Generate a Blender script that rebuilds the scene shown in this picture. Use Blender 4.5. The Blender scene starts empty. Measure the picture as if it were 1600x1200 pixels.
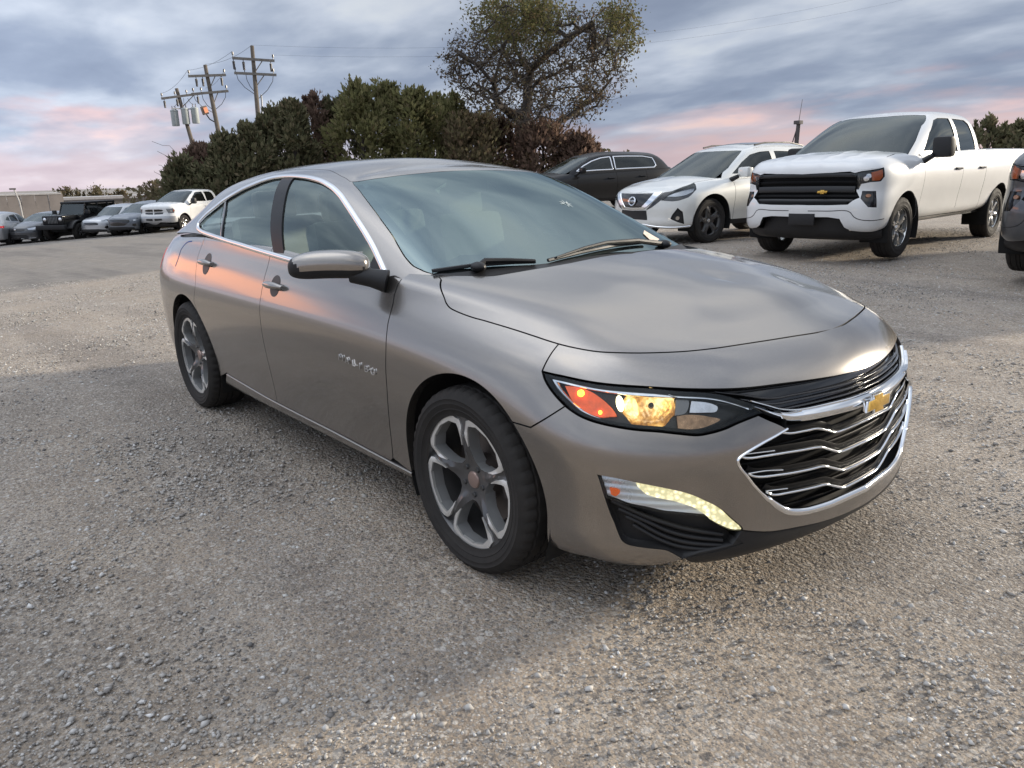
import bpy, bmesh, math, random
import numpy as np
from mathutils import Vector, Matrix
from mathutils.geometry import delaunay_2d_cdt
# ---------------------------------------------------------------- camera, sky, sun, exposure
SC = bpy.context.scene
CAM_F, CAM_P, CAM_YAW, CAM_PITCH, CAM_ROLL = 1187.83, (2.0095, -2.3604, 1.3668), math.radians(140.2163), math.radians(15.3337), math.radians(-1.7033)
def cam_axes():
    cy, sy, cp, sp = math.cos(CAM_YAW), math.sin(CAM_YAW), math.cos(CAM_PITCH), math.sin(CAM_PITCH)
    f = Vector((cy*cp, sy*cp, -sp)); r = Vector((sy, -cy, 0)); u = r.cross(f)
    cr, sr = math.cos(CAM_ROLL), math.sin(CAM_ROLL)
    return f, cr*r+sr*u, -sr*r+cr*u
cam = bpy.data.cameras.new('camera'); cam.sensor_width = 36; cam.lens = CAM_F/1600*36; cam.clip_end = 6000; cam.clip_start = .05
camo = bpy.data.objects.new('camera', cam); SC.collection.objects.link(camo)
_f, _r, _u = cam_axes()
camo.matrix_world = Matrix(((_r.x, _u.x, -_f.x, CAM_P[0]), (_r.y, _u.y, -_f.y, CAM_P[1]), (_r.z, _u.z, -_f.z, CAM_P[2]), (0, 0, 0, 1)))
SC.camera = camo
SUN_AZ, SUN_EL = math.radians(68), math.radians(13.5)
w = bpy.data.worlds.new('World'); SC.world = w; w.use_nodes = True
_nt = w.node_tree; _nt.nodes.clear()
def wn(t, inp=None, **kw):
    n = _nt.nodes.new(t)
    for k, v in kw.items(): setattr(n, k, v)
    for k, v in (inp or {}).items():
        if hasattr(v, 'is_output'): _nt.links.new(v, n.inputs[k])
        else: n.inputs[k].default_value = v
    return n
def wm(op, a, b=None, c=None, clamp=False):
    i = {0: a}
    if b is not None: i[1] = b
    if c is not None: i[2] = c
    return wn('ShaderNodeMath', i, operation=op, use_clamp=clamp).outputs[0]
def wramp(fac, stops):
    r = _nt.nodes.new('ShaderNodeValToRGB'); e = r.color_ramp.elements
    while len(e) < len(stops): e.new(.5)
    for i, (p, c) in enumerate(stops): e[i].position = p; e[i].color = tuple(c)+(1,)
    _nt.links.new(fac, r.inputs[0]); return r.outputs[0]
def wmap(v, a, b, c, d, smooth=True): return wn('ShaderNodeMapRange', {0: v, 1: a, 2: b, 3: c, 4: d}, interpolation_type='SMOOTHSTEP' if smooth else 'LINEAR').outputs[0]
def wmix(f, a, b, bt='MIX'):
    return wn('ShaderNodeMix', {0: f, 6: a, 7: b}, data_type='RGBA', blend_type=bt).outputs[2]
_tc = wn('ShaderNodeTexCoord'); _sp = wn('ShaderNodeSeparateXYZ', {0: _tc.outputs['Generated']})
X_, Y_, Z_ = _sp.outputs
# dusk sky: a cloud deck on a far plane, gaps with the clear evening sky, a pink band near the skyline
zz = wm('ADD', wm('MAXIMUM', Z_, 0.0), .17)
cx = wm('DIVIDE', X_, zz); cy = wm('DIVIDE', Y_, zz)
pl = wn('ShaderNodeCombineXYZ', {0: cx, 1: cy, 2: 0.0}).outputs[0]
mp = wn('ShaderNodeMapping', {0: pl, 2: (0, 0, math.radians(35)), 3: (.85, 1.15, 1)}).outputs[0]
n1 = wn('ShaderNodeTexNoise', {'Vector': mp, 'Scale': 1.0, 'Detail': 7, 'Roughness': .50, 'Distortion': .15}).outputs[0]
mp2 = wn('ShaderNodeMapping', {0: pl, 1: (5.3, 2.1, 0), 2: (0, 0, math.radians(40)), 3: (2.0, 3.0, 1)}).outputs[0]
n2 = wn('ShaderNodeTexNoise', {'Vector': mp2, 'Scale': 1.1, 'Detail': 8, 'Roughness': .48, 'Distortion': .2}).outputs[0]
dens = wm('ADD', wm('MULTIPLY', n1, .66), wm('MULTIPLY', n2, .34))
cloud = wramp(dens, [(.36, (.200, .245, .340)), (.445, (.245, .295, .395)), (.51, (.325, .377, .472)), (.57, (.42, .472, .565)), (.63, (.54, .58, .645)), (.72, (.64, .665, .70))])
nish = wn('ShaderNodeTexSky', sky_type='NISHITA'); nish.sun_disc = False; nish.sun_elevation = SUN_EL; nish.sun_rotation = math.radians(90)-SUN_AZ
nsky = wn('ShaderNodeVectorMath', {0: nish.outputs[0], 'Scale': .10}, operation='SCALE').outputs[0]
gap = wmap(dens, .56, .70, 0, .22)
col = wmix(gap, cloud, nsky)
# glow low in the sky: salmon under the edge of the deck, stronger where the sun has gone down
az = wn('ShaderNodeMath', {0: Y_, 1: X_}, operation='ARCTAN2').outputs[0]
def azlobe(deg, width):
    dx, dy = math.cos(math.radians(deg)), math.sin(math.radians(deg))
    h = wm('SQRT', wm('ADD', wm('MULTIPLY', X_, X_), wm('ADD', wm('MULTIPLY', Y_, Y_), 1e-5)))
    dt = wm('DIVIDE', wm('ADD', wm('MULTIPLY', X_, dx), wm('MULTIPLY', Y_, dy)), h)
    return wmap(dt, math.cos(math.radians(width)), 1.0, 0, 1)
edge = wm('ADD', Z_, wm('MULTIPLY', wm('SUBTRACT', n2, .5), .10))
low = wmap(edge, .020, .075, 1, 0)
pink = wmap(edge, .0, .07, 0, 1)
pcol = wmix(pink, (.63, .45, .44, 1), (.66, .475, .46, 1))
lobeL, lobeR = azlobe(176, 26), azlobe(112, 26)
amt = wm('MULTIPLY', low, wm('ADD', .32, wm('ADD', wm('MULTIPLY', lobeL, .18), wm('MULTIPLY', lobeR, .52))), clamp=True)
col = wmix(amt, col, pcol)
rim = wm('MULTIPLY', wmap(edge, .040, .070, 0, 1), wmap(edge, .070, .100, 1, 0))
rim = wm('MULTIPLY', rim, wm('MULTIPLY', wm('ADD', wm('MULTIPLY', lobeL, .8), wm('MULTIPLY', lobeR, 1.0)), wmap(n1, .44, .64, 0, .6)), clamp=True)
col = wmix(rim, col, (.84, .46, .38, 1))
_h = wm('SQRT', wm('ADD', wm('MULTIPLY', X_, X_), wm('ADD', wm('MULTIPLY', Y_, Y_), 1e-5)))
_sd = wm('DIVIDE', wm('ADD', wm('MULTIPLY', X_, math.cos(math.radians(196))), wm('MULTIPLY', Y_, math.sin(math.radians(196)))), _h)
lobeS = wmap(_sd, math.cos(math.radians(13)), math.cos(math.radians(6)), 0, 1)
es = wm('ADD', Z_, wm('MULTIPLY', wm('SUBTRACT', n2, .5), .06))
sunset = wm('MULTIPLY', lobeS, wm('MULTIPLY', wmap(es, .060, .078, 0, 1), wmap(es, .122, .150, 1, 0)), clamp=True)
col = wmix(sunset, col, (1.35, .62, .38, 1))
# the evening side of the sky, round the point where the sun has set, is lighter than the opposite side
west = azlobe(238, 100)
col = wn('ShaderNodeVectorMath', {0: col, 'Scale': wm('ADD', 1.0, wm('MULTIPLY', west, .75))}, operation='SCALE').outputs[0]
# the deck is brighter overhead than near the skyline; below the skyline only dim ground light
bright = wmap(Z_, .18, .98, .95, 2.3)
col = wn('ShaderNodeVectorMath', {0: col, 'Scale': bright}, operation='SCALE').outputs[0]
col = wmix(wmap(Z_, .10, .45, 0, 1), col, (1.06, 1.0, .92, 1), 'MULTIPLY')
col = wmix(wmap(Z_, -.03, .0, 1, 0), col, (.10, .09, .085, 1))
bg = wn('ShaderNodeBackground', {'Color': col, 'Strength': 1.0}); out = wn('ShaderNodeOutputWorld', {0: bg.outputs[0]})
sun = bpy.data.lights.new('sun', 'SUN'); sun.energy = 4.7; sun.angle = math.radians(4); sun.color = (1, .89, .73)
so = bpy.data.objects.new('sun', sun); SC.collection.objects.link(so)
so.rotation_euler = Vector((math.cos(SUN_AZ)*math.cos(SUN_EL), math.sin(SUN_AZ)*math.cos(SUN_EL), math.sin(SUN_EL))).to_track_quat('Z', 'Y').to_euler()
SC.view_settings.view_transform = 'Standard'; SC.view_settings.look = 'None'; SC.view_settings.gamma = 1; SC.view_settings.exposure = .35; SC.view_settings.use_curve_mapping = False
SC.cycles.max_bounces = 8; SC.cycles.transparent_max_bounces = 16; SC.cycles.sample_clamp_indirect = 6
# ---------------------------------------------------------------- helpers
COL = bpy.context.scene.collection
RNG = random.Random(7)

def link(o, parent=None):
    COL.objects.link(o)
    if parent is not None: o.parent = parent
    return o
def thing(name, label, cat, loc=(0, 0, 0), rz=0.0, group=None):
    o = bpy.data.objects.new(name, None); o.empty_display_size = .2
    o.location = loc; o.rotation_euler = (0, 0, rz)
    COL.objects.link(o); o['label'] = label; o['category'] = cat
    if group: o['group'] = group
    return o
def tag(o, label=None, cat=None, group=None, kind=None):
    if label: o['label'] = label
    if cat: o['category'] = cat
    if group: o['group'] = group
    if kind: o['kind'] = kind
    return o
def mesh_obj(name, V, Fc, mat, parent=None, smooth=True, normals=None, mats=None, midx=None):
    me = bpy.data.meshes.new(name)
    me.from_pydata([tuple(map(float, v)) for v in V], [], [tuple(map(int, f)) for f in Fc])
    for m in (mats or [mat]): me.materials.append(m)
    if midx is not None: me.polygons.foreach_set('material_index', np.asarray(midx, dtype=np.int32))
    if smooth: me.polygons.foreach_set('use_smooth', [True]*len(me.polygons))
    me.update()
    if normals is not None:
        me.normals_split_custom_set([tuple(map(float, n)) for n in normals])
    o = bpy.data.objects.new(name, me)
    return link(o, parent)
def smooth_by_angle(o, deg=35):
    """soft shading that keeps hard edges where faces meet at more than deg"""
    me = o.data; bm = bmesh.new(); bm.from_mesh(me)
    a = math.radians(deg)
    for e in bm.edges:
        if len(e.link_faces) == 2 and e.calc_face_angle(0) > a: e.smooth = False
    for f in bm.faces: f.smooth = True
    bm.to_mesh(me); bm.free(); return o
def bevel_obj(o, w, seg=2, deg=40):
    bm = bmesh.new(); bm.from_mesh(o.data)
    bmesh.ops.remove_doubles(bm, verts=bm.verts, dist=1e-5)
    es = [e for e in bm.edges if len(e.link_faces) == 2 and e.calc_face_angle(0) > math.radians(deg)]
    bmesh.ops.bevel(bm, geom=es, offset=w, segments=seg, affect='EDGES', profile=.6, clamp_overlap=True)
    bm.to_mesh(o.data); bm.free()
    for p in o.data.polygons: p.use_smooth = True
    return smooth_by_angle(o, 50)
class MB:
    """collects simple solids into one mesh"""
    def __init__(s): s.V = []; s.F = []; s.M = []
    def add(s, V, F, m=0):
        k = len(s.V); s.V += [tuple(v) for v in V]; s.F += [tuple(i+k for i in f) for f in F]; s.M += [m]*len(F); return s
    def box(s, c, d, rot=None, m=0, taper=1.0):
        V = []
        for z in (-1, 1):
            k = taper if z > 0 else 1
            for x, y in ((-1, -1), (1, -1), (1, 1), (-1, 1)):
                v = Vector((x*d[0]/2*k, y*d[1]/2*k, z*d[2]/2))
                if rot is not None: v = rot @ v
                V.append(Vector(c)+v)
        return s.add(V, [(3, 2, 1, 0), (4, 5, 6, 7), (0, 1, 5, 4), (1, 2, 6, 5), (2, 3, 7, 6), (3, 0, 4, 7)], m)
    def tube(s, pts, r, n=8, m=0, cap=True):
        pts = [Vector(p) for p in pts]; rs = r if hasattr(r, '__len__') else [r]*len(pts)
        V = []; F = []; prev = None
        for i, p in enumerate(pts):
            t = (pts[min(i+1, len(pts)-1)]-pts[max(i-1, 0)]); t = t.normalized() if t.length > 1e-9 else Vector((0, 0, 1))
            if prev is None: a = t.orthogonal().normalized()
            else:
                a = prev-t*prev.dot(t); a = a.normalized() if a.length > 1e-6 else t.orthogonal().normalized()
            prev = a; b = t.cross(a)
            for k in range(n):
                th = 2*math.pi*k/n; V.append(p+(a*math.cos(th)+b*math.sin(th))*rs[i])
        for i in range(len(pts)-1):
            for k in range(n): F.append((i*n+k, i*n+(k+1) % n, (i+1)*n+(k+1) % n, (i+1)*n+k))
        if cap: F.append(tuple(range(n-1, -1, -1))); F.append(tuple((len(pts)-1)*n+k for k in range(n)))
        return s.add(V, F, m)
    def lathe(s, prof, n=32, axis='z', c=(0, 0, 0), m=0, closed=False):
        """prof: (radius, height) along the axis"""
        V = []; F = []
        for r, h in prof:
            for k in range(n):
                a = 2*math.pi*k/n; x, y = r*math.cos(a), r*math.sin(a)
                v = {'z': (x, y, h), 'y': (x, h, y), 'x': (h, x, y)}[axis]
                V.append((v[0]+c[0], v[1]+c[1], v[2]+c[2]))
        q = len(prof)
        for i in range(q if closed else q-1):
            for k in range(n):
                f = (i*n+k, i*n+(k+1) % n, ((i+1) % q)*n+(k+1) % n, ((i+1) % q)*n+k)
                F.append(f if axis == 'z' else f[::-1] if axis == 'y' else f)
        return s.add(V, F, m)
    def prism(s, poly, h0, h1, plane='xz', m=0):
        """poly of 2-D points extruded along the third axis"""
        n = len(poly); mk = {'xz': lambda a, b, h: (a, h, b), 'yz': lambda a, b, h: (h, a, b), 'xy': lambda a, b, h: (a, b, h)}[plane]
        V = [mk(a, b, h0) for a, b in poly]+[mk(a, b, h1) for a, b in poly]
        F = [tuple(range(n)), tuple(range(2*n-1, n-1, -1))]+[(i+n, (i+1) % n+n, (i+1) % n, i) for i in range(n)]
        return s.add(V, F, m)
    def build(s, name, mat, parent=None, smooth=None, bevel=0, mats=None):
        o = mesh_obj(name, s.V, s.F, mat, parent, smooth=False, mats=mats, midx=s.M if mats else None)
        bm = bmesh.new(); bm.from_mesh(o.data); bmesh.ops.recalc_face_normals(bm, faces=bm.faces); bm.to_mesh(o.data); bm.free()
        if bevel: bevel_obj(o, bevel)
        elif smooth is not False: smooth_by_angle(o, smooth or 35)
        return o
def catmull(pts, step=.012, closed=False):
    """smooth curve through points (numpy, any dimension)"""
    P = np.asarray(pts, float)
    if len(P) < 3: 
        n = max(1, int(np.ceil(np.linalg.norm(P[-1]-P[0])/step)))
        return P[0]+(P[-1]-P[0])*np.linspace(0, 1, n+1)[:, None]
    Q = np.concatenate([[P[-1]], P, P[:2]]) if closed else np.concatenate([[2*P[0]-P[1]], P, [2*P[-1]-P[-2]]])
    out = []
    for i in range(len(Q)-3):
        a, b, c, d = Q[i:i+4]; L = np.linalg.norm(c-b); n = max(1, int(np.ceil(L/step)))
        t0, t1, t2, t3 = 0, np.linalg.norm(b-a)**.5+1e-9, 0, 0
        t2 = t1+L**.5+1e-9; t3 = t2+np.linalg.norm(d-c)**.5+1e-9
        for k in range(n):
            t = t1+(t2-t1)*k/n
            A1 = (t1-t)/(t1-t0)*a+(t-t0)/(t1-t0)*b; A2 = (t2-t)/(t2-t1)*b+(t-t1)/(t2-t1)*c; A3 = (t3-t)/(t3-t2)*c+(t-t2)/(t3-t2)*d
            B1 = (t2-t)/(t2-t0)*A1+(t-t0)/(t2-t0)*A2; B2 = (t3-t)/(t3-t1)*A2+(t-t1)/(t3-t1)*A3
            out.append((t2-t)/(t2-t1)*B1+(t-t1)/(t2-t1)*B2)
    if not closed: out.append(P[-1])
    return np.array(out)
def in_poly(pts, poly):
    x, y = pts[:, 0], pts[:, 1]; r = np.zeros(len(pts), bool)
    x0, y0 = poly[:, 0], poly[:, 1]; x1, y1 = np.roll(x0, -1), np.roll(y0, -1)
    for a, b, c, d in zip(x0, y0, x1, y1):
        if b == d: continue
        r ^= ((b > y) != (d > y)) & (x < (c-a)*(y-b)/(d-b)+a)
    return r
def seg_dist(pts, poly):
    A = poly; B = np.roll(poly, -1, 0); best = np.full(len(pts), 1e9)
    for a, b in zip(A, B):
        ab = b-a; L = ab@ab
        t = np.clip(((pts-a)@ab)/max(L, 1e-12), 0, 1)
        best = np.minimum(best, np.linalg.norm(pts-a-t[:, None]*ab, axis=1))
    return best
def inset_poly(P, d, keep=None):
    """move every corner of a closed outline inwards by d"""
    P = np.asarray(P, float)
    P = P[np.linalg.norm(P-np.roll(P, 1, 0), axis=1) > 1e-5]
    a = .5*np.sum(P[:, 0]*np.roll(P[:, 1], -1)-np.roll(P[:, 0], -1)*P[:, 1])
    e = np.roll(P, -1, 0)-P; e /= np.maximum(np.linalg.norm(e, axis=1, keepdims=True), 1e-9)
    nrm = np.stack([-e[:, 1], e[:, 0]], -1)*(1 if a > 0 else -1)
    m = nrm+np.roll(nrm, 1, 0); L = np.linalg.norm(m, axis=1, keepdims=True)
    m = np.where(L > .35, m/np.maximum(L, 1e-9)*2/np.maximum(L, .7), nrm)
    Q = P+m*d
    if keep is not None:
        k = keep(P); Q[k] = P[k]
    return Q
def resample(P, h):
    out = []
    for a, b in zip(P, np.roll(P, -1, 0)):
        n = max(1, int(np.ceil(np.linalg.norm(b-a)/h)))
        for k in range(n): out.append(a+(b-a)*k/n)
    return np.array(out)
def cut_region(loop, holes, h, keep=None, gap=.002, hgap=None):
    """triangulated chart region: points, triangles, boundary edges"""
    loops = [resample(inset_poly(loop, gap, keep), h)]+[resample(inset_poly(q, -(gap if hgap is None else hgap)), h) for q in holes]
    lo, hi = loops[0].min(0), loops[0].max(0)
    gx, gy = np.meshgrid(np.arange(lo[0]+h*.3, hi[0], h), np.arange(lo[1]+h*.3, hi[1], h*.87), indexing='ij')
    gx = gx+(np.arange(gx.shape[1]) % 2)[None]*h*.5
    g = np.stack([gx.ravel(), gy.ravel()], -1)
    if len(g):
        ok = in_poly(g, loops[0])
        for q in loops[1:]: ok &= ~in_poly(g, q)
        g = g[ok]
        for q in loops:
            if len(g): g = g[seg_dist(g, q) > .45*h]
    V = np.concatenate(loops+[g]); E = []; k = 0
    for q in loops:
        n = len(q); E += [(k+i, k+(i+1) % n) for i in range(n)]; k += n
    vs, es, fs, ov, oe, of = delaunay_2d_cdt([Vector((float(a), float(b))) for a, b in V], E, [], 0, 1e-6)
    vs = np.array([(v.x, v.y) for v in vs])
    fs = np.array([f for f in fs if len(f) == 3], int)
    c = vs[fs].mean(1); ok = in_poly(c, loops[0])
    for q in loops[1:]: ok &= ~in_poly(c, q)
    fs = fs[ok]
    ar = np.cross(vs[fs[:, 1]]-vs[fs[:, 0]], vs[fs[:, 2]]-vs[fs[:, 0]])
    fs = fs[np.abs(ar) > 1e-10]; ar = ar[np.abs(ar) > 1e-10]
    fs[ar < 0] = fs[ar < 0][:, ::-1]
    cnt = {}
    for f in fs:
        for a, b in ((f[0], f[1]), (f[1], f[2]), (f[2], f[0])):
            cnt[(a, b)] = 1
    be = [(a, b) for a, b in cnt if (b, a) not in cnt]
    return vs, fs, be
def panel(name, S, loop, mat, parent, holes=(), h=.03, off=0.0, thick=.012, mirror=None, gap=.002, fn=None, hgap=None):
    """a sheet of the body: chart outline on a surface, with folded-in edges. mirror: None right side, 'left', 'join' both halves in one mesh"""
    smax, tmax = S.cu[-1], S.cv[-1]
    keep = (lambda P: (P[:, 0] > smax-1e-5) | (P[:, 0] < 1e-5) | (P[:, 1] > tmax-1e-5)) if mirror == 'join' else None
    vs, fs, be = cut_region(np.asarray(loop), [np.asarray(q) for q in holes], h, keep, gap, hgap)
    o_ = off if fn is None else off+fn(vs)
    p, n = S.at(vs, o_)
    if fn is not None:                             # normals of the displaced sheet
        e = 2e-3; d = fn
        pu = S.at(vs+[e, 0], off+d(vs+[e, 0]))[0]-S.at(vs-[e, 0], off+d(vs-[e, 0]))[0]
        pv = S.at(vs+[0, e], off+d(vs+[0, e]))[0]-S.at(vs-[0, e], off+d(vs-[0, e]))[0]
        n2 = np.cross(pu, pv); n2 /= np.maximum(np.linalg.norm(n2, axis=1, keepdims=True), 1e-9)
        n = np.where((n2*n).sum(1, keepdims=True) > .2, n2, n)
    # chart orientation may be mirrored against the surface: fix the winding with the normals
    fnrm = np.cross(p[fs[:, 1]]-p[fs[:, 0]], p[fs[:, 2]]-p[fs[:, 0]])
    flip = (fnrm*n[fs].sum(1)).sum(1).mean() < 0
    if flip: fs = fs[:, ::-1]; be = [(b, a) for a, b in be]
    V = list(p); Fc = [tuple(f) for f in fs]; LN = [n[i] for f in fs for i in f]
    if thick:
        for a, b in be:
            if mirror == 'join':
                ca, cb = vs[a], vs[b]
                if (ca[0] > smax-1e-4 and cb[0] > smax-1e-4) or (ca[1] > tmax-1e-4 and cb[1] > tmax-1e-4) or (ca[0] < 1e-4 and cb[0] < 1e-4): continue
            k = len(V)
            pa, pb = p[a], p[b]; V += [pa, pb, pb-n[b]*thick, pa-n[a]*thick]
            Fc.append((k+1, k, k+3, k+2)); fnn = np.cross(pa-pb, (pb-n[b]*thick)-pb)
            fnn = fnn/max(np.linalg.norm(fnn), 1e-9)
            LN += [(fnn*.7+n[b]*.7), (fnn*.7+n[a]*.7), fnn, fnn]
    V = np.array(V); LN = np.array(LN)
    m = np.array([1, -1, 1.0])
    def mir(V, Fc, LN):
        F2 = []; L2 = []; k = 0
        for f in Fc:
            F2.append(tuple(f[::-1])); L2 += list((LN[k:k+len(f)]*m)[::-1]); k += len(f)
        return V*m, F2, np.array(L2)
    if mirror == 'left': V, Fc, LN = mir(V, Fc, LN)
    elif mirror == 'join':
        V2, F2, L2 = mir(V, Fc, LN); k = len(V)
        Fc = list(Fc)+[tuple(i+k for i in f) for f in F2]; V = np.concatenate([V, V2]); LN = np.concatenate([LN, L2])
    LN = LN/np.maximum(np.linalg.norm(LN, axis=1, keepdims=True), 1e-9)
    if thick > 0 and getattr(mat, 'name', '').endswith('_paint'):      # cut edges of painted sheets read as dark shut lines
        return mesh_obj(name, V, Fc, mat, parent, normals=LN, mats=[mat, MATS["dark_void"]], midx=[0 if len(f) == 3 else 1 for f in Fc])
    return mesh_obj(name, V, Fc, mat, parent, normals=LN)
def both(fn, *a, **k):
    """the same panel on the right and on the left side"""
    return fn(*a, **k), fn(*a, mirror='left', **k)
def sweep(name, P, N, w, hgt, mat, parent, prof='round', mirror=False, closed=False, taper=None, depth=.004, loft_w=None):
    """a moulding of width w and height hgt laid along 3-D points P with surface normals N"""
    P = np.asarray(P); N = np.asarray(N); n = len(P)
    T = np.roll(P, -1, 0)-np.roll(P, 1, 0)
    if not closed: T[0] = P[1]-P[0]; T[-1] = P[-1]-P[-2]
    T /= np.maximum(np.linalg.norm(T, axis=1, keepdims=True), 1e-9)
    B = np.cross(T, N); B /= np.maximum(np.linalg.norm(B, axis=1, keepdims=True), 1e-9)
    if prof == 'round': pr = [(-.5, -depth/max(hgt, 1e-6)), (-.5, .15), (-.42, .55), (-.25, .88), (0, 1), (.25, .88), (.42, .55), (.5, .15), (.5, -depth/max(hgt, 1e-6))]
    elif prof == 'ridge': pr = [(-.5, -depth/max(hgt, 1e-6)), (-.5, .2), (-.05, 1), (.05, 1), (.5, .2), (.5, -depth/max(hgt, 1e-6))]
    else: pr = [(-.5, -depth/max(hgt, 1e-6)), (-.5, .8), (-.42, 1), (.42, 1), (.5, .8), (.5, -depth/max(hgt, 1e-6))]
    V = []; F = []; q = len(pr)
    W = np.full(n, w) if loft_w is None else np.asarray(loft_w)
    for i in range(n):
        for a, b in pr: V.append(P[i]+B[i]*a*W[i]+N[i]*b*hgt)
    for i in range(n if closed else n-1):
        j = (i+1) % n
        for k in range(q-1): F.append((i*q+k, i*q+k+1, j*q+k+1, j*q+k))
    if not closed: F += [tuple(range(q)), tuple((n-1)*q+k for k in range(q-1, -1, -1))]
    V = np.array(V)
    if mirror:
        k = len(V); F = F+[tuple(i+k for i in f[::-1]) for f in F]; V = np.concatenate([V, V*np.array([1, -1, 1.0])])
    o = mesh_obj(name, V, F, mat, parent, smooth=False)
    bm = bmesh.new(); bm.from_mesh(o.data); bmesh.ops.recalc_face_normals(bm, faces=bm.faces); bm.to_mesh(o.data); bm.free()
    return smooth_by_angle(o, 50)
def wall(name, S, pl, o0, o1, mat, parent, mirror=False):
    """a strip between two depths under the surface along a chart line"""
    a, n = S.at(pl, o0); b = a-n*(o0-o1); k = len(a)
    V = np.concatenate([a, b]); F = [(i, i+1, k+i+1, k+i) for i in range(k-1)]
    if mirror:
        q = len(V); F += [tuple(i+q for i in f[::-1]) for f in F]; V = np.concatenate([V, V*np.array([1, -1, 1.0])])
    return mesh_obj(name, V, F, mat, parent)
def mirror_obj(o, parent=None, name=None):
    """a mirrored copy (y -> -y) of a mesh part"""
    me = o.data.copy(); co = np.empty(len(me.vertices)*3); me.vertices.foreach_get('co', co); co = co.reshape(-1, 3)
    co[:, 1] *= -1; me.vertices.foreach_set('co', co.ravel()); me.flip_normals(); me.update()
    c = bpy.data.objects.new(name or o.name.split('.')[0], me); return link(c, parent if parent is not None else o.parent)
def copy_tree(o, parent=None):
    c = o.copy(); COL.objects.link(c); c.parent = parent
    for ch in list(o.children): copy_tree(ch, c)
    return c
# ---------------------------------------------------------------- materials
MATS = {}
def _mat(name):
    m = bpy.data.materials.new(name); m.use_nodes = True; nt = m.node_tree; nt.nodes.clear()
    out = nt.nodes.new('ShaderNodeOutputMaterial'); return m, nt, out
def nd(nt, typ, inp=None, **kw):
    n = nt.nodes.new(typ)
    for k, v in kw.items(): setattr(n, k, v)
    for k, v in (inp or {}).items():
        s = n.inputs[k]
        if hasattr(v, 'is_output'): nt.links.new(v, s)
        else: s.default_value = v
    return n
def ramp(nt, fac, stops, interp='LINEAR'):
    r = nt.nodes.new('ShaderNodeValToRGB'); r.color_ramp.interpolation = interp
    e = r.color_ramp.elements
    while len(e) < len(stops): e.new(.5)
    for i, (p, c) in enumerate(stops):
        e[i].position = p; e[i].color = tuple(c)+(1,) if len(c) == 3 else c
    nt.links.new(fac, r.inputs[0]); return r.outputs[0]
def col4(c): return (c[0], c[1], c[2], 1) if not hasattr(c, 'is_output') else c
def simple(name, c, rough=.5, metal=0.0, coat=0.0, var=.12, scale=6.0, emit=None, es=0, bump=0, bscale=200, spec=.5, trans=0, ior=1.5, dust=0.0):
    """principled with a little procedural wear: tone and gloss vary, optional grain"""
    if name in MATS: return MATS[name]
    m, nt, out = _mat(name)
    tc = nd(nt, 'ShaderNodeTexCoord')
    nz = nd(nt, 'ShaderNodeTexNoise', {'Vector': tc.outputs['Object'], 'Scale': scale, 'Detail': 6, 'Roughness': .6})
    cc = ramp(nt, nz.outputs[0], [(.3, [v*(1-var) for v in c]), (.7, [min(1, v*(1+var)) for v in c])])
    if dust:
        geo = nd(nt, 'ShaderNodeNewGeometry'); sp = nd(nt, 'ShaderNodeSeparateXYZ', {0: tc.outputs['Object']})
        low = nd(nt, 'ShaderNodeMapRange', {0: sp.outputs[2], 1: .15, 2: .7, 3: 1, 4: .15})
        dn = nd(nt, 'ShaderNodeTexNoise', {'Vector': tc.outputs['Object'], 'Scale': 9, 'Detail': 8, 'Roughness': .7})
        dm = nd(nt, 'ShaderNodeMath', {0: dn.outputs[0], 1: low.outputs[0]}, operation='MULTIPLY')
        dm2 = nd(nt, 'ShaderNodeMath', {0: dm.outputs[0], 1: dust}, operation='MULTIPLY')
        mx = nd(nt, 'ShaderNodeMix', {0: dm2.outputs[0], 6: cc, 7: (.22, .19, .16, 1)}, data_type='RGBA'); cc = mx.outputs[2]
    rr = nd(nt, 'ShaderNodeMapRange', {0: nz.outputs[0], 1: .3, 2: .7, 3: max(.02, rough*.85), 4: min(1, rough*1.15)})
    b = nd(nt, 'ShaderNodeBsdfPrincipled', {'Base Color': cc, 'Roughness': rr.outputs[0], 'Metallic': metal, 'Coat Weight': coat, 'Coat Roughness': .04,
        'Specular IOR Level': spec, 'Transmission Weight': trans, 'IOR': ior})
    if emit: b.inputs['Emission Color'].default_value = col4(emit); b.inputs['Emission Strength'].default_value = es
    if bump:
        bn = nd(nt, 'ShaderNodeTexNoise', {'Vector': tc.outputs['Object'], 'Scale': bscale, 'Detail': 3})
        bp = nd(nt, 'ShaderNodeBump', {'Height': bn.outputs[0], 'Strength': bump, 'Distance': .002}); nt.links.new(bp.outputs[0], b.inputs['Normal'])
    nt.links.new(b.outputs[0], out.inputs[0]); MATS[name] = m; return m
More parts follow.
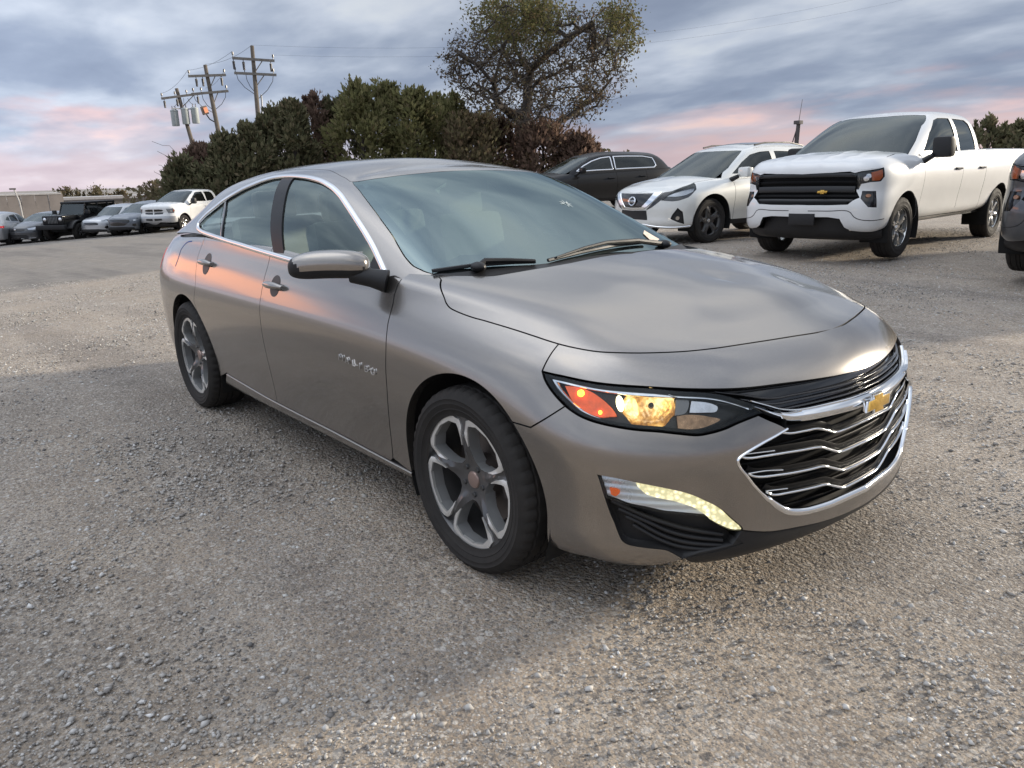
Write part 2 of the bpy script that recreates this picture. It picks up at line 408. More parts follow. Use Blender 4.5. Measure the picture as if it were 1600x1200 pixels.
def car_paint(name, c, metal=.55, flake=.5, rough=.34, dust=.35, coat=1.0, spec=.5):
    if name in MATS: return MATS[name]
    m, nt, out = _mat(name)
    tc = nd(nt, 'ShaderNodeTexCoord')
    fl = nd(nt, 'ShaderNodeTexVoronoi', {'Vector': tc.outputs['Object'], 'Scale': 900})
    fc = nd(nt, 'ShaderNodeSeparateColor', {0: fl.outputs['Color']})
    fm = nd(nt, 'ShaderNodeMapRange', {0: fc.outputs[0], 1: 0, 2: 1, 3: 1-.16*flake, 4: 1+.16*flake})
    bc = nd(nt, 'ShaderNodeMix', {0: 1.0, 6: col4(c), 7: fm.outputs[0]}, data_type='RGBA', blend_type='MULTIPLY')
    dn = nd(nt, 'ShaderNodeTexNoise', {'Vector': tc.outputs['Object'], 'Scale': 5, 'Detail': 9, 'Roughness': .68})
    sp = nd(nt, 'ShaderNodeSeparateXYZ', {0: tc.outputs['Object']})
    low = nd(nt, 'ShaderNodeMapRange', {0: sp.outputs[2], 1: .12, 2: .75, 3: 1, 4: .25})
    d0 = nd(nt, 'ShaderNodeMapRange', {0: dn.outputs[0], 1: .35, 2: .75, 3: 0, 4: dust})
    dm = nd(nt, 'ShaderNodeMath', {0: d0.outputs[0], 1: low.outputs[0]}, operation='MULTIPLY')
    mx = nd(nt, 'ShaderNodeMix', {0: dm.outputs[0], 6: bc.outputs[2], 7: (.24, .21, .18, 1)}, data_type='RGBA')
    cr = nd(nt, 'ShaderNodeMapRange', {0: dm.outputs[0], 1: 0, 2: .4, 3: .05, 4: .22})
    mt = nd(nt, 'ShaderNodeMapRange', {0: dm.outputs[0], 1: 0, 2: .5, 3: metal, 4: metal*.4})
    # faint orange peel
    op = nd(nt, 'ShaderNodeTexNoise', {'Vector': tc.outputs['Object'], 'Scale': 160, 'Detail': 1})
    bp = nd(nt, 'ShaderNodeBump', {'Height': op.outputs[0], 'Strength': .015, 'Distance': .002})
    b = nd(nt, 'ShaderNodeBsdfPrincipled', {'Base Color': mx.outputs[2], 'Roughness': rough, 'Metallic': mt.outputs[0], 'Specular IOR Level': spec, 'Coat Weight': coat,
        'Coat Roughness': cr.outputs[0], 'Coat IOR': 1.55, 'Coat Normal': bp.outputs[0]})
    nt.links.new(b.outputs[0], out.inputs[0]); MATS[name] = m; return m
def glass(name, tint=(.5, .58, .57), ior=1.6, rough=.0, col=(.90, .98, .98)):
    """thin sheet of car glass: mirror-like by angle, the rest looks through a tint"""
    if name in MATS: return MATS[name]
    m, nt, out = _mat(name)
    tc = nd(nt, 'ShaderNodeTexCoord')
    nz = nd(nt, 'ShaderNodeTexNoise', {'Vector': tc.outputs['Object'], 'Scale': 3.5, 'Detail': 8, 'Roughness': .7})
    fr = nd(nt, 'ShaderNodeFresnel', {'IOR': ior})
    g = nd(nt, 'ShaderNodeBsdfGlossy', {'Color': col4(col), 'Roughness': rough})
    t = nd(nt, 'ShaderNodeBsdfTransparent', {'Color': col4(tint)})
    d = nd(nt, 'ShaderNodeBsdfDiffuse', {'Color': (.30, .31, .31, 1)})
    dm = nd(nt, 'ShaderNodeMapRange', {0: nz.outputs[0], 1: .4, 2: .75, 3: .012, 4: .05})
    a = nd(nt, 'ShaderNodeMixShader', {0: dm.outputs[0], 1: t.outputs[0], 2: d.outputs[0]})
    b = nd(nt, 'ShaderNodeMixShader', {0: fr.outputs[0], 1: a.outputs[0], 2: g.outputs[0]})
    nt.links.new(b.outputs[0], out.inputs[0]); MATS[name] = m; return m
def emitter(name, c, s):
    if name in MATS: return MATS[name]
    m, nt, out = _mat(name)
    tc = nd(nt, 'ShaderNodeTexCoord')
    nz = nd(nt, 'ShaderNodeTexNoise', {'Vector': tc.outputs['Object'], 'Scale': 60, 'Detail': 2})
    mr = nd(nt, 'ShaderNodeMapRange', {0: nz.outputs[0], 1: .3, 2: .7, 3: s*.6, 4: s*1.3})
    e = nd(nt, 'ShaderNodeEmission', {'Color': col4(c), 'Strength': mr.outputs[0]})
    nt.links.new(e.outputs[0], out.inputs[0]); MATS[name] = m; return m
PAINT_TAUPE = car_paint('taupe_metallic_paint', (.292, .268, .243), metal=.92, rough=.22, dust=.10, coat=.7)
BLACK_PLASTIC = simple('black_plastic', (.013, .013, .014), .5, bump=.15, bscale=400, dust=.06, spec=.35)
GLOSS_BLACK = simple('gloss_black', (.008, .008, .009), .12, coat=.6)
DEEP_BLACK = simple('dark_void', (.004, .004, .004), .9)
CHROME = simple('chrome', (.82, .83, .84), .07, 1.0, var=.03)
RUBBER = simple('tyre_rubber', (.012, .012, .0125), .8, spec=.2, bump=.25, bscale=260, dust=.16, var=.25, scale=14)
RIM_DARK = simple('rim_grey_paint', (.075, .075, .077), .32, .5, coat=.4, dust=.12)
RIM_CUT = simple('rim_machined_alloy', (.80, .79, .76), .36, .7, dust=.1)
RIM_WALL = simple('rim_pocket_paint', (.33, .335, .335), .4, .5, dust=.1)
DISC = simple('brake_disc_steel', (.13, .11, .10), .45, .8)
AMBER = simple('amber_lens', (.62, .085, .010), .32, coat=.6, emit=(1, .17, .02), es=.26, bump=.8, bscale=70, var=.35, scale=30)
RED_LENS = simple('red_lens', (.55, .02, .03), .12, coat=.7, emit=(1, .05, .08), es=.25)
CLEAR = glass('lamp_cover', (.93, .94, .94), 1.35)
WINDSCREEN = glass('windscreen_glass', (.16, .22, .215), 2.7, col=(.74, .93, .95))
SIDE_GLASS = glass('side_window_glass', (.60, .70, .67), 1.9, col=(.80, .94, .92))
PRIVACY = glass('privacy_glass', (.10, .11, .12), 1.55)
SEAT_CLOTH = simple('seat_cloth', (.46, .41, .35), .85, bump=.3, bscale=300)
DASH = simple('dash_vinyl', (.032, .033, .035), .65, bump=.2, bscale=300)
GOLD = simple('gold_emblem', (.72, .46, .11), .22, .9, var=.2, scale=60)
SILVER_REFL = simple('lamp_reflector', (.74, .75, .77), .14, .95, var=.15, scale=40)
def lit_reflector(name):
    m, nt, out = _mat(name); tc = nd(nt, 'ShaderNodeTexCoord')
    n1 = nd(nt, 'ShaderNodeTexNoise', {'Vector': tc.outputs['Object'], 'Scale': 16, 'Detail': 2}).outputs[0]
    v = nd(nt, 'ShaderNodeTexVoronoi', {'Vector': tc.outputs['Object'], 'Scale': 130}); vc = nd(nt, 'ShaderNodeSeparateColor', {0: v.outputs['Color']}).outputs[0]
    f = nd(nt, 'ShaderNodeMath', {0: n1, 1: nd(nt, 'ShaderNodeMath', {0: vc, 1: .14}, operation='MULTIPLY').outputs[0]}, operation='ADD').outputs[0]
    c = ramp(nt, f, [(.38, (.60, .25, .05)), (.54, (.95, .47, .10)), (.66, (1.0, .66, .22)), (.80, (1.0, .82, .45))])
    e = nd(nt, 'ShaderNodeMapRange', {0: f, 1: .38, 2: .78, 3: .40, 4: 1.15})
    b = nd(nt, 'ShaderNodeBsdfPrincipled', {'Base Color': (.75, .55, .30, 1), 'Metallic': .8, 'Roughness': .22, 'Emission Color': c, 'Emission Strength': e.outputs[0]})
    nt.links.new(b.outputs[0], out.inputs[0]); MATS[name] = m; return m
WARM_REFL = lit_reflector('lit_lamp_reflector')
WHITE_PAINT = car_paint('white_paint', (.66, .665, .66), metal=0.0, flake=.15, rough=.4, dust=.30)
PEARL_PAINT = car_paint('pearl_white_paint', (.67, .67, .635), metal=.10, flake=.3, rough=.35, dust=.25)
BLACK_PAINT = car_paint('black_paint', (.007, .0075, .009), metal=.0, flake=.3, rough=.35, dust=.02, coat=.16, spec=.2)
GREY_PAINT = car_paint('dark_grey_paint', (.055, .060, .068), metal=.6, rough=.34, dust=.2)
SILVER_PAINT = car_paint('silver_paint', (.42, .43, .44), metal=.8, rough=.34, dust=.2)
BLUEGREY_PAINT = car_paint('blue_grey_paint', (.10, .115, .135), metal=.65, rough=.34, dust=.2)
GRILLE_BLACK = simple('grille_black', (.0045, .0045, .005), .45, spec=.10)
GLOW_TINT_REFL = simple('lamp_glow_tint', (.42, .26, .15), .25, .8, var=.4, scale=50)  # the headlamp's warm glow is put into this reflector's colour
CAP_RED = simple('centre_cap', (.34, .25, .22), .3, .7)
NUT_DARK = simple('dark_nut', (.10, .10, .10), .3, .8)
LAMP_WHITE = emitter('lamp_white_glow', (1.0, .88, .50), 4.0)
LAMP_WARM = emitter('lamp_warm_glow', (1.0, .74, .28), 2.2)
LAMP_AMBER = emitter('lamp_amber_glow', (1.0, .25, .02), 10.0)
def drl_glow():
    m, nt, out = _mat('daytime_glow'); tc = nd(nt, 'ShaderNodeTexCoord')
    v = nd(nt, 'ShaderNodeTexVoronoi', {'Vector': tc.outputs['Object'], 'Scale': 75}); n = nd(nt, 'ShaderNodeTexNoise', {'Vector': tc.outputs['Object'], 'Scale': 22, 'Detail': 2}).outputs[0]
    f = nd(nt, 'ShaderNodeMath', {0: n, 1: nd(nt, 'ShaderNodeMath', {0: v.outputs['Distance'], 1: .7}, operation='MULTIPLY').outputs[0]}, operation='SUBTRACT').outputs[0]
    c = ramp(nt, f, [(.0, (.72, .66, .30)), (.2, (.92, .82, .46)), (.45, (1, .94, .68))]); e = nd(nt, 'ShaderNodeMapRange', {0: f, 1: 0, 2: .5, 3: .55, 4: 1.1})
    b = nd(nt, 'ShaderNodeBsdfPrincipled', {'Base Color': (.5, .48, .36, 1), 'Roughness': .15, 'Emission Color': c, 'Emission Strength': e.outputs[0]}); nt.links.new(b.outputs[0], out.inputs[0]); return m
DRL_MAT = drl_glow()
# ---------------------------------------------------------------- the lot: ground, gravel, buildings, trees, poles
FWD = np.array([math.cos(CAM_YAW), math.sin(CAM_YAW)]); RGT = np.array([math.sin(CAM_YAW), -math.cos(CAM_YAW)]); CXY = np.array(CAM_P[:2])
def sstep(a, b, x): t = np.clip((x-a)/(b-a), 0, 1); return t*t*(3-2*t)
def hz(p):
    """height of the ground: level round the sedan, falling away to the left, a touch higher by the trucks"""
    q = np.atleast_2d(p)-CXY; d = q@FWD; s = np.clip(q@RGT, -70, 70)
    left = -.055*np.log1p(np.exp(np.clip(-(s+2.0)/1.2, -30, 30)))*1.2
    return sstep(5.5, 13, d)*(.16*sstep(-2.5, 2, s)+left)
def ground_z(x, y): return float(hz([(x, y)])[0])
def gravel_mat():
    m, nt, out = _mat('gravel_ground')
    g = nd(nt, 'ShaderNodeNewGeometry'); P = g.outputs['Position']
    n_big = nd(nt, 'ShaderNodeTexNoise', {'Vector': P, 'Scale': .35, 'Detail': 6, 'Roughness': .6}).outputs[0]
    n_mid = nd(nt, 'ShaderNodeTexNoise', {'Vector': P, 'Scale': 3.2, 'Detail': 8, 'Roughness': .66}).outputs[0]
    n_fin = nd(nt, 'ShaderNodeTexNoise', {'Vector': P, 'Scale': 60, 'Detail': 6, 'Roughness': .75}).outputs[0]
    v1 = nd(nt, 'ShaderNodeTexVoronoi', {'Vector': P, 'Scale': 62, 'Randomness': 1}); v2 = nd(nt, 'ShaderNodeTexVoronoi', {'Vector': P, 'Scale': 135}); v0 = nd(nt, 'ShaderNodeTexVoronoi', {'Vector': P, 'Scale': 27})
    dirt = ramp(nt, n_mid, [(.30, (.275, .240, .205)), (.5, (.365, .322, .276)), (.70, (.460, .412, .358))])
    tint = ramp(nt, n_big, [(.35, (.78, .80, .82)), (.5, (1, 1, 1)), (.68, (1.12, 1.07, 1.0))])
    dirt = nd(nt, 'ShaderNodeMix', {0: 1.0, 6: dirt, 7: tint}, data_type='RGBA', blend_type='MULTIPLY').outputs[2]
    def stones(v, lo, hi, base):
        r = nd(nt, 'ShaderNodeSeparateColor', {0: v.outputs['Color']})
        c = ramp(nt, r.outputs[0], [(0, (.16, .15, .145)), (.25, (.26, .24, .22)), (.55, (.37, .35, .325)), (.82, (.48, .46, .435)), (1, (.60, .58, .55))])
        on = nd(nt, 'ShaderNodeMapRange', {0: r.outputs[1], 1: lo, 2: lo+.05, 3: 0, 4: 1})
        sh = nd(nt, 'ShaderNodeMapRange', {0: v.outputs['Distance'], 1: hi*.6, 2: hi, 3: 1, 4: 0})
        f = nd(nt, 'ShaderNodeMath', {0: on.outputs[0], 1: sh.outputs[0]}, operation='MULTIPLY').outputs[0]
        return nd(nt, 'ShaderNodeMix', {0: f, 6: base, 7: c}, data_type='RGBA').outputs[2], f
    c, f2 = stones(v2, .25, .62, dirt); c, f1 = stones(v1, .38, .60, c); c, f0 = stones(v0, .84, .45, c)
    fine = nd(nt, 'ShaderNodeMapRange', {0: n_fin, 1: .3, 2: .7, 3: .72, 4: 1.25})
    c = nd(nt, 'ShaderNodeMix', {0: 1.0, 6: c, 7: fine.outputs[0]}, data_type='RGBA', blend_type='MULTIPLY').outputs[2]
    # the far part of the lot is darker, greyer and finer
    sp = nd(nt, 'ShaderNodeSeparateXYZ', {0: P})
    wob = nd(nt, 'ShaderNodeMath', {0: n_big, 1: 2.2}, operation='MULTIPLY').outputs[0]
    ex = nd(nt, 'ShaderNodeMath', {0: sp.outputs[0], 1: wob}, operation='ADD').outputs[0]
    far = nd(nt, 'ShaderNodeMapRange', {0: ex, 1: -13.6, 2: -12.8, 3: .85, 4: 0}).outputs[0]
    far_grey = ramp(nt, n_mid, [(.3, (0.209, 0.203, 0.196)), (.7, (0.290, 0.281, 0.270))])
    far_grey = nd(nt, 'ShaderNodeMix', {0: 1.0, 6: far_grey, 7: fine.outputs[0]}, data_type='RGBA', blend_type='MULTIPLY').outputs[2]
    c = nd(nt, 'ShaderNodeMix', {0: far, 6: c, 7: far_grey}, data_type='RGBA').outputs[2]
    # packed wheel tracks that run along the lot
    tv = nd(nt, 'ShaderNodeMapping', {0: P, 2: (0, 0, .22), 3: (.10, 1.15, 1)})
    tr_ = nd(nt, 'ShaderNodeTexNoise', {'Vector': tv.outputs[0], 'Scale': 1.0, 'Detail': 4, 'Roughness': .5}).outputs[0]
    tk = ramp(nt, tr_, [(.36, (.80, .80, .81)), (.47, (1, 1, 1)), (.58, (1.0, .985, .965)), (.70, (1.14, 1.12, 1.09))])
    c = nd(nt, 'ShaderNodeMix', {0: 1.0, 6: c, 7: tk}, data_type='RGBA', blend_type='MULTIPLY').outputs[2]
    c = nd(nt, 'ShaderNodeMix', {0: 1.0, 6: c, 7: (.97, .92, .86, 1)}, data_type='RGBA', blend_type='MULTIPLY').outputs[2]
    h1 = nd(nt, 'ShaderNodeMath', {0: v1.outputs['Distance'], 1: -.9}, operation='MULTIPLY').outputs[0]
    h2 = nd(nt, 'ShaderNodeMath', {0: v2.outputs['Distance'], 1: -.5}, operation='MULTIPLY').outputs[0]
    hh = nd(nt, 'ShaderNodeMath', {0: h1, 1: h2}, operation='ADD').outputs[0]
    hh = nd(nt, 'ShaderNodeMath', {0: hh, 1: n_fin}, operation='ADD').outputs[0]
    hm = nd(nt, 'ShaderNodeMath', {0: n_mid, 1: 1.6}, operation='MULTIPLY').outputs[0]
    hh = nd(nt, 'ShaderNodeMath', {0: hh, 1: hm}, operation='ADD').outputs[0]
    bp = nd(nt, 'ShaderNodeBump', {'Height': hh, 'Strength': .8, 'Distance': .018})
    b = nd(nt, 'ShaderNodeBsdfPrincipled', {'Base Color': c, 'Roughness': .92, 'Specular IOR Level': .25, 'Normal': bp.outputs[0]})
    nt.links.new(b.outputs[0], out.inputs[0]); return m
def build_ground():
    rs = np.concatenate([np.linspace(.0, 14, 71)[1:], 14*1.09**np.arange(1, 62)]); na = 256
    a = np.linspace(0, 2*np.pi, na, endpoint=False)
    XY = np.concatenate([[CXY], (CXY+np.stack([rs[:, None]*np.cos(a), rs[:, None]*np.sin(a)], -1).reshape(-1, 2))])
    Z = hz(XY)
    r_ = np.linalg.norm(XY-CXY, axis=1)
    Z = Z+.010*np.sin(XY[:, 0]*1.9+np.sin(XY[:, 1]*1.3)*1.4)*np.sin(XY[:, 1]*2.3+.7)*np.exp(-r_/25)
    V = np.concatenate([XY, Z[:, None]], 1); Fc = [(0, 1+k, 1+(k+1) % na) for k in range(na)]
    for i in range(len(rs)-1):
        for k in range(na): Fc.append((1+i*na+k, 1+(i+1)*na+k, 1+(i+1)*na+(k+1) % na, 1+i*na+(k+1) % na))
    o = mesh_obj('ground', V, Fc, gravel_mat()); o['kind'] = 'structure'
def build_stones():
    rg = np.random.default_rng(11); n = 290000
    d = .35+(rg.random(n)**1.5)*14.5; s = (rg.random(n)*2-1)*(d*.85+1.3)
    xy = CXY+d[:, None]*FWD+s[:, None]*RGT
    clump = np.sin(xy[:, 0]*2.1+1.3*np.sin(xy[:, 1]*1.7))*np.sin(xy[:, 1]*2.6+1.1*np.sin(xy[:, 0]*1.1))+.45*np.sin(xy[:, 0]*7+xy[:, 1]*5)
    keep = rg.random(n) < .50+.42*clump; xy = xy[keep]; d = d[keep]; n = len(xy)
    sz = np.exp(rg.normal(math.log(.0042), .42, n))*(1+d*.055); sz = np.clip(sz, .002, .014)
    # octahedra with jitter
    base = np.array([(1, 0, 0), (0, 1, 0), (-1, 0, 0), (0, -1, 0), (0, 0, 1), (0, 0, -1.0)])
    ang = rg.random(n)*2*np.pi; sc = np.stack([.75+rg.random(n)*.6, .6+rg.random(n)*.6, .45+rg.random(n)*.4], -1)
    P = base[None]*sc[:, None]*(1+rg.normal(0, .16, (n, 6, 1)))+rg.normal(0, .14, (n, 6, 3))
    c, s_ = np.cos(ang)[:, None], np.sin(ang)[:, None]
    Q = np.stack([P[..., 0]*c-P[..., 1]*s_, P[..., 0]*s_+P[..., 1]*c, P[..., 2]], -1)*sz[:, None, None]
    z = hz(xy)+sz*.18
    Q += np.concatenate([xy, z[:, None]], 1)[:, None]
    f = np.array([(0, 1, 4), (1, 2, 4), (2, 3, 4), (3, 0, 4), (1, 0, 5), (2, 1, 5), (3, 2, 5), (0, 3, 5)])
    Fc = (f[None]+6*np.arange(n)[:, None, None]).reshape(-1, 3)
    me = bpy.data.meshes.new('gravel_stones'); me.vertices.add(6*n); me.vertices.foreach_set('co', Q.ravel()); nf = len(Fc)
    me.loops.add(3*nf); me.loops.foreach_set('vertex_index', Fc.ravel().astype(np.int32)); me.polygons.add(nf); me.polygons.foreach_set('loop_start', np.arange(0, 3*nf, 3, dtype=np.int32))
    me.update(calc_edges=True); me.validate()
    m, nt, out = _mat('loose_stones'); g = nd(nt, 'ShaderNodeNewGeometry')
    cc = ramp(nt, g.outputs['Random Per Island'], [(0, (.13, .125, .12)), (.15, (.24, .22, .20)), (.45, (.34, .315, .285)), (.75, (.42, .40, .37)), (.94, (.50, .485, .46)), (1, (.64, .625, .60))])
    b = nd(nt, 'ShaderNodeBsdfPrincipled', {'Base Color': cc, 'Roughness': .85, 'Specular IOR Level': .3}); nt.links.new(b.outputs[0], out.inputs[0])
    me.materials.append(m); o = bpy.data.objects.new('gravel_stones', me); link(o); tag(o, 'loose grey and tan gravel stones strewn over the lot', 'gravel', kind='stuff')

# --- foliage
def leaf_mat(name, cols, transl=.45):
    cols = [(c[0]*1.25+.012, c[1]*1.12+.006, c[2]*1.1+.008) for c in cols]
    if name in MATS: return MATS[name]
    m, nt, out = _mat(name); g = nd(nt, 'ShaderNodeNewGeometry')
    n = len(cols); cc = ramp(nt, g.outputs['Random Per Island'], [(i/(n-1), c) for i, c in enumerate(cols)])
    d = nd(nt, 'ShaderNodeBsdfDiffuse', {'Color': cc}); t = nd(nt, 'ShaderNodeBsdfTranslucent', {'Color': cc})
    mx = nd(nt, 'ShaderNodeMixShader', {0: transl, 1: d.outputs[0], 2: t.outputs[0]}); nt.links.new(mx.outputs[0], out.inputs[0]); MATS[name] = m; return m
BARK = simple('grey_bark', (.060, .050, .043), .9, var=.35, scale=10, bump=.6, bscale=40)
LEAF_OAK = leaf_mat('oak_leaves', [(0.065, 0.084, 0.035), (0.095, 0.113, 0.046), (0.121, 0.127, 0.057), (0.128, 0.108, 0.061)])
LEAF_DRY = leaf_mat('dry_leaves', [(0.045, 0.042, 0.030), (0.078, 0.069, 0.045), (0.087, 0.093, 0.051), (0.112, 0.087, 0.060)])
LEAF_CEDAR = leaf_mat('cedar_sprays', [(0.066, 0.083, 0.045), (0.104, 0.120, 0.064), (0.136, 0.149, 0.083), (0.161, 0.149, 0.095)], .2)
LEAF_GREEN = leaf_mat('green_leaves', [(0.086, 0.104, 0.046), (0.131, 0.148, 0.062), (0.170, 0.188, 0.084), (0.143, 0.139, 0.077)])
LEAF_BROWN = leaf_mat('brown_leaves', [(0.089, 0.071, 0.055), (0.143, 0.107, 0.082), (0.120, 0.101, 0.071), (0.175, 0.130, 0.101)])
LEAF_MIX = leaf_mat('mixed_leaves', [(0.094, 0.089, 0.055), (0.126, 0.131, 0.067), (0.149, 0.122, 0.082), (0.112, 0.119, 0.064)])
def cards(name, C, D, L, W, mat, parent, rg, bend=.25, face=None):
    """leaf-sized pointed faces: centres C, directions D, lengths L, widths W"""
    n = len(C); D = D/np.maximum(np.linalg.norm(D, axis=1, keepdims=True), 1e-6)
    r = rg.normal(size=(n, 3))*(1 if face is None else .55)+(0 if face is None else face); S_ = np.cross(D, r); S_ /= np.maximum(np.linalg.norm(S_, axis=1, keepdims=True), 1e-6); U = np.cross(S_, D)
    L = L[:, None]; W = W[:, None]
    a = C-D*L*.5; b = C+S_*W*.5+U*W*bend; c = C+D*L*.5; e = C-S_*W*.5+U*W*bend
    V = np.stack([a, b, c, e], 1).reshape(-1, 3)
    Fc = (np.array([(0, 1, 2), (0, 2, 3)])[None]+4*np.arange(n)[:, None, None]).reshape(-1, 3)
    me = bpy.data.meshes.new(name); me.vertices.add(len(V)); me.vertices.foreach_set('co', V.ravel()); nf = len(Fc)
    me.loops.add(3*nf); me.loops.foreach_set('vertex_index', Fc.ravel().astype(np.int32)); me.polygons.add(nf); me.polygons.foreach_set('loop_start', np.arange(0, 3*nf, 3, dtype=np.int32))
    me.update(calc_edges=True); me.materials.append(mat); return link(bpy.data.objects.new(name, me), parent)
def grow(att, base, rg, lean=None):
    """branch skeleton that reaches every attractor point: nodes, parents"""
    P = [np.array(b, float) for b in base]; par = [-1]+list(range(len(base)-1))
    att = att[np.argsort(np.linalg.norm(att-P[-1], axis=1))]
    for a in att:
        A = np.array(P); dd = np.linalg.norm(A-a, axis=1)
        up = np.clip((A[:, 2]-a[2])*.6, 0, None); ln = np.array([0 if q < 0 else 1 for q in par])
        i = int(np.argmin(dd+up)); seg = a-A[i]; L = np.linalg.norm(seg); k = max(1, int(L/.55)); cur = i
        off = rg.normal(0, .10, 3)*L
        for t in range(1, k+1):
            u = t/k; P.append(A[i]+seg*u+off*math.sin(math.pi*u)+(rg.normal(0, .035, 3) if t < k else 0)); par.append(cur); cur = len(P)-1
    return np.array(P), par
def branch_mesh(name, P, par, r_tip, r_base, mat, parent, expo=2.3, n=5):
    N = len(P); w = np.zeros(N); ch = [0]*N
    for i in range(N):
        if par[i] >= 0: ch[par[i]] += 1
    for i in range(N-1, -1, -1):
        if ch[i] == 0: w[i] += 1
        if par[i] >= 0: w[par[i]] += w[i]
    r = r_tip*np.power(w, 1/expo); r = r*np.minimum(1, 1); k = r_base/r[0]; r = np.where(w > 3, r*np.interp(np.log(w), [math.log(3), math.log(w[0])], [1, k]), r)
    V = []; Fc = []
    for i in range(1, N):
        a, b = P[par[i]], P[i]; t = b-a; L = np.linalg.norm(t)
        if L < 1e-6: continue
        t = t/L; u = np.cross(t, [0.3, .2, 1]); u /= max(np.linalg.norm(u), 1e-6); v = np.cross(t, u); r0 = min(r[par[i]], r[i]*1.35); r1 = r[i]; k0 = len(V); m = n if r0 > .03 else 3
        for q, rr in ((a-t*r0*.3, r0), (b, r1)):
            for j in range(m): an = 2*math.pi*j/m; V.append(q+(u*math.cos(an)+v*math.sin(an))*rr)
        for j in range(m): Fc.append((k0+j, k0+(j+1) % m, k0+m+(j+1) % m, k0+m+j))
    return mesh_obj(name, V, Fc, mat, parent), r, ch
def along(px_dir, d): return CXY+np.array(px_dir)*d
def conifer(label, xy, H, Rr, mat, group, rg, name='cedar_tree', n=2600, lobes=0, round_=.0, gap=.0):
    """dense evergreen or bush: trunk and a crown of upward sprays with an uneven, ragged top"""
    z0 = ground_z(*xy); root = thing(name, label, 'tree' if 'tree' in name else 'bush', (xy[0], xy[1], z0), rg.random()*6.28, group)
    b = MB(); b.tube([(0, 0, -.3), (.05, 0, H*.4), (0, .05, H*.8)], [.16, .11, .04], 6); b.build('trunk', BARK, root)
    # clumps on the crown's envelope; sprays round every clump
    nc = 46; cl = []
    for i in range(nc):
        u = rg.random()**.85; z = H*(.04+.90*u); a = rg.random()*2*np.pi
        rad = Rr*((1-u)**.62*(1-round_)+round_*math.sqrt(max(0, 1-(2*u-.9)**2*.8)))*(.55+.5*rg.random())
        cl.append((rad*math.cos(a), rad*math.sin(a), z, (.30+.35*rg.random())*Rr*(1-.35*u)))
    for i in range(7):
        a = rg.random()*6.28; rr = Rr*.35*rg.random(); cl.append((rr*math.cos(a), rr*math.sin(a), H*(.86+.13*rg.random()), Rr*.16))
    for i in range(10):
        a = rg.random()*6.28; rr = Rr*.75*rg.random()**.6; top = H*(.80+.22*rg.random())*(1-.25*(rr/Rr)**2)
        for q in range(3): cl.append((rr*math.cos(a), rr*math.sin(a), top-q*.28, .10+.05*q))
    cl = np.array(cl); pick = rg.integers(0, len(cl), n); c = cl[pick]
    dv = rg.normal(size=(n, 3)); dv /= np.linalg.norm(dv, axis=1, keepdims=True)
    C = c[:, :3]+dv*c[:, 3:4]*(rg.random((n, 1))**.45)*[1, 1, 1.25]
    out_ = C*[1, 1, 0]; out_ /= np.maximum(np.linalg.norm(out_, axis=1, keepdims=True), .2)
    D = dv*.7+out_*.35+np.array([0, 0, .75])+rg.normal(0, .25, (n, 3))
    L = .17+.26*rg.random(n); W = L*(.34+.25*rg.random(n))
    C[:, 2] = np.maximum(C[:, 2], .1)
    cards('crown', C, D, L, W, mat, root, rg, face=out_*1.0+dv*.4+np.array([0, 0, .7]))
    # bare twigs that show in the gaps
    b = MB()
    for i in range(14):
        q = cl[rg.integers(0, len(cl))]; b.tube([(0, 0, q[2]*.6), tuple(q[:3])], [.035, .008], 4, cap=False)
    b.build('branch', BARK, root)
    return root
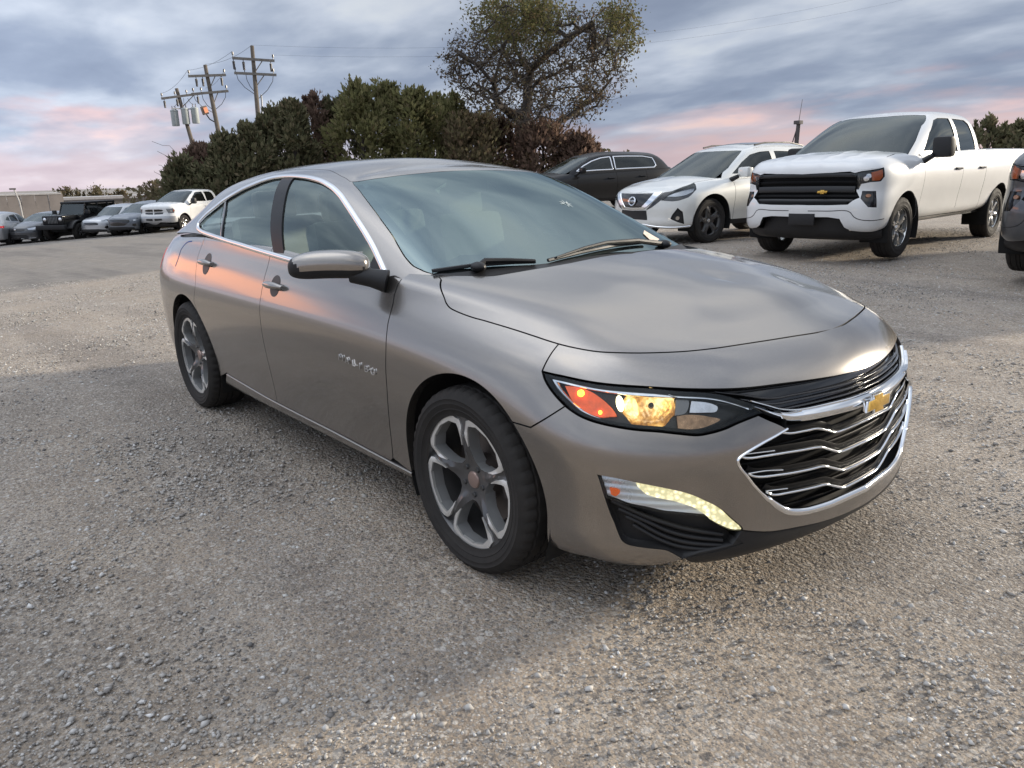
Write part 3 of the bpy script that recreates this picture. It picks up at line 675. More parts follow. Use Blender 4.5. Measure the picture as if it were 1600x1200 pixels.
def big_tree():
    rg = np.random.default_rng(5); xy = TREE_XY; z0 = ground_z(*xy)
    root = thing('oak_tree', 'tall spreading half bare tree rising above the hedge, green only at its top', 'tree', (xy[0], xy[1], z0), 0)
    S3 = np.array([RGT[0], RGT[1], 0]); F3 = np.array([FWD[0], FWD[1], 0]); U3 = np.array([0, 0, 1.0])
    def pt(s, z, f): return S3*s+F3*f+U3*z
    K = TREE_K                                     # metres per photo pixel at the tree
    def px(x, y, f=0.0): return pt((x-818)*K, TREE_Z0+(192-y)*K, f)
    base = [pt(0, -.3, 0), pt(.0, 1.5, 0), px(816, 215), px(818, 195)]
    P = list(base); par = [-1, 0, 1, 2]
    limbs = [[(822, 175), (826, 150), (829, 120), (834, 104)], [(834, 104), (822, 85), (812, 70), (806, 50)], [(834, 104), (855, 88), (880, 72), (905, 60), (930, 48)],
             [(800, 180), (785, 165), (772, 150), (770, 130), (778, 100), (784, 82)], [(785, 165), (760, 140), (735, 125)], [(840, 200), (870, 195), (895, 182), (920, 165), (935, 148), (955, 130)], [(826, 150), (845, 122), (875, 112), (905, 100)],
             [(935, 80), (960, 65), (985, 52)], [(770, 130), (745, 105), (715, 88), (695, 92)], [(806, 110), (790, 85), (770, 65)], [(920, 165), (945, 155), (970, 120)]]
    for L in limbs:
        q0 = px(*L[0]); A = np.array(P); i = int(np.argmin(np.linalg.norm((A-q0)-((A-q0)@F3)[:, None]*F3, axis=1))); f0 = float((A[i])@F3); f1 = rg.uniform(-3.2, 3.2); n = len(L)
        for k, l in enumerate(L):
            P.append(px(l[0], l[1], f0+(f1-f0)*(k+1)/n)+rg.normal(0, .06, 3)); par.append(i); i = len(P)-1
    # attractors inside the crown's outline
    out = np.array([(690, 95), (700, 60), (735, 45), (750, 15), (790, 2), (840, 0), (870, 15), (895, 35), (930, 28), (960, 20), (985, 30), (1003, 50), (1000, 80), (985, 105), (990, 125), (975, 150), (955, 170), (925, 185), (890, 198), (850, 205), (800, 205), (770, 195), (735, 185), (715, 160), (712, 130), (690, 115)], float)
    pts = rg.uniform([685, 0], [1005, 205], (4200, 2)); pts = pts[in_poly(pts, out)][:1080]
    dep = np.sqrt(np.clip(1-((pts[:, 0]-845)/165)**2*.8, .1, 1))*5.0
    att = np.array([px(x, y, rg.uniform(-1, 1)*dd) for (x, y), dd in zip(pts, dep)])
    P0 = np.array(P)
    PP, pr = P, par
    order = np.argsort(np.array([np.linalg.norm(P0-a, axis=1).min() for a in att])); att = att[order]
    for a in att:
        A = np.array(PP); dd = np.linalg.norm(A-a, axis=1)+.5*np.clip(A[:, 2]-a[2], 0, None); dd[:3] = 99; i = int(np.argmin(dd)); seg = a-A[i]; L = np.linalg.norm(seg); k = max(1, int(L/.5)); cur = i; off = rg.normal(0, .14, 3)*L
        for t in range(1, k+1):
            u = t/k; PP.append(A[i]+seg*u+off*math.sin(math.pi*u)); pr.append(cur); cur = len(PP)-1
        for _ in range(3):
            PP.append(PP[cur]+rg.normal(0, .30, 3)+[0, 0, .05]); pr.append(cur)
    PP = np.array(PP)
    tr, r, ch = branch_mesh('trunk', PP, pr, .0085, .46, BARK, root, expo=2.15)
    tips = np.array([i for i in range(len(PP)) if ch[i] == 0 and i > 10])
    s_ = PP[tips]@S3/K+818; y_ = 192-(PP[tips][:, 2]-TREE_Z0)/K
    edge = seg_dist(np.stack([s_, y_], -1), out)
    top = np.clip((95-y_)/50, 0, 1)*np.clip(1-np.abs(s_-815)/95, .0, 1)*1.8+np.clip((110-y_)/60, 0, 1)*np.clip((s_-930)/40, 0, 1)*1.1+np.clip(1-edge/26, 0, 1)*.30
    dens = np.clip(top, .10, 1.25)
    for nm, mat, sel, k in (('crown', LEAF_OAK, dens > .38, 17), ('dry_leaves', LEAF_DRY, dens <= .38, 3)):
        T = PP[tips][sel]; cnt = np.maximum(1, rg.poisson(k*(dens[sel] if nm == 'crown' else 1)))
        idx = np.repeat(np.arange(len(T)), cnt); n = len(idx)
        C = T[idx]+rg.normal(0, .24, (n, 3)); D = rg.normal(size=(n, 3))+[0, 0, -.2]
        L = .11+.13*rg.random(n); cards(nm, C, D, L, L*.62, mat, root, rg)
    return root
def pole(label, b0, top, arms, group, extra=None, name='utility_pole', r=.17):
    b0, top = np.array(b0), np.array(top); ax = (top-b0)/np.linalg.norm(top-b0)
    zg = ground_z(b0[0], b0[1]); base = b0-ax*((b0[2]-zg)/ax[2]+.5)
    root = thing(name, label, 'utility pole', tuple(base), 0, group); rel = lambda p: tuple(np.array(p)-base)
    W = simple('weathered_pole', (.135, .115, .095), .9, var=.3, scale=3, bump=.5, bscale=30); WA = simple('grey_crossarm', (.20, .185, .165), .85, var=.3, scale=5)
    b = MB(); b.tube([rel(base), rel((base+top)/2), rel(top)], [r*1.25, r*1.05, r*.8], 10); b.build('pole', W, root)
    INS = simple('insulator', (.06, .055, .055), .35)
    for a, c, ins in arms:
        a, c = np.array(a), np.array(c); mid = (a+c)/2; dd = (c-a)/np.linalg.norm(c-a); nn = np.cross(dd, [0, 0, 1]); nn /= np.linalg.norm(nn)
        b = MB(); Rm = Matrix((dd, nn, np.cross(dd, nn))).transposed(); b.box(rel(mid+nn*.14), (np.linalg.norm(c-a), .13, .17), Rm); arm = b.build('crossarm', WA, root)
        for t, side in ins:
            q = a+(c-a)*t+nn*.14; b = MB()
            if side > 0: b.tube([rel(q), rel(q+[0, 0, .22]), rel(q+[0, 0, .24]), rel(q+[0, 0, .42])], [.03, .03, .085, .06], 8)
            else: b.tube([rel(q), rel(q-[0, 0, .2]), rel(q-[0, 0, .22]), rel(q-[0, 0, .75])], [.03, .03, .10, .075], 8)
            b.build('insulator', INS, root)
        foot = base+ax*((mid[2]-.9-base[2])/ax[2])
        for t in (.72,):
            b = MB(); b.tube([rel(a+(c-a)*t+nn*.14), rel(foot)], .035, 5); b.build('brace', WA, root)
    return root, base, ax, rel
TREE_XY, TREE_K, TREE_Z0 = (-35.63, 30.55), .03631, 4.36
# ---------------------------------------------------------------- smooth spline surfaces
def _bs(t):
    return np.stack([(1-t)**3, 3*t**3-6*t**2+4, -3*t**3+3*t**2+3*t+1, t**3], -1)/6.0
def _dbs(t):
    return np.stack([-(1-t)**2, 3*t**2-4*t, -3*t**2+2*t+1, t**2], -1)/2.0

class Surf:
    """tensor cubic B-spline through (nearly) a grid of points; optional mirror (y -> -y) at the ends"""
    def __init__(s, P, mir_u0=True, mir_u1=True, mir_v1=True, mir_v0=False):
        P = np.asarray(P, float)
        s.nu, s.nv = P.shape[:2]
        m = np.array([1, -1, 1.0])
        def pad_u(A):
            a0 = A[1:2]*m if mir_u0 else 2*A[0:1]-A[1:2]
            a1 = A[-2:-1]*m if mir_u1 else 2*A[-1:]-A[-2:-1]
            return np.concatenate([a0, A, a1], 0)
        def pad_v(A):
            a0 = A[:, 1:2]*m if mir_v0 else 2*A[:, 0:1]-A[:, 1:2]
            a1 = A[:, -2:-1]*m if mir_v1 else 2*A[:, -1:]-A[:, -2:-1]
            return np.concatenate([a0, A, a1], 1)
        Q = P.copy()
        for _ in range(3):                       # pull the control points so the surface passes near P
            A = pad_u(Q); E = (A[:-2]+4*A[1:-1]+A[2:])/6
            A = pad_v(E); E = (A[:, :-2]+4*A[:, 1:-1]+A[:, 2:])/6
            Q = Q+.8*(P-E)
        s.C = pad_v(pad_u(Q))
        # arc-length charts, so that distances on the chart are roughly metres
        lu = np.linalg.norm(np.diff(P, axis=0), axis=-1)
        lv = np.linalg.norm(np.diff(P, axis=1), axis=-1)
        s.cu = np.concatenate([[0], np.cumsum(np.median(lu[:, :max(3, s.nv*2//3)], axis=1))])
        s.cv = np.concatenate([[0], np.cumsum(np.median(lv, axis=0))])
    def uv(s, c):                                 # chart -> index space
        c = np.atleast_2d(c)
        return np.interp(c[:, 0], s.cu, np.arange(s.nu)), np.interp(c[:, 1], s.cv, np.arange(s.nv))
    def chart(s, u, v):
        return np.stack([np.interp(u, np.arange(s.nu), s.cu), np.interp(v, np.arange(s.nv), s.cv)], -1)
    def ev(s, u, v):
        u = np.clip(np.asarray(u, float), 0, s.nu-1); v = np.clip(np.asarray(v, float), 0, s.nv-1)
        i = np.minimum(u.astype(int), s.nu-2); j = np.minimum(v.astype(int), s.nv-2)
        a, b = u-i, v-j
        Bu, Bv, Du, Dv = _bs(a), _bs(b), _dbs(a), _dbs(b)
        p = np.zeros(u.shape+(3,)); du = p.copy(); dv = p.copy()
        for m_ in range(4):
            for n_ in range(4):
                c = s.C[i+m_, j+n_]
                p += (Bu[..., m_]*Bv[..., n_])[..., None]*c
                du += (Du[..., m_]*Bv[..., n_])[..., None]*c
                dv += (Bu[..., m_]*Dv[..., n_])[..., None]*c
        n = np.cross(du, dv)
        n /= np.maximum(np.linalg.norm(n, axis=-1, keepdims=True), 1e-9)
        return p, n*s.sgn
    sgn = 1.0
    def at(s, c, off=0.0):                        # chart points -> 3-D points (offset along the outward normal), normals
        u, v = s.uv(c)
        p, n = s.ev(u, v)
        return p+n*np.asarray(off).reshape(-1, 1) if np.ndim(off) else p+n*off, n
# ---------------------------------------------------------------- the sedan's body surfaces (car frame: x forward, right side y<0)
PLAN = np.array([(-3.955, 0), (-3.945, .2), (-3.91, .42), (-3.84, .62), (-3.70, .775), (-3.48, .87), (-3.2, .91), (-2.83, .925), (-2.4, .928),
                 (-1.9, .929), (-1.4, .929), (-.95, .929), (-.55, .927), (-.2, .924), (.08, .921), (.3, .912), (.46, .885), (.60, .822), (.71, .738),
                 (.80, .643), (.865, .54), (.91, .41), (.943, .27), (.962, .13), (.968, 0)])
def sedan_skin():
    x, y = PLAN[:, 0], -PLAN[:, 1]
    P2 = np.stack([x, y], -1)
    ext_ = np.concatenate([P2[1:2]*[1, -1], P2, P2[-2:-1]*[1, -1]])
    T = ext_[2:]-ext_[:-2]; T /= np.linalg.norm(T, axis=1, keepdims=True)
    N = np.stack([T[:, 1], -T[:, 0]], -1)          # outward (right side, going rear -> front)
    s = np.concatenate([[0], np.cumsum(np.linalg.norm(np.diff(P2, axis=0), axis=1))])
    # keyed sections: plan index -> rows of (z, inset)
    K = {
     0: [(.20, .12), (.25, .05), (.33, .02), (.45, 0), (.58, 0), (.70, 0), (.80, .012), (.88, .035), (.97, .07), (1.05, .105), (1.09, .17)],
     5: [(.20, .11), (.24, .05), (.32, .025), (.45, .006), (.58, 0), (.70, 0), (.79, .008), (.85, .025), (.93, .062), (1.00, .12), (1.045, .20)],
     8: [(.185, .11), (.225, .05), (.275, .037), (.36, .032), (.52, .012), (.67, 0), (.775, .004), (.835, .018), (.945, .05), (1.05, .095), (1.12, .15)],
     12: [(.185, .11), (.225, .05), (.275, .037), (.36, .032), (.52, .012), (.67, 0), (.775, .004), (.835, .02), (.892, .042), (.955, .075), (1.02, .125)],
     13: [(.185, .11), (.225, .05), (.275, .037), (.36, .03), (.52, .010), (.66, 0), (.755, .006), (.822, .026), (.882, .056), (.943, .105), (.998, .18)],
     14: [(.185, .10), (.225, .05), (.28, .03), (.36, .022), (.51, .008), (.64, 0), (.735, .010), (.80, .034), (.856, .072), (.912, .13), (.967, .23)],
     16: [(.18, .10), (.21, .045), (.27, .012), (.36, .01), (.49, .003), (.592, .004), (.69, .034), (.768, .062), (.832, .104), (.880, .178), (.918, .28)],
     18: [(.175, .10), (.205, .045), (.26, .005), (.36, .008), (.48, 0), (.585, .004), (.687, .046), (.756, .083), (.816, .134), (.862, .21), (.895, .31)],
     21: [(.20, .13), (.222, .06), (.262, .0), (.35, 0), (.475, 0), (.588, .002), (.69, .030), (.755, .060), (.81, .113), (.852, .19), (.885, .30)],
     24: [(.205, .14), (.228, .065), (.268, .0), (.345, -.004), (.48, -.004), (.60, .0), (.695, .014), (.758, .034), (.82, .09), (.866, .17), (.90, .29)],
    }
    ks = sorted(K)
    arr = np.array([K[k] for k in ks])             # (nk, rows, 2)
    sk = s[ks]
    nr = arr.shape[1]
    Z = np.stack([np.interp(s, sk, arr[:, j, 0]) for j in range(nr)], -1)
    I = np.stack([np.interp(s, sk, arr[:, j, 1]) for j in range(nr)], -1)
    for A in (Z, I):                               # smooth the keyed tables along the car
        for _ in range(2):
            B = np.concatenate([A[1:2], A, A[-2:-1]]); A[:] = (B[:-2]+2*B[1:-1]+B[2:])/4
    R = np.zeros((len(x), nr+3, 3))
    for j in range(nr):
        R[:, j, :2] = P2-N*I[:, j:j+1]; R[:, j, 2] = Z[:, j]
    R[0, :, 1] = 0; R[-1, :, 1] = 0
    xc_k = [(0, -3.6), (5, -3.3), (8, -2.4), (11, -.95), (12, -.6), (13, -.32), (14, -.12), (15, .02), (16, .1), (17, .17), (18, .23), (20, .31), (22, .36), (24, .38)]
    xc = np.interp(np.arange(len(x)), [a for a, b in xc_k], [b for a, b in xc_k])
    zc = np.interp(xc, [-3.6, -3.3, -2.4, -.95, -.6, -.3, -.1, .1, .25, .4, .68], [1.10, 1.11, 1.1, 1.09, 1.075, 1.062, 1.05, 1.028, 1.003, .972, .905])
    for k in range(len(x)):
        a = R[k, nr-1]; e = np.array([xc[k], 0, zc[k]])
        for m_, t in enumerate((.35, .7, 1.0)):
            p = a+(e-a)*t
            p[2] = e[2]-(e[2]-a[2])*(1-t)**1.8
            R[k, nr+m_] = p
    R[0, :, 1] = 0; R[-1, :, 1] = 0
    S = Surf(R); S.sgn = 1.0
    return S

def sedan_house():
    G = [  # rear glass centre -> round the right side -> windscreen centre; rows: base .. roof rail, then roof to the centreline
     [(-3.52, 0, 1.09), (-3.22, 0, 1.22), (-2.92, 0, 1.34), (-2.62, 0, 1.425), (-2.45, 0, 1.450), (-2.35, 0, 1.46), (-2.25, 0, 1.466)],
     [(-3.51, .34, 1.085), (-3.22, .32, 1.21), (-2.93, .30, 1.33), (-2.64, .28, 1.415), (-2.46, .22, 1.446), (-2.33, .12, 1.461), (-2.22, 0, 1.468)],
     [(-3.47, .63, 1.07), (-3.20, .57, 1.19), (-2.95, .53, 1.30), (-2.70, .49, 1.385), (-2.48, .36, 1.438), (-2.32, .18, 1.462), (-2.20, 0, 1.470)],
     [(-3.34, .765, 1.06), (-3.12, .705, 1.16), (-2.92, .655, 1.26), (-2.70, .605, 1.35), (-2.45, .45, 1.426), (-2.27, .22, 1.463), (-2.14, 0, 1.473)],
     [(-3.05, 0.802, 1.075), (-2.88, .76, 1.165), (-2.72, .705, 1.26), (-2.55, .640, 1.350), (-2.34, .49, 1.426), (-2.18, .24, 1.466), (-2.06, 0, 1.477)],
     [(-2.60, 0.826, 1.08), (-2.49, .783, 1.175), (-2.38, .722, 1.28), (-2.27, .648, 1.372), (-2.15, .50, 1.432), (-2.05, .25, 1.468), (-1.96, 0, 1.480)],
     [(-2.10, 0.838, 1.055), (-2.06, .795, 1.165), (-2.02, .732, 1.285), (-1.98, .652, 1.384), (-1.93, .51, 1.436), (-1.87, .26, 1.469), (-1.82, 0, 1.480)],
     [(-1.60, 0.842, 1.022), (-1.63, .80, 1.15), (-1.66, .735, 1.28), (-1.69, .652, 1.385), (-1.69, .51, 1.433), (-1.67, .26, 1.465), (-1.66, 0, 1.476)],
     [(-1.12, 0.843, .985), (-1.22, .80, 1.13), (-1.32, .735, 1.27), (-1.43, .648, 1.376), (-1.49, .51, 1.423), (-1.51, .26, 1.455), (-1.53, 0, 1.467)],
     [(-.72, 0.840, .948), (-.90, .792, 1.10), (-1.08, .725, 1.245), (-1.27, .638, 1.360), (-1.37, .50, 1.409), (-1.42, .26, 1.443), (-1.45, 0, 1.455)],
     [(-.42, .825, .925), (-.67, .765, 1.08), (-.92, .70, 1.23), (-1.19, .622, 1.352), (-1.30, .48, 1.399), (-1.36, .25, 1.434), (-1.40, 0, 1.446)],
     [(-.30, .765, .965), (-.58, .705, 1.10), (-.88, .650, 1.24), (-1.175, .592, 1.358), (-1.27, .44, 1.394), (-1.33, .23, 1.428), (-1.37, 0, 1.440)],
     [(-.24, .65, .985), (-.53, .60, 1.12), (-.84, .55, 1.262), (-1.15, .50, 1.377), (-1.25, .38, 1.403), (-1.31, .19, 1.426), (-1.35, 0, 1.436)],
     [(-.17, .40, .995), (-.48, .37, 1.14), (-.80, .34, 1.282), (-1.12, .30, 1.391), (-1.23, .23, 1.413), (-1.30, .12, 1.427), (-1.34, 0, 1.433)],
     [(-.14, 0, 1.0), (-.46, 0, 1.148), (-.78, 0, 1.29), (-1.10, 0, 1.397), (-1.22, 0, 1.418), (-1.29, 0, 1.427), (-1.34, 0, 1.432)],
    ]
    A = np.array(G, float); A[..., 1] *= -1
    S = Surf(A); S.sgn = 1.0
    return S
# outlines of the sedan's panels, lamps and trim on the body surfaces, in metres along the surface
F = {
 'S_hl_top': [(4.8739,0.6633),(4.9124,0.6634),(4.9536,0.6641),(5.0109,0.6623),(5.0632,0.6604),(5.1145,0.66),(5.1632,0.6602),(5.2115,0.6601),(5.2606,0.6589),(5.3363,0.6562),(5.4353,0.6537),(5.5405,0.6502),(5.653,0.6484),(5.7762,0.6438),(5.8729,0.6393)],
 'S_hl_low': [(4.8739,0.6633),(4.8871,0.6434),(4.9036,0.6281),(4.9214,0.6155),(4.9464,0.6015),(4.9792,0.5865),(5.0034,0.5753),(5.0289,0.5653),(5.0533,0.5589),(5.0789,0.5542),(5.1272,0.5489),(5.1927,0.5434),(5.2608,0.5405),(5.3081,0.5359),(5.3654,0.5309),(5.3963,0.5342),(5.4422,0.5435),(5.491,0.5584),(5.5531,0.5716)],
 'S_wing_low': [(5.5531,0.5716),(5.5826,0.5541),(5.6127,0.5385),(5.6439,0.5194)],
 'S_grille': [(5.6439,0.5194),(5.5969,0.5065),(5.5521,0.4947),(5.5081,0.4795),(5.4827,0.4646),(5.4754,0.4551),(5.4774,0.44),(5.4852,0.4239),(5.5109,0.3883),(5.54,0.3521),(5.5738,0.3157),(5.6077,0.2809),(5.6368,0.2568),(5.6648,0.2413),(5.6955,0.2317),(5.7271,0.2259),(5.7849,0.2232),(5.8503,0.2218)],
 'S_hood': [(4.1529,0.9511),(4.2468,0.8906),(4.3142,0.8447),(4.3426,0.8198),(4.3654,0.8071),(4.3983,0.8),(4.4777,0.7921),(4.5609,0.7909),(4.6802,0.7869),(4.7996,0.7796),(4.8898,0.7726),(4.9696,0.7696),(5.0447,0.7684),(5.1088,0.7723),(5.1734,0.777),(5.2624,0.7845),(5.34,0.792),(5.4802,0.8082),(5.6276,0.8167),(5.8049,0.8145),(5.9421,0.8057)],
 'S_hood_rear': [(4.1529,0.9511),(4.2155,0.9679),(4.2793,0.9926),(4.3415,1.0165),(4.3745,1.0373),(4.4054,1.0841),(4.4496,1.1457),(4.4991,1.2023),(4.5479,1.2715)],
 'S_seam_up': [(4.8898,0.7726),(4.8835,0.737),(4.8788,0.7043),(4.8739,0.6633)],
 'S_seam_low': [(4.9795,0.5851),(4.9261,0.5396),(4.868,0.4923)],
 'S_arch': [(4.1115,0.1198),(4.1103,0.2261),(4.1224,0.2711),(4.1742,0.3708),(4.2495,0.4547),(4.3231,0.5042),(4.3921,0.5389),(4.4585,0.5542),(4.5123,0.5541),(4.5931,0.5471),(4.6576,0.5311),(4.7268,0.5043),(4.7899,0.4753),(4.865,0.4064),(4.8943,0.3401),(4.9105,0.2577),(4.9229,0.1877),(4.9143,0.0983)],
 'S_bump_bot': [(4.9143,0.0983),(4.9477,0.0796),(4.9969,0.076),(5.0551,0.0878),(5.1041,0.0717),(5.1496,0.0461),(5.199,0.0695),(5.2459,0.085),(5.2877,0.1035),(5.3132,0.1216),(5.3337,0.1339)],
 'S_pocket_left': [(5.0954,0.3893),(5.1015,0.3704),(5.1086,0.3427),(5.1177,0.3092),(5.1361,0.2524),(5.1571,0.1994),(5.1631,0.1878),(5.1721,0.1799),(5.1846,0.1753),(5.2007,0.173),(5.2405,0.1704),(5.2743,0.1686),(5.2882,0.1661),(5.3023,0.1588),(5.3186,0.1467),(5.3337,0.1339)],
 'S_drl_top': [(5.0954,0.3893),(5.1452,0.3865),(5.1932,0.3798),(5.2598,0.3691),(5.3247,0.354),(5.3604,0.3397),(5.3929,0.3215),(5.419,0.3052),(5.4437,0.2841),(5.4749,0.2502),(5.5002,0.2229)],
 'S_drl_low': [(5.5003,0.2186),(5.4833,0.2196),(5.4676,0.2227),(5.4477,0.2306),(5.4253,0.244),(5.4042,0.2595)],
 'S_lamp_bot': [(5.3995,0.2663),(5.3615,0.2711),(5.3169,0.2748),(5.272,0.2783),(5.2133,0.2897),(5.185,0.2946),(5.1565,0.302),(5.1363,0.3077),(5.1177,0.3114)],
 'S_drl_inner': [(5.1984,0.375),(5.2037,0.3637),(5.2126,0.3531),(5.225,0.3406),(5.2419,0.333),(5.2692,0.3258),(5.2983,0.3206),(5.3262,0.3115),(5.3558,0.2998),(5.3773,0.2866),(5.3995,0.2663)],
 'S_lip_top': [(5.5003,0.2178),(5.5442,0.2087),(5.602,0.1984),(5.6969,0.1907),(5.8135,0.18),(5.9153,0.174)],
 'S_lip_bot': [(5.3337,0.1339),(5.4033,0.1344),(5.48,0.1278),(5.5777,0.1296),(5.7002,0.1296),(5.8845,0.1004)],
 'S_chrome_strip': [(4.912,0.6485),(4.9385,0.6487),(4.9723,0.6478),(5.0142,0.6468),(5.076,0.6446),(5.1404,0.6424),(5.2026,0.6408),(5.2605,0.6398),(5.3349,0.6374),(5.4062,0.633),(5.4536,0.6238),(5.4906,0.6115),(5.5262,0.5984),(5.5667,0.5851),(5.6071,0.5673),(5.6387,0.5563)],
 'S_chrome_outer': [(4.912,0.6485),(4.9281,0.6347),(4.9495,0.6172),(4.9745,0.6012),(5.0009,0.5897),(5.0267,0.5816),(5.0574,0.5718),(5.087,0.5664),(5.1104,0.5634)],
 'S_amber': [(4.956,0.6378),(5.0007,0.6412),(5.0472,0.6351),(5.0795,0.6215),(5.1052,0.6075),(5.1268,0.5924),(5.1355,0.581),(5.1148,0.5771),(5.0864,0.5719),(5.0507,0.5786),(5.0215,0.588),(4.9994,0.5971),(4.9786,0.6133)],
 'S_slatA': [(5.6307,0.5111),(5.6659,0.5027),(5.7208,0.4991),(5.7738,0.4954),(5.8153,0.4823),(5.8576,0.4641),(5.9206,0.4627)],
 'S_slatB': [(5.4864,0.4662),(5.4974,0.4571),(5.5185,0.4518),(5.5683,0.4492),(5.6235,0.4459),(5.7022,0.4392),(5.7886,0.4294),(5.834,0.4109),(5.8839,0.3916),(5.9491,0.3891)],
 'S_slatC': [(5.5144,0.3993),(5.5348,0.3877),(5.5592,0.3813),(5.6128,0.3758),(5.6707,0.371),(5.7435,0.3666),(5.8139,0.3616),(5.8622,0.3433),(5.9153,0.3251),(5.9759,0.3221)],
 'S_slatD': [(5.5815,0.3292),(5.6005,0.3157),(5.6213,0.3092),(5.67,0.3065),(5.7215,0.3038),(5.776,0.3008),(5.8314,0.297),(5.8776,0.28),(5.9272,0.2634),(5.9779,0.2625)],
 'S_hookB': [(5.5035,0.4677),(5.5508,0.4652),(5.6055,0.4605)],
 'S_hookC': [(5.5144,0.3993),(5.5753,0.398),(5.6393,0.3877)],
 'S_hookD': [(5.5815,0.3292),(5.6152,0.3265),(5.6635,0.3216)],
 'S_door_front': [(4.0343,0.7996),(4.0467,0.7616),(4.0537,0.7168),(4.0574,0.6651),(4.0653,0.6148),(4.0691,0.5501),(4.0609,0.4751),(4.0541,0.4223),(4.0425,0.3713),(4.0221,0.2812),(4.0099,0.1784),(4.0083,0.1484)],
 'S_rocker': [(4.1344,0.1215),(3.9616,0.1279),(3.764,0.1351),(3.4928,0.1434),(3.1657,0.147),(2.7662,0.1545),(2.4962,0.1695),(2.2076,0.1822)],
 'S_rarch': [(2.1036,0.1325),(2.1,0.2324),(2.0835,0.3414),(2.046,0.4213),(1.9948,0.4742),(1.9412,0.4976),(1.8783,0.5108),(1.7757,0.5343),(1.661,0.5353),(1.5785,0.5159),(1.51,0.4885),(1.4161,0.4109),(1.3293,0.3064),(1.3374,0.2465),(1.3595,0.1986)],
 'S_rdoor_rear': [(1.9254,0.8838),(1.891,0.771),(1.9232,0.6839),(1.9483,0.6032),(1.9118,0.5075)],
 'S_tape': [(1.6777,0.8306),(1.5917,0.8224),(1.5459,0.8024),(1.5179,0.7739),(1.5274,0.7414),(1.5256,0.7122),(1.5113,0.6853)],
 'S_badge': [(3.7129,0.4723),(3.9724,0.4607)],
 'S_handleF': [(2.9106,0.7155),(3.0299,0.7074),(3.1473,0.6938)],
 'S_handleR': [(1.9367,0.7327),(2.067,0.7315),(2.2076,0.7263)],
 'S_bar': [(5.5387,0.5956),(5.5669,0.5858),(5.6072,0.5682),(5.6571,0.5524),(5.7179,0.5468),(5.8307,0.541),(5.9595,0.5347)],
 'S_bar_thin': [(5.5337,0.6112),(5.5864,0.5936),(5.638,0.5762),(5.6725,0.5683),(5.7087,0.5641),(5.8343,0.5606),(5.9289,0.5571)],
 'S_ug1': [(5.4325,0.6386),(5.5316,0.6204),(5.6145,0.6001),(5.7092,0.5979),(5.8422,0.5957),(5.9364,0.5931)],
 'S_bulbs': [(5.0164,0.6258),(5.0856,0.5796),(5.1486,0.6123),(5.227,0.597),(5.3192,0.624),(5.1609,0.5717)],
 'S_refl2': [(5.359,0.6256),(5.4102,0.6194),(5.4391,0.6064),(5.4336,0.5955),(5.3979,0.5938),(5.3509,0.5946)],
 'S_refl1': [(5.312,0.6292),(5.3494,0.6257),(5.3398,0.5947),(5.3068,0.5877)],
 'S_head_shade': [(5.2606,0.6579),(5.2866,0.6469),(5.3083,0.6292),(5.2971,0.6256)],
 'S_orange_mark': [(5.1256,0.3434),(5.145,0.3421),(5.1536,0.3323),(5.1415,0.3173),(5.1292,0.3219)],
 'S_refl3': [(5.3139,0.5877),(5.3469,0.5903),(5.3989,0.5865),(5.4457,0.5735),(5.4183,0.5605),(5.3739,0.5501),(5.3163,0.551)],
 'S_bowl': [(5.17,0.595),(5.1759,0.6155),(5.1936,0.6316),(5.2257,0.639),(5.2605,0.6373),(5.288,0.6307),(5.3041,0.6154),(5.3053,0.5964),(5.2923,0.5778),(5.2677,0.563),(5.2352,0.5589),(5.2026,0.5631),(5.1802,0.5786)],
 'S_tail': [(0.9824,0.7498),(1.1256,0.7315),(1.0784,0.6977),(1.0613,0.672)],
 'H_dlo': [(2.8754,0.0332),(2.8792,0.0953),(2.8828,0.1672),(2.8835,0.2534),(2.8799,0.3323),(2.8636,0.426),(2.8348,0.5265),(2.8051,0.6179),(2.7633,0.708),(2.6954,0.7597),(2.5937,0.8017),(2.4909,0.8356),(2.3611,0.8569),(2.1772,0.8717),(1.9943,0.8809),(1.848,0.8812),(1.711,0.8716),(1.5823,0.8448),(1.4691,0.7941),(1.3445,0.74),(1.2482,0.6721),(1.1503,0.5863),(1.0923,0.4736),(1.054,0.394),(1.0443,0.297),(1.0509,0.2228),(1.0819,0.1597),(1.1351,0.0988),(1.1972,0.062),(1.2804,0.0354),(1.5647,0.005),(1.7434,0.0028),(1.9022,0.0),(2.0678,0.0017),(2.2266,0.0058),(2.465,0.0156),(2.7001,0.0256)],
 'H_ws_side': [(2.9743,0.8646),(3.0028,0.7646),(3.0007,0.691),(2.9949,0.6041),(2.9911,0.5186),(2.9923,0.4045),(2.989,0.3366),(2.9879,0.2672),(2.9905,0.2298),(2.9959,0.1908),(3.0079,0.1601),(3.0228,0.1265),(3.0509,0.0978)],
 'H_header': [(2.9743,0.8646),(3.0952,0.839),(3.1793,0.8283),(3.3237,0.8343),(3.5299,0.8465)],
 'H_ditch': [(2.9585,0.8661),(2.846,0.9003),(2.7336,0.9217),(2.4295,0.9758)],
 'H_bp_front': [(2.0539,0.8195),(2.1609,0.4744),(2.168,0.0391)],
 'H_bp_rear': [(1.8879,0.8033),(2.0382,0.4641),(2.0782,0.0267)],
 'H_div': [(1.1397,0.6266),(1.372,0.3446),(1.5012,0.0443)],
 'H_piller_seam': [(2.9692,0.2319),(2.9454,0.1995),(2.9151,0.1517)],
}
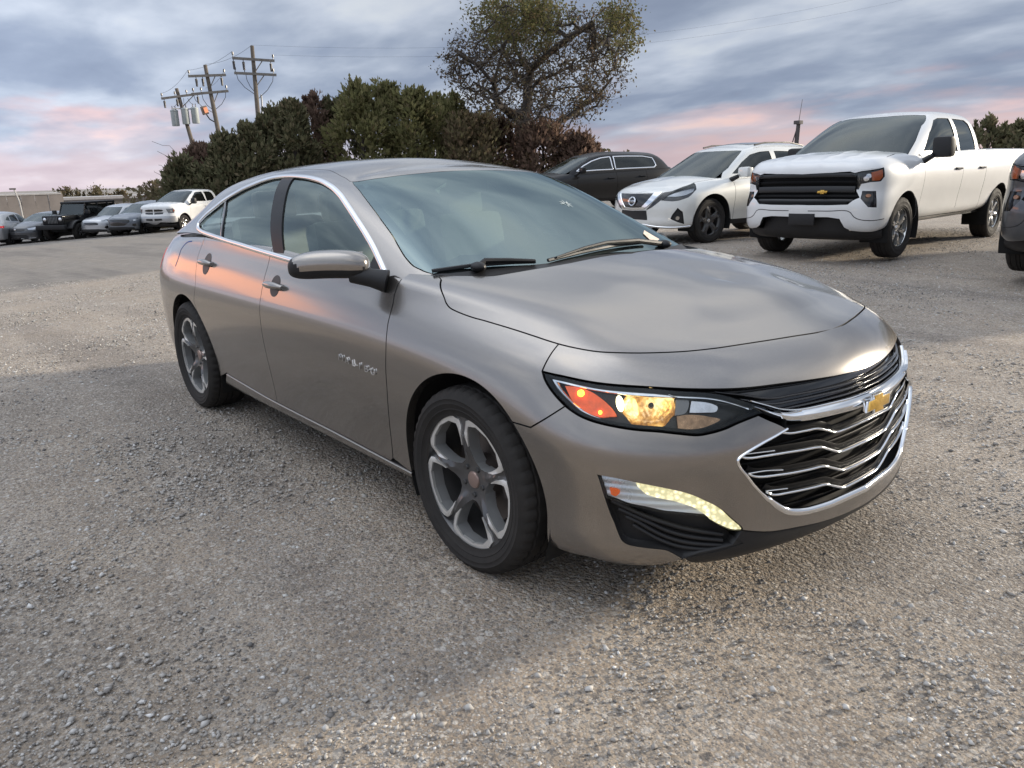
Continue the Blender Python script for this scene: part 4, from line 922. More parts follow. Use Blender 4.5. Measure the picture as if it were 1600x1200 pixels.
# ---------------------------------------------------------------- body surfaces of the pickup and the crossover (own frame: front axle at x=0, right side y<0)
def loft_skin(plan, K, xck, zck, smooth=2):
    PL = np.array(plan, float); x, y = PL[:, 0], -PL[:, 1]
    P2 = np.stack([x, y], -1)
    ex = np.concatenate([P2[1:2]*[1, -1], P2, P2[-2:-1]*[1, -1]])
    T = ex[2:]-ex[:-2]; T /= np.linalg.norm(T, axis=1, keepdims=True)
    N = np.stack([T[:, 1], -T[:, 0]], -1)
    s = np.concatenate([[0], np.cumsum(np.linalg.norm(np.diff(P2, axis=0), axis=1))])
    ks = sorted(K); arr = np.array([K[k] for k in ks]); nr = arr.shape[1]
    Z = np.stack([np.interp(s, s[ks], arr[:, j, 0]) for j in range(nr)], -1)
    I = np.stack([np.interp(s, s[ks], arr[:, j, 1]) for j in range(nr)], -1)
    for A in (Z, I):
        for _ in range(smooth):
            B = np.concatenate([A[1:2], A, A[-2:-1]]); A[:] = (B[:-2]+2*B[1:-1]+B[2:])/4
    R = np.zeros((len(x), nr+3, 3))
    for j in range(nr):
        R[:, j, :2] = P2-N*I[:, j:j+1]; R[:, j, 2] = Z[:, j]
    xc = np.interp(np.arange(len(x)), [a for a, b in xck], [b for a, b in xck]); zc = np.interp(xc, [a for a, b in zck], [b for a, b in zck])
    for k in range(len(x)):
        a = R[k, nr-1]; e = np.array([xc[k], 0, zc[k]])
        for m_, t in enumerate((.35, .7, 1.0)):
            p = a+(e-a)*t; p[2] = e[2]-(e[2]-a[2])*(1-t)**1.8; R[k, nr+m_] = p
    R[0, :, 1] = 0; R[-1, :, 1] = 0
    return Surf(R)
def loft_house(G):
    A = np.array(G, float); A[..., 1] *= -1
    return Surf(A)
def _raise(S):
    S.C[..., 2] = 1.30+(S.C[..., 2]-1.30)*1.075; return S
def truck_skin():
    plan = [(-5.0, 0), (-5.0, .45), (-4.98, .80), (-4.90, .97), (-4.6, 1.01), (-4.2, 1.015), (-3.745, 1.02), (-3.3, 1.015), (-2.9, 1.01), (-2.4, 1.005), (-1.9, 1.005), (-1.4, 1.005), (-.9, 1.005), (-.5, 1.01),
            (-.15, 1.015), (.15, 1.015), (.38, 1.01), (.56, .985), (.70, .925), (.80, .83), (.865, .70), (.905, .52), (.93, .35), (.945, .17), (.95, 0)]
    K = {0: [(.62, .1), (.66, .05), (.74, .02), (.84, 0), (.95, 0), (1.05, 0), (1.15, 0), (1.25, .0), (1.34, .005), (1.40, .02), (1.41, .07)],
         6: [(.55, .12), (.60, .07), (.68, .045), (.78, .03), (.90, .012), (1.02, .002), (1.12, .0), (1.21, .008), (1.31, .022), (1.39, .04), (1.41, .09)],
         8: [(.45, .15), (.50, .09), (.57, .06), (.70, .045), (.86, .02), (1.0, .004), (1.11, .0), (1.20, .012), (1.29, .032), (1.37, .06), (1.41, .11)],
         13: [(.45, .15), (.50, .09), (.57, .06), (.70, .045), (.86, .02), (1.0, .004), (1.10, .002), (1.18, .012), (1.25, .04), (1.315, .085), (1.36, .15)],
         15: [(.44, .14), (.49, .07), (.58, .035), (.72, .02), (.87, .005), (1.0, .0), (1.09, .005), (1.17, .02), (1.24, .055), (1.30, .11), (1.345, .19)],
         18: [(.34, .13), (.38, .05), (.46, .01), (.62, .0), (.76, .005), (.88, .03), (1.0, .03), (1.11, .035), (1.20, .065), (1.265, .13), (1.305, .23)],
         21: [(.36, .15), (.40, .06), (.48, .0), (.64, -.01), (.78, .0), (.90, .045), (1.02, .045), (1.13, .045), (1.215, .07), (1.28, .14), (1.315, .25)],
         24: [(.36, .15), (.40, .06), (.48, .0), (.64, -.02), (.78, -.01), (.90, .045), (1.02, .045), (1.13, .045), (1.22, .065), (1.29, .14), (1.33, .26)]}
    return loft_skin(plan, K, [(0, -4.6), (5, -4.2), (8, -2.9), (12, -.9), (14, -.25), (16, .0), (18, .14), (21, .26), (24, .32)],
                     [(-4.6, 1.41), (-2.9, 1.41), (-.9, 1.43), (-.2, 1.42), (.1, 1.405), (.3, 1.38), (.5, 1.355)])
def truck_house():
    return _raise(loft_house([
     [(-2.98, 0, 1.30), (-2.96, 0, 1.50), (-2.92, 0, 1.70), (-2.80, 0, 1.87), (-2.62, 0, 1.905), (-2.45, 0, 1.915), (-2.3, 0, 1.92)],
     [(-2.98, .45, 1.30), (-2.96, .43, 1.50), (-2.92, .40, 1.70), (-2.80, .36, 1.865), (-2.62, .28, 1.90), (-2.45, .15, 1.913), (-2.3, 0, 1.92)],
     [(-2.97, .78, 1.30), (-2.95, .73, 1.50), (-2.91, .67, 1.70), (-2.79, .58, 1.85), (-2.60, .44, 1.893), (-2.42, .22, 1.911), (-2.28, 0, 1.92)],
     [(-2.93, .89, 1.30), (-2.89, .835, 1.50), (-2.83, .765, 1.69), (-2.72, .67, 1.835), (-2.52, .49, 1.892), (-2.36, .24, 1.912), (-2.25, 0, 1.92)],
     [(-2.70, .925, 1.30), (-2.67, .87, 1.50), (-2.63, .80, 1.69), (-2.56, .69, 1.84), (-2.42, .51, 1.895), (-2.3, .25, 1.915), (-2.2, 0, 1.922)],
     [(-2.25, .93, 1.30), (-2.24, .875, 1.50), (-2.22, .80, 1.70), (-2.18, .69, 1.85), (-2.13, .51, 1.90), (-2.08, .25, 1.918), (-2.05, 0, 1.925)],
     [(-1.75, .93, 1.295), (-1.76, .875, 1.50), (-1.78, .80, 1.70), (-1.80, .69, 1.85), (-1.82, .51, 1.90), (-1.83, .25, 1.918), (-1.84, 0, 1.925)],
     [(-1.25, .93, 1.29), (-1.32, .875, 1.49), (-1.40, .80, 1.69), (-1.50, .685, 1.84), (-1.56, .51, 1.888), (-1.60, .25, 1.908), (-1.62, 0, 1.916)],
     [(-.75, .925, 1.28), (-.92, .865, 1.47), (-1.10, .79, 1.66), (-1.33, .67, 1.82), (-1.43, .50, 1.872), (-1.49, .25, 1.895), (-1.52, 0, 1.902)],
     [(-.38, .91, 1.28), (-.65, .84, 1.46), (-.93, .765, 1.64), (-1.24, .65, 1.805), (-1.36, .48, 1.858), (-1.43, .25, 1.884), (-1.47, 0, 1.893)],
     [(-.18, .85, 1.30), (-.53, .775, 1.48), (-.87, .71, 1.65), (-1.23, .62, 1.81), (-1.34, .44, 1.855), (-1.41, .23, 1.878), (-1.45, 0, 1.888)],
     [(-.08, .70, 1.31), (-.44, .64, 1.50), (-.80, .59, 1.67), (-1.19, .52, 1.825), (-1.31, .38, 1.860), (-1.39, .19, 1.876), (-1.44, 0, 1.884)],
     [(.02, .40, 1.32), (-.36, .37, 1.51), (-.75, .34, 1.69), (-1.15, .30, 1.84), (-1.29, .23, 1.866), (-1.38, .12, 1.877), (-1.43, 0, 1.881)],
     [(.06, 0, 1.32), (-.33, 0, 1.515), (-.73, 0, 1.695), (-1.13, 0, 1.845), (-1.28, 0, 1.869), (-1.37, 0, 1.877), (-1.43, 0, 1.880)]]))
def suv_skin():
    plan = [(-3.80, 0), (-3.79, .25), (-3.74, .5), (-3.64, .72), (-3.45, .86), (-3.15, .92), (-2.82, .945), (-2.4, .95), (-1.9, .95), (-1.4, .95), (-.95, .95), (-.55, .95),
            (-.2, .952), (.08, .952), (.3, .945), (.46, .915), (.60, .85), (.71, .765), (.80, .66), (.865, .55), (.91, .41), (.943, .27), (.962, .13), (.968, 0)]
    K = {0: [(.34, .12), (.40, .05), (.48, .02), (.60, 0), (.74, 0), (.86, .005), (.98, .02), (1.06, .04), (1.13, .07), (1.19, .11), (1.22, .2)],
         7: [(.27, .12), (.31, .07), (.37, .05), (.48, .045), (.64, .02), (.78, 0), (.90, .004), (.98, .02), (1.06, .05), (1.14, .09), (1.19, .15)],
         11: [(.27, .12), (.31, .07), (.37, .05), (.48, .045), (.64, .02), (.78, 0), (.89, .006), (.955, .025), (1.01, .055), (1.06, .10), (1.10, .17)],
         13: [(.28, .11), (.32, .06), (.39, .03), (.50, .015), (.64, .005), (.76, 0), (.855, .012), (.92, .045), (.965, .09), (1.005, .15), (1.04, .24)],
         15: [(.26, .12), (.30, .05), (.37, .01), (.48, .005), (.60, .0), (.72, .008), (.81, .03), (.88, .075), (.93, .13), (.965, .20), (.995, .29)],
         17: [(.25, .12), (.285, .05), (.35, .0), (.46, .0), (.58, .0), (.70, .01), (.80, .035), (.87, .085), (.92, .145), (.955, .22), (.985, .32)],
         20: [(.25, .12), (.285, .05), (.35, .0), (.46, .0), (.58, .0), (.70, .006), (.80, .022), (.875, .055), (.925, .115), (.96, .19), (.99, .30)],
         23: [(.25, .12), (.285, .05), (.35, .0), (.46, .0), (.58, .0), (.70, .0), (.80, .012), (.88, .036), (.93, .09), (.965, .17), (1.0, .29)]}
    return loft_skin(plan, K, [(0, -3.5), (4, -3.2), (7, -2.2), (10, -.95), (11, -.6), (12, -.38), (13, -.2), (15, .03), (17, .18), (19, .30), (21, .36), (23, .38)],
                     [(-3.5, 1.22), (-2.2, 1.2), (-.95, 1.17), (-.5, 1.155), (-.2, 1.135), (.1, 1.105), (.3, 1.075), (.4, 1.05), (.68, 1.0)])
def suv_house():
    return loft_house([
     [(-3.62, 0, 1.18), (-3.50, 0, 1.32), (-3.36, 0, 1.46), (-3.14, 0, 1.60), (-2.9, 0, 1.645), (-2.6, 0, 1.67), (-2.35, 0, 1.68)],
     [(-3.60, .35, 1.18), (-3.48, .33, 1.32), (-3.34, .31, 1.455), (-3.12, .28, 1.595), (-2.88, .22, 1.64), (-2.6, .12, 1.668), (-2.35, 0, 1.68)],
     [(-3.52, .64, 1.17), (-3.41, .60, 1.31), (-3.28, .55, 1.44), (-3.08, .48, 1.58), (-2.82, .36, 1.636), (-2.55, .18, 1.667), (-2.3, 0, 1.68)],
     [(-3.32, .80, 1.16), (-3.22, .74, 1.29), (-3.10, .68, 1.42), (-2.93, .60, 1.55), (-2.68, .45, 1.628), (-2.45, .22, 1.665), (-2.22, 0, 1.68)],
     [(-2.95, .855, 1.15), (-2.86, .80, 1.28), (-2.77, .735, 1.42), (-2.64, .645, 1.553), (-2.46, .48, 1.632), (-2.28, .24, 1.668), (-2.1, 0, 1.682)],
     [(-2.50, .872, 1.13), (-2.44, .82, 1.27), (-2.38, .755, 1.42), (-2.30, .662, 1.565), (-2.18, .50, 1.638), (-2.06, .25, 1.67), (-1.94, 0, 1.683)],
     [(-2.05, .875, 1.11), (-2.02, .825, 1.26), (-1.99, .76, 1.42), (-1.95, .668, 1.57), (-1.89, .51, 1.638), (-1.83, .26, 1.668), (-1.78, 0, 1.68)],
     [(-1.55, .875, 1.085), (-1.58, .825, 1.24), (-1.61, .76, 1.41), (-1.64, .668, 1.565), (-1.63, .51, 1.63), (-1.61, .26, 1.66), (-1.60, 0, 1.672)],
     [(-1.08, .873, 1.065), (-1.18, .82, 1.225), (-1.28, .755, 1.39), (-1.38, .66, 1.55), (-1.43, .51, 1.613), (-1.45, .26, 1.645), (-1.47, 0, 1.658)],
     [(-.68, .868, 1.045), (-.86, .81, 1.20), (-1.03, .74, 1.365), (-1.21, .648, 1.527), (-1.30, .50, 1.592), (-1.35, .26, 1.627), (-1.38, 0, 1.64)],
     [(-.38, .84, 1.035), (-.62, .78, 1.19), (-.87, .715, 1.35), (-1.12, .632, 1.513), (-1.22, .48, 1.578), (-1.28, .25, 1.612), (-1.32, 0, 1.625)],
     [(-.24, .77, 1.06), (-.52, .715, 1.21), (-.81, .66, 1.365), (-1.09, .60, 1.52), (-1.19, .44, 1.575), (-1.25, .23, 1.606), (-1.29, 0, 1.618)],
     [(-.16, .63, 1.075), (-.46, .585, 1.235), (-.77, .54, 1.39), (-1.07, .50, 1.54), (-1.17, .38, 1.582), (-1.23, .19, 1.604), (-1.27, 0, 1.614)],
     [(-.09, .40, 1.085), (-.41, .37, 1.25), (-.73, .34, 1.41), (-1.04, .30, 1.555), (-1.15, .23, 1.59), (-1.22, .12, 1.604), (-1.26, 0, 1.611)],
     [(-.06, 0, 1.09), (-.38, 0, 1.255), (-.71, 0, 1.415), (-1.02, 0, 1.562), (-1.14, 0, 1.595), (-1.21, 0, 1.605), (-1.26, 0, 1.610)]])
# outlines of lamps, grilles, openings and windows of the white pickup (T) and the white crossover (M)
F2 = {
 'TS_grille': [(7.463,0.753),(7.142,0.76),(6.944,0.776),(6.856,0.753),(6.84,0.648),(6.837,0.57),(6.798,0.488),(6.864,0.451),(6.923,0.395),(7.138,0.383),(7.406,0.382)],
 'TS_lamp': [(6.929,0.742),(6.794,0.781),(6.505,0.817),(6.5,0.712),(6.55,0.669),(6.683,0.668),(6.792,0.649),(6.816,0.59),(6.835,0.59),(6.853,0.723)],
 'TS_amber': [(6.677,0.772),(6.514,0.804),(6.511,0.709),(6.556,0.673),(6.66,0.675)],
 'TS_vent': [(6.769,0.571),(6.606,0.565),(6.598,0.358),(6.694,0.368),(6.783,0.477)],
 'TS_hood': [(6.557,0.821),(6.752,0.797),(6.943,0.774),(7.187,0.759),(7.451,0.753)],
 'TS_hood_side': [(6.557,0.821),(6.543,0.89),(6.442,0.93),(5.937,1.063),(5.064,1.317)],
 'TS_seam': [(7.4,0.309),(7.131,0.31),(6.905,0.313),(6.807,0.241),(6.456,0.215)],
 'TS_mouth': [(7.394,0.192),(6.99,0.193),(6.935,0.148),(6.879,0.014),(6.759,0.0),(6.38,0.0)],
 'TS_plate': [(7.534,0.244),(7.436,0.243),(7.44,0.141),(7.534,0.16)],
 'TS_arch': [(6.387,0.26),(6.379,0.349),(6.325,0.479),(6.194,0.531),(6.008,0.539),(5.731,0.502),(5.466,0.409),(5.269,0.253),(4.824,0.0)],
 'TS_doorf': [(5.404,0.803),(5.434,0.563),(5.321,0.384),(5.106,0.142)],
 'TS_doorb': [(3.31,1.228),(3.978,0.737),(3.83,0.453),(3.48,0.059)],
 'TS_cab': [(2.727,1.039),(3.015,0.746),(2.907,0.447),(2.678,0.127)],
 'TS_badge': [(5.86,0.924),(5.414,0.945)],
 'TH_ws_side': [(2.899,0.629),(2.968,0.432),(2.963,0.257),(2.982,0.159),(3.016,0.115)],
 'TH_header': [(2.899,0.629),(3.266,0.581),(3.629,0.56),(3.782,0.489)],
 'TH_win1': [(2.725,0.092),(2.749,0.233),(2.722,0.407),(2.476,0.558),(2.232,0.596),(1.816,0.615),(1.896,0.421),(1.871,0.274),(1.816,0.104),(2.339,0.03)],
 'TH_win2': [(1.667,0.62),(0.884,0.661),(0.893,0.596),(0.98,0.393),(0.963,0.212),(1.041,0.148),(1.353,0.113),(1.739,0.088),(1.776,0.262),(1.777,0.423)],
 'TH_sticker': [(3.167,0.134),(3.09,0.149),(3.069,0.093),(3.147,0.084)],
 'MS_chromeV': [(5.875,0.423),(5.682,0.435),(5.518,0.558),(5.368,0.718),(5.511,0.704),(5.62,0.573),(5.738,0.46),(5.875,0.45)],
 'MS_grille': [(5.911,0.693),(5.517,0.701),(5.62,0.573),(5.745,0.463),(5.875,0.453)],
 'MS_smoke': [(5.347,0.718),(5.2,0.745),(4.981,0.859),(4.64,0.958),(5.198,0.726),(5.376,0.58),(5.544,0.456),(5.646,0.417)],
 'MS_lamp': [(5.368,0.58),(5.198,0.722),(4.988,0.839),(4.661,0.951),(4.751,0.739),(4.936,0.609),(5.079,0.569),(5.19,0.561)],
 'MS_low': [(5.875,0.402),(5.639,0.412),(5.616,0.233),(5.87,0.242)],
 'MS_fog': [(5.105,0.444),(5.027,0.369),(4.998,0.156),(5.077,0.189),(5.209,0.252),(5.184,0.325)],
 'MS_trim': [(5.676,0.218),(5.479,0.129),(5.318,0.008),(4.758,0.0)],
 'MS_arch': [(4.454,0.0),(4.785,0.123),(4.772,0.298),(4.668,0.466),(4.435,0.581),(4.206,0.554),(4.0,0.418),(3.896,0.196)],
 'MS_hood': [(4.64,0.958),(4.981,0.859),(5.2,0.753),(5.385,0.725),(5.646,0.704),(5.913,0.7)],
 'MS_hood_side': [(4.64,0.958),(4.457,1.038),(4.085,1.218),(3.9,1.292)],
 'MH_ws_side': [(3.409,0.628),(3.369,0.39),(3.336,0.215),(3.353,0.126)],
 'MH_header': [(3.409,0.628),(3.665,0.586),(4.003,0.577)],
}
# ---------------------------------------------------------------- the taupe sedan (at the origin, nose towards +x)
def chart_xz(S, pts):
    """chart position of side points given by x and z (right side)"""
    pts = np.atleast_2d(np.asarray(pts, float))
    g = np.stack(np.meshgrid(np.linspace(0, S.cu[-1], 160), np.linspace(0, S.cv[10], 40), indexing='ij'), -1).reshape(-1, 2)
    P = S.at(g)[0]; out = []
    for x, z in pts:
        c = g[np.argmin((P[:, 0]-x)**2+(P[:, 2]-z)**2+np.where(np.abs(P[:, 1]) < .5, 9, 0))].copy()
        for _ in range(8):
            e = 1e-3; a = S.at(np.array([c, c+[e, 0], c+[0, e]]))[0][:, [0, 2]]
            J = np.stack([(a[1]-a[0])/e, (a[2]-a[0])/e], 1)
            try: d = np.linalg.solve(J, np.array([x, z])-a[0])
            except np.linalg.LinAlgError: break
            c = c+np.clip(d, -.05, .05)
        out.append(c)
    return np.array(out)

def rev(a): return np.asarray(a)[::-1]
def cat(*a): return np.concatenate([np.atleast_2d(np.asarray(q, float)) for q in a])

def make_wheel(parent, name, loc, right=True, R=.339, RR=.251, W=.245, label=None, style='fork', tyre_mat=None, detail=1, spin=0.0, rim=None, cut=None):
    """wheel with its face towards -y (right) or +y (left)"""
    e = bpy.data.objects.new(name, None); e.empty_display_size = .1; link(e, parent)
    e.location = loc; e.rotation_euler = (0, 0, 0 if right else math.pi)
    if label: e['label'] = label
    w = W/2; n = 144 if detail > 1 else 72 if detail else 40
    prof = [(RR-.012, .86*w), (RR+.002, .88*w), (RR+.010, .93*w), (RR+.013, .955*w), (RR+.016, .945*w), (RR+.030, .985*w), (RR+.034, 1.0*w), (RR+.037, .99*w), (RR+(R-RR)*.55, 1.0*w), (RR+(R-RR)*.58, 1.012*w), (RR+(R-RR)*.61, .995*w), (R-.026, .955*w), (R-.013, .89*w), (R-.006, .80*w), (R-.002, .66*w),
            (R-.001, .60*w), (R-.009, .585*w), (R-.009, .53*w), (R, .51*w), (R+.0005, .17*w), (R-.009, .155*w), (R-.009, .095*w), (R, .08*w)]
    prof = prof+[(r, -h) for r, h in prof[::-1]]
    V = []; F = []
    for i, (r, h) in enumerate(prof):
        for k in range(n):
            a = 2*math.pi*k/n; rr, hh = r, h
            if detail and abs(h) > .59*w and r > R-.03:
                if k % 3 == 0: rr = r-(.006 if abs(h) < .93*w else .002)
            elif detail and k % 4 == 0 and r > R-.004: rr = r-.004
            V.append((rr*math.cos(a), -hh, rr*math.sin(a)))
    q = len(prof)
    for i in range(q-1):
        for k in range(n): F.append((i*n+k, i*n+(k+1) % n, (i+1)*n+(k+1) % n, (i+1)*n+k))
    t = mesh_obj('tyre', V, F, tyre_mat or RUBBER, e, smooth=False)
    bm = bmesh.new(); bm.from_mesh(t.data); bmesh.ops.recalc_face_normals(bm, faces=bm.faces); bm.to_mesh(t.data); bm.free(); smooth_by_angle(t, 32)
    L = .80*w                                       # lip plane
    rimm = rim or RIM_DARK; cutm = cut or RIM_CUT
    b = MB(); b.lathe([(RR+.002, -L-.006), (RR-.0015, -L-.008), (RR-.004, -L-.004), (RR-.008, -L+.006), (RR-.020, -L+.03), (RR-.026, 0), (RR-.024, .8*w), (RR, .86*w)], n=64, axis='y')
    ro = b.build('rim_barrel', rimm, e, smooth=40)
    b = MB(); b.lathe([(.03, -.005), (RR*.66, -.005), (RR*.66, .018), (.03, .018)], n=48, axis='y'); b.lathe([(.0, -.045), (.075, -.045), (.085, .0), (.0, .0)], n=24, axis='y')
    b.box((RR*.50, .004, RR*.12), (.07, .05, .15), Matrix.Rotation(-.2, 3, 'Y'))
    b.build('brake_disc', DISC, e)
    # face
    R1 = RR-.0045
    if style == 'fork':
        half = [(.074, 10), (.092, 21.5), (.118, 27.0), (.152, 28.4), (.188, 27.8), (.204, 26.6), (.2185, 15.5), (.2215, 0)]
        fout = [(.128, 28.6), (.160, 32.2), (.196, 32.6), (.218, 31.0), (.2362, 22), (.2368, 10), (.2375, 0)]
        fin = [(.130, 27.6), (.152, 28.5), (.188, 27.9), (.204, 26.7), (.2185, 15.6), (.2215, 0)]
        ns = 5
    else:                                            # multi: plain spokes
        ns = {'five': 5, 'six': 6, 'ten': 10}.get(style, 5); hw = 180/ns
        half = [(.080, hw*.30), (.12, hw*.58), (.18, hw*.70), (.212, hw*.66), (.2225, hw*.45), (.2235, 0)]
        fout = fin = None
    sc = R1/.239
    def pol(pts, phi):
        pp = [(r*sc, d) for r, d in pts]
        full = [(r, d) for r, d in pp]+[(r, -d) for r, d in pp[::-1] if d != 0]
        return np.array([(r*math.cos(math.radians(phi+d)), r*math.sin(math.radians(phi+d))) for r, d in full])
    off0 = 90+180/ns+math.degrees(spin)
    wins = [pol(half, off0+360/ns*k) for k in range(ns)]
    circ = np.array([(R1*math.cos(a), R1*math.sin(a)) for a in np.linspace(0, 2*math.pi, 72, endpoint=False)])
    def face_h(P, lift=0.0):
        r = np.hypot(P[:, 0], P[:, 1])/sc; th = np.degrees(np.arctan2(P[:, 1], P[:, 0]))
        d = (th-off0+180/ns) % (360/ns); d = np.minimum(d, 360/ns-d); arc = np.radians(d)*r
        base = np.interp(r, [0, .05, .075, .12, .20, .25], [L-.030, L-.028, L-.022, L-.010, L-.004, L-.002])
        ridge = np.clip(1-arc/.016, 0, 1)*np.interp(r, [.06, .1, .17, .235], [0, .010, .010, -.006])
        hol = -.012*np.clip(1-arc/np.maximum(.001, (r-.150)*.42), 0, 1)*(r > .165)
        return base+ridge+hol+lift
    def face(name, outer, holes, lift, depth, mats, h):
        vs, fs, be = cut_region(outer, holes, h, None, 0.0)
        H = face_h(vs, lift); V = [(a, -c, b_) for (a, b_), c in zip(vs, H)]; F = [tuple(f) for f in fs]; M = [0]*len(F)
        for a, b_ in be:
            k = len(V); A, B = V[a], V[b_]
            inw = 1.0
            V += [A, B, (B[0]*inw, B[1]+depth, B[2]*inw), (A[0]*inw, A[1]+depth, A[2]*inw)]; F.append((k+1, k, k+3, k+2)); M.append(1)
        o = mesh_obj(name, V, F, None, e, smooth=False, mats=mats, midx=M)
        bm = bmesh.new(); bm.from_mesh(o.data); bmesh.ops.remove_doubles(bm, verts=bm.verts, dist=1e-6); bmesh.ops.recalc_face_normals(bm, faces=bm.faces)
        bm.to_mesh(o.data); bm.free()
        return smooth_by_angle(o, 30)
    hh = .010 if detail > 1 else .02
    face('spokes', circ, wins, 0.0, .045, [rimm if fout else cutm, RIM_WALL], hh)
    if fout:
        for k in range(ns):
            phi = off0+360/ns*k
            po = [(r*sc, d) for r, d in fout]; pi_ = [(r*sc, d) for r, d in fin]
            ang = po+[(r, -d) for r, d in po[::-1] if d]+[(r, -d) for r, d in pi_ if d]+[(r, d) for r, d in pi_[::-1]]
            outl = np.array([(r*math.cos(math.radians(phi+d)), r*math.sin(math.radians(phi+d))) for r, d in ang])
            face('machined_edge', outl, [], .006, .012, [cutm, cutm], hh)
    b = MB(); b.lathe([(.0, -L+.022), (.022, -L+.022), (.029, -L+.024), (.032, -L+.029), (.032, -L+.05)], n=24, axis='y')
    b.build('hub_cap', CAP_RED if style == 'fork' else SILVER_REFL, e)
    for k in range(5):
        a = math.radians(off0+72*k)
        b = MB(); b.lathe([(.0, -L+.020), (.008, -L+.020), (.0105, -L+.024), (.0105, -L+.045)], n=6, axis='y', c=(.054*math.cos(a), 0, .054*math.sin(a)))
        b.build('lug_nut', NUT_DARK, e)
    return e

def build_sedan():
    root = thing('sedan', 'taupe metallic sedan with its right headlight lit, nearest car on the gravel', 'car')
    S, Hs = sedan_skin(), sedan_house()
    f = {k: np.array(v) for k, v in F.items()}
    sm, tm = S.cu[-1], S.cv[-1]; hm, hv = Hs.cu[-1], Hs.cv[-1]
    P = PAINT_TAUPE
    cm = lambda k, st=.012: catmull(f[k], st)
    def toend(pl, S_=None):                       # continue a line straight to the centreline of the car
        a, b = pl[-4], pl[-1]; return cat(pl, [[sm, b[1]+(b[1]-a[1])/(b[0]-a[0])*(sm-b[0])*.3]])
    arcF = lambda a0, a1, n=40, r=.392: chart_xz(S, [(r*math.cos(a), .333+r*math.sin(a)) for a in np.radians(np.linspace(a0, a1, n))])
    arcR = lambda a0, a1, n=40, r=.39: chart_xz(S, [(-2.829+r*math.cos(a), .333+r*math.sin(a)) for a in np.radians(np.linspace(a0, a1, n))])
    hood = toend(cm('S_hood')); hl_top = toend(cm('S_hl_top')); gr = toend(cm('S_grille', .006)); hl_low = cm('S_hl_low', .008)
    lip_top = toend(cm('S_lip_top')); seam_up = cm('S_seam_up'); seam_low = cm('S_seam_low')
    k_seam = int(np.argmin(np.linalg.norm(hl_low-f['S_seam_low'][0], axis=1)))
    pocket = cm('S_pocket_left', .006); drl_top = cm('S_drl_top', .006); bb = cm('S_bump_bot')
    # --- bonnet, nose, bumper
    rear = cm('S_hood_rear'); e = rear[-1]
    loop = cat(hood, [[sm, tm]], [[e[0]+.16, tm]], rev(rear))
    cre = catmull(chart_line(S, [(-.34, -.46), (-.1, -.44), (.2, -.39), (.5, -.32), (.70, -.27), (.86, -.22)]), .03)
    def hood_fn(c):                                # raised middle of the bonnet, with a soft edge
        d = np.full(len(c), 1e9); sg = np.zeros(len(c))
        for a, b in zip(cre[:-1], cre[1:]):
            ab = b-a; t = np.clip(((c-a)@ab)/(ab@ab), 0, 1); q = c-a-t[:, None]*ab; dd = np.linalg.norm(q, axis=1)
            cr = ab[0]*q[:, 1]-ab[1]*q[:, 0]; sg = np.where(dd < d, cr, sg); d = np.minimum(d, dd)
        x = np.where(sg > 0, d, -d)/.06
        end = np.clip((hood_y(c)-.01)/.30, 0, 1); end = end*end*(3-2*end)
        return .0045/(1+np.exp(-np.clip(x*2.2, -30, 30)))*end
    hood_line = hood
    def hood_y(c): return np.clip(c[:, 1]-np.interp(c[:, 0], hood_line[:, 0], hood_line[:, 1]), 0, 1)
    panel('bonnet', S, loop, P, root, h=.03, mirror='join', fn=hood_fn, gap=.003)
    nose = cat(seam_up, hl_top, rev(hood)[:-1])
    nose = nose[:-1] if False else nose
    kf = int(np.argmin(np.linalg.norm(hood-f['S_seam_up'][0], axis=1)))
    nose = cat(seam_up, hl_top, rev(hood[kf:]))
    panel('nose_panel', S, nose, P, root, h=.025, mirror='join', gap=.0028)
    a_front = arcF(47.3, -16, 30)
    lower = cat(rev(seam_low), hl_low[k_seam:], cm('S_wing_low', .01), gr, rev(lip_top), rev(drl_top), pocket, rev(bb), rev(a_front))
    panel('front_bumper', S, lower, P, root, h=.022, mirror='join', thick=.03, gap=.0022)
    # lip and air dam
    lip = cat(f['S_pocket_left'][-1:], [[f['S_pocket_left'][-1][0]+.03, .10]], [[f['S_lip_bot'][2][0], .05]], [[sm, .0]], rev(lip_top), f['S_pocket_left'][-1:]+[.14, .045], f['S_pocket_left'][-1:]+[.05, .025])
    panel('front_lip', S, lip, BLACK_PLASTIC, root, h=.03, mirror='join', off=-.004, thick=.05)
    # --- sides
    door_f = cm('S_door_front'); rock = cm('S_rocker', .03); rd = cm('S_rdoor_rear')
    belt = .885
    fend = cat(hood[:kf+1], seam_up, hl_low[:k_seam+1], seam_low, arcF(47.3, 190, 60), rock[:2], rev(door_f), [[door_f[0][0], .99]], [[hood[0][0]-.10, 1.05]])
    both(panel, 'front_wing', S, fend, P, root, h=.03, gap=.0026)
    bl = chart_xz(S, [(-1.64, z) for z in (.285, .45, .6, .75, .9, .97)]); bl = cat(bl, [[bl[-1][0], belt]])
    def rock_to(x0, x1):
        px = S.at(rock)[0][:, 0]; m = (px < max(x0, x1)) & (px > min(x0, x1)); return rock[m]
    fd = cat([[door_f[0][0], belt]], door_f, rock_to(-.51, -1.63), bl)
    both(panel, 'front_door', S, fd, P, root, h=.035, gap=.0026)
    rd2 = cat([[rd[0][0]+.0, belt]], rd)
    aR = arcR(52, -9, 30)
    k0 = aR[0]
    rdoor = cat(rev(bl), rock_to(-1.65, -2.36), rev(aR), [k0], rev(rd2))
    both(panel, 'rear_door', S, rdoor, P, root, h=.035)
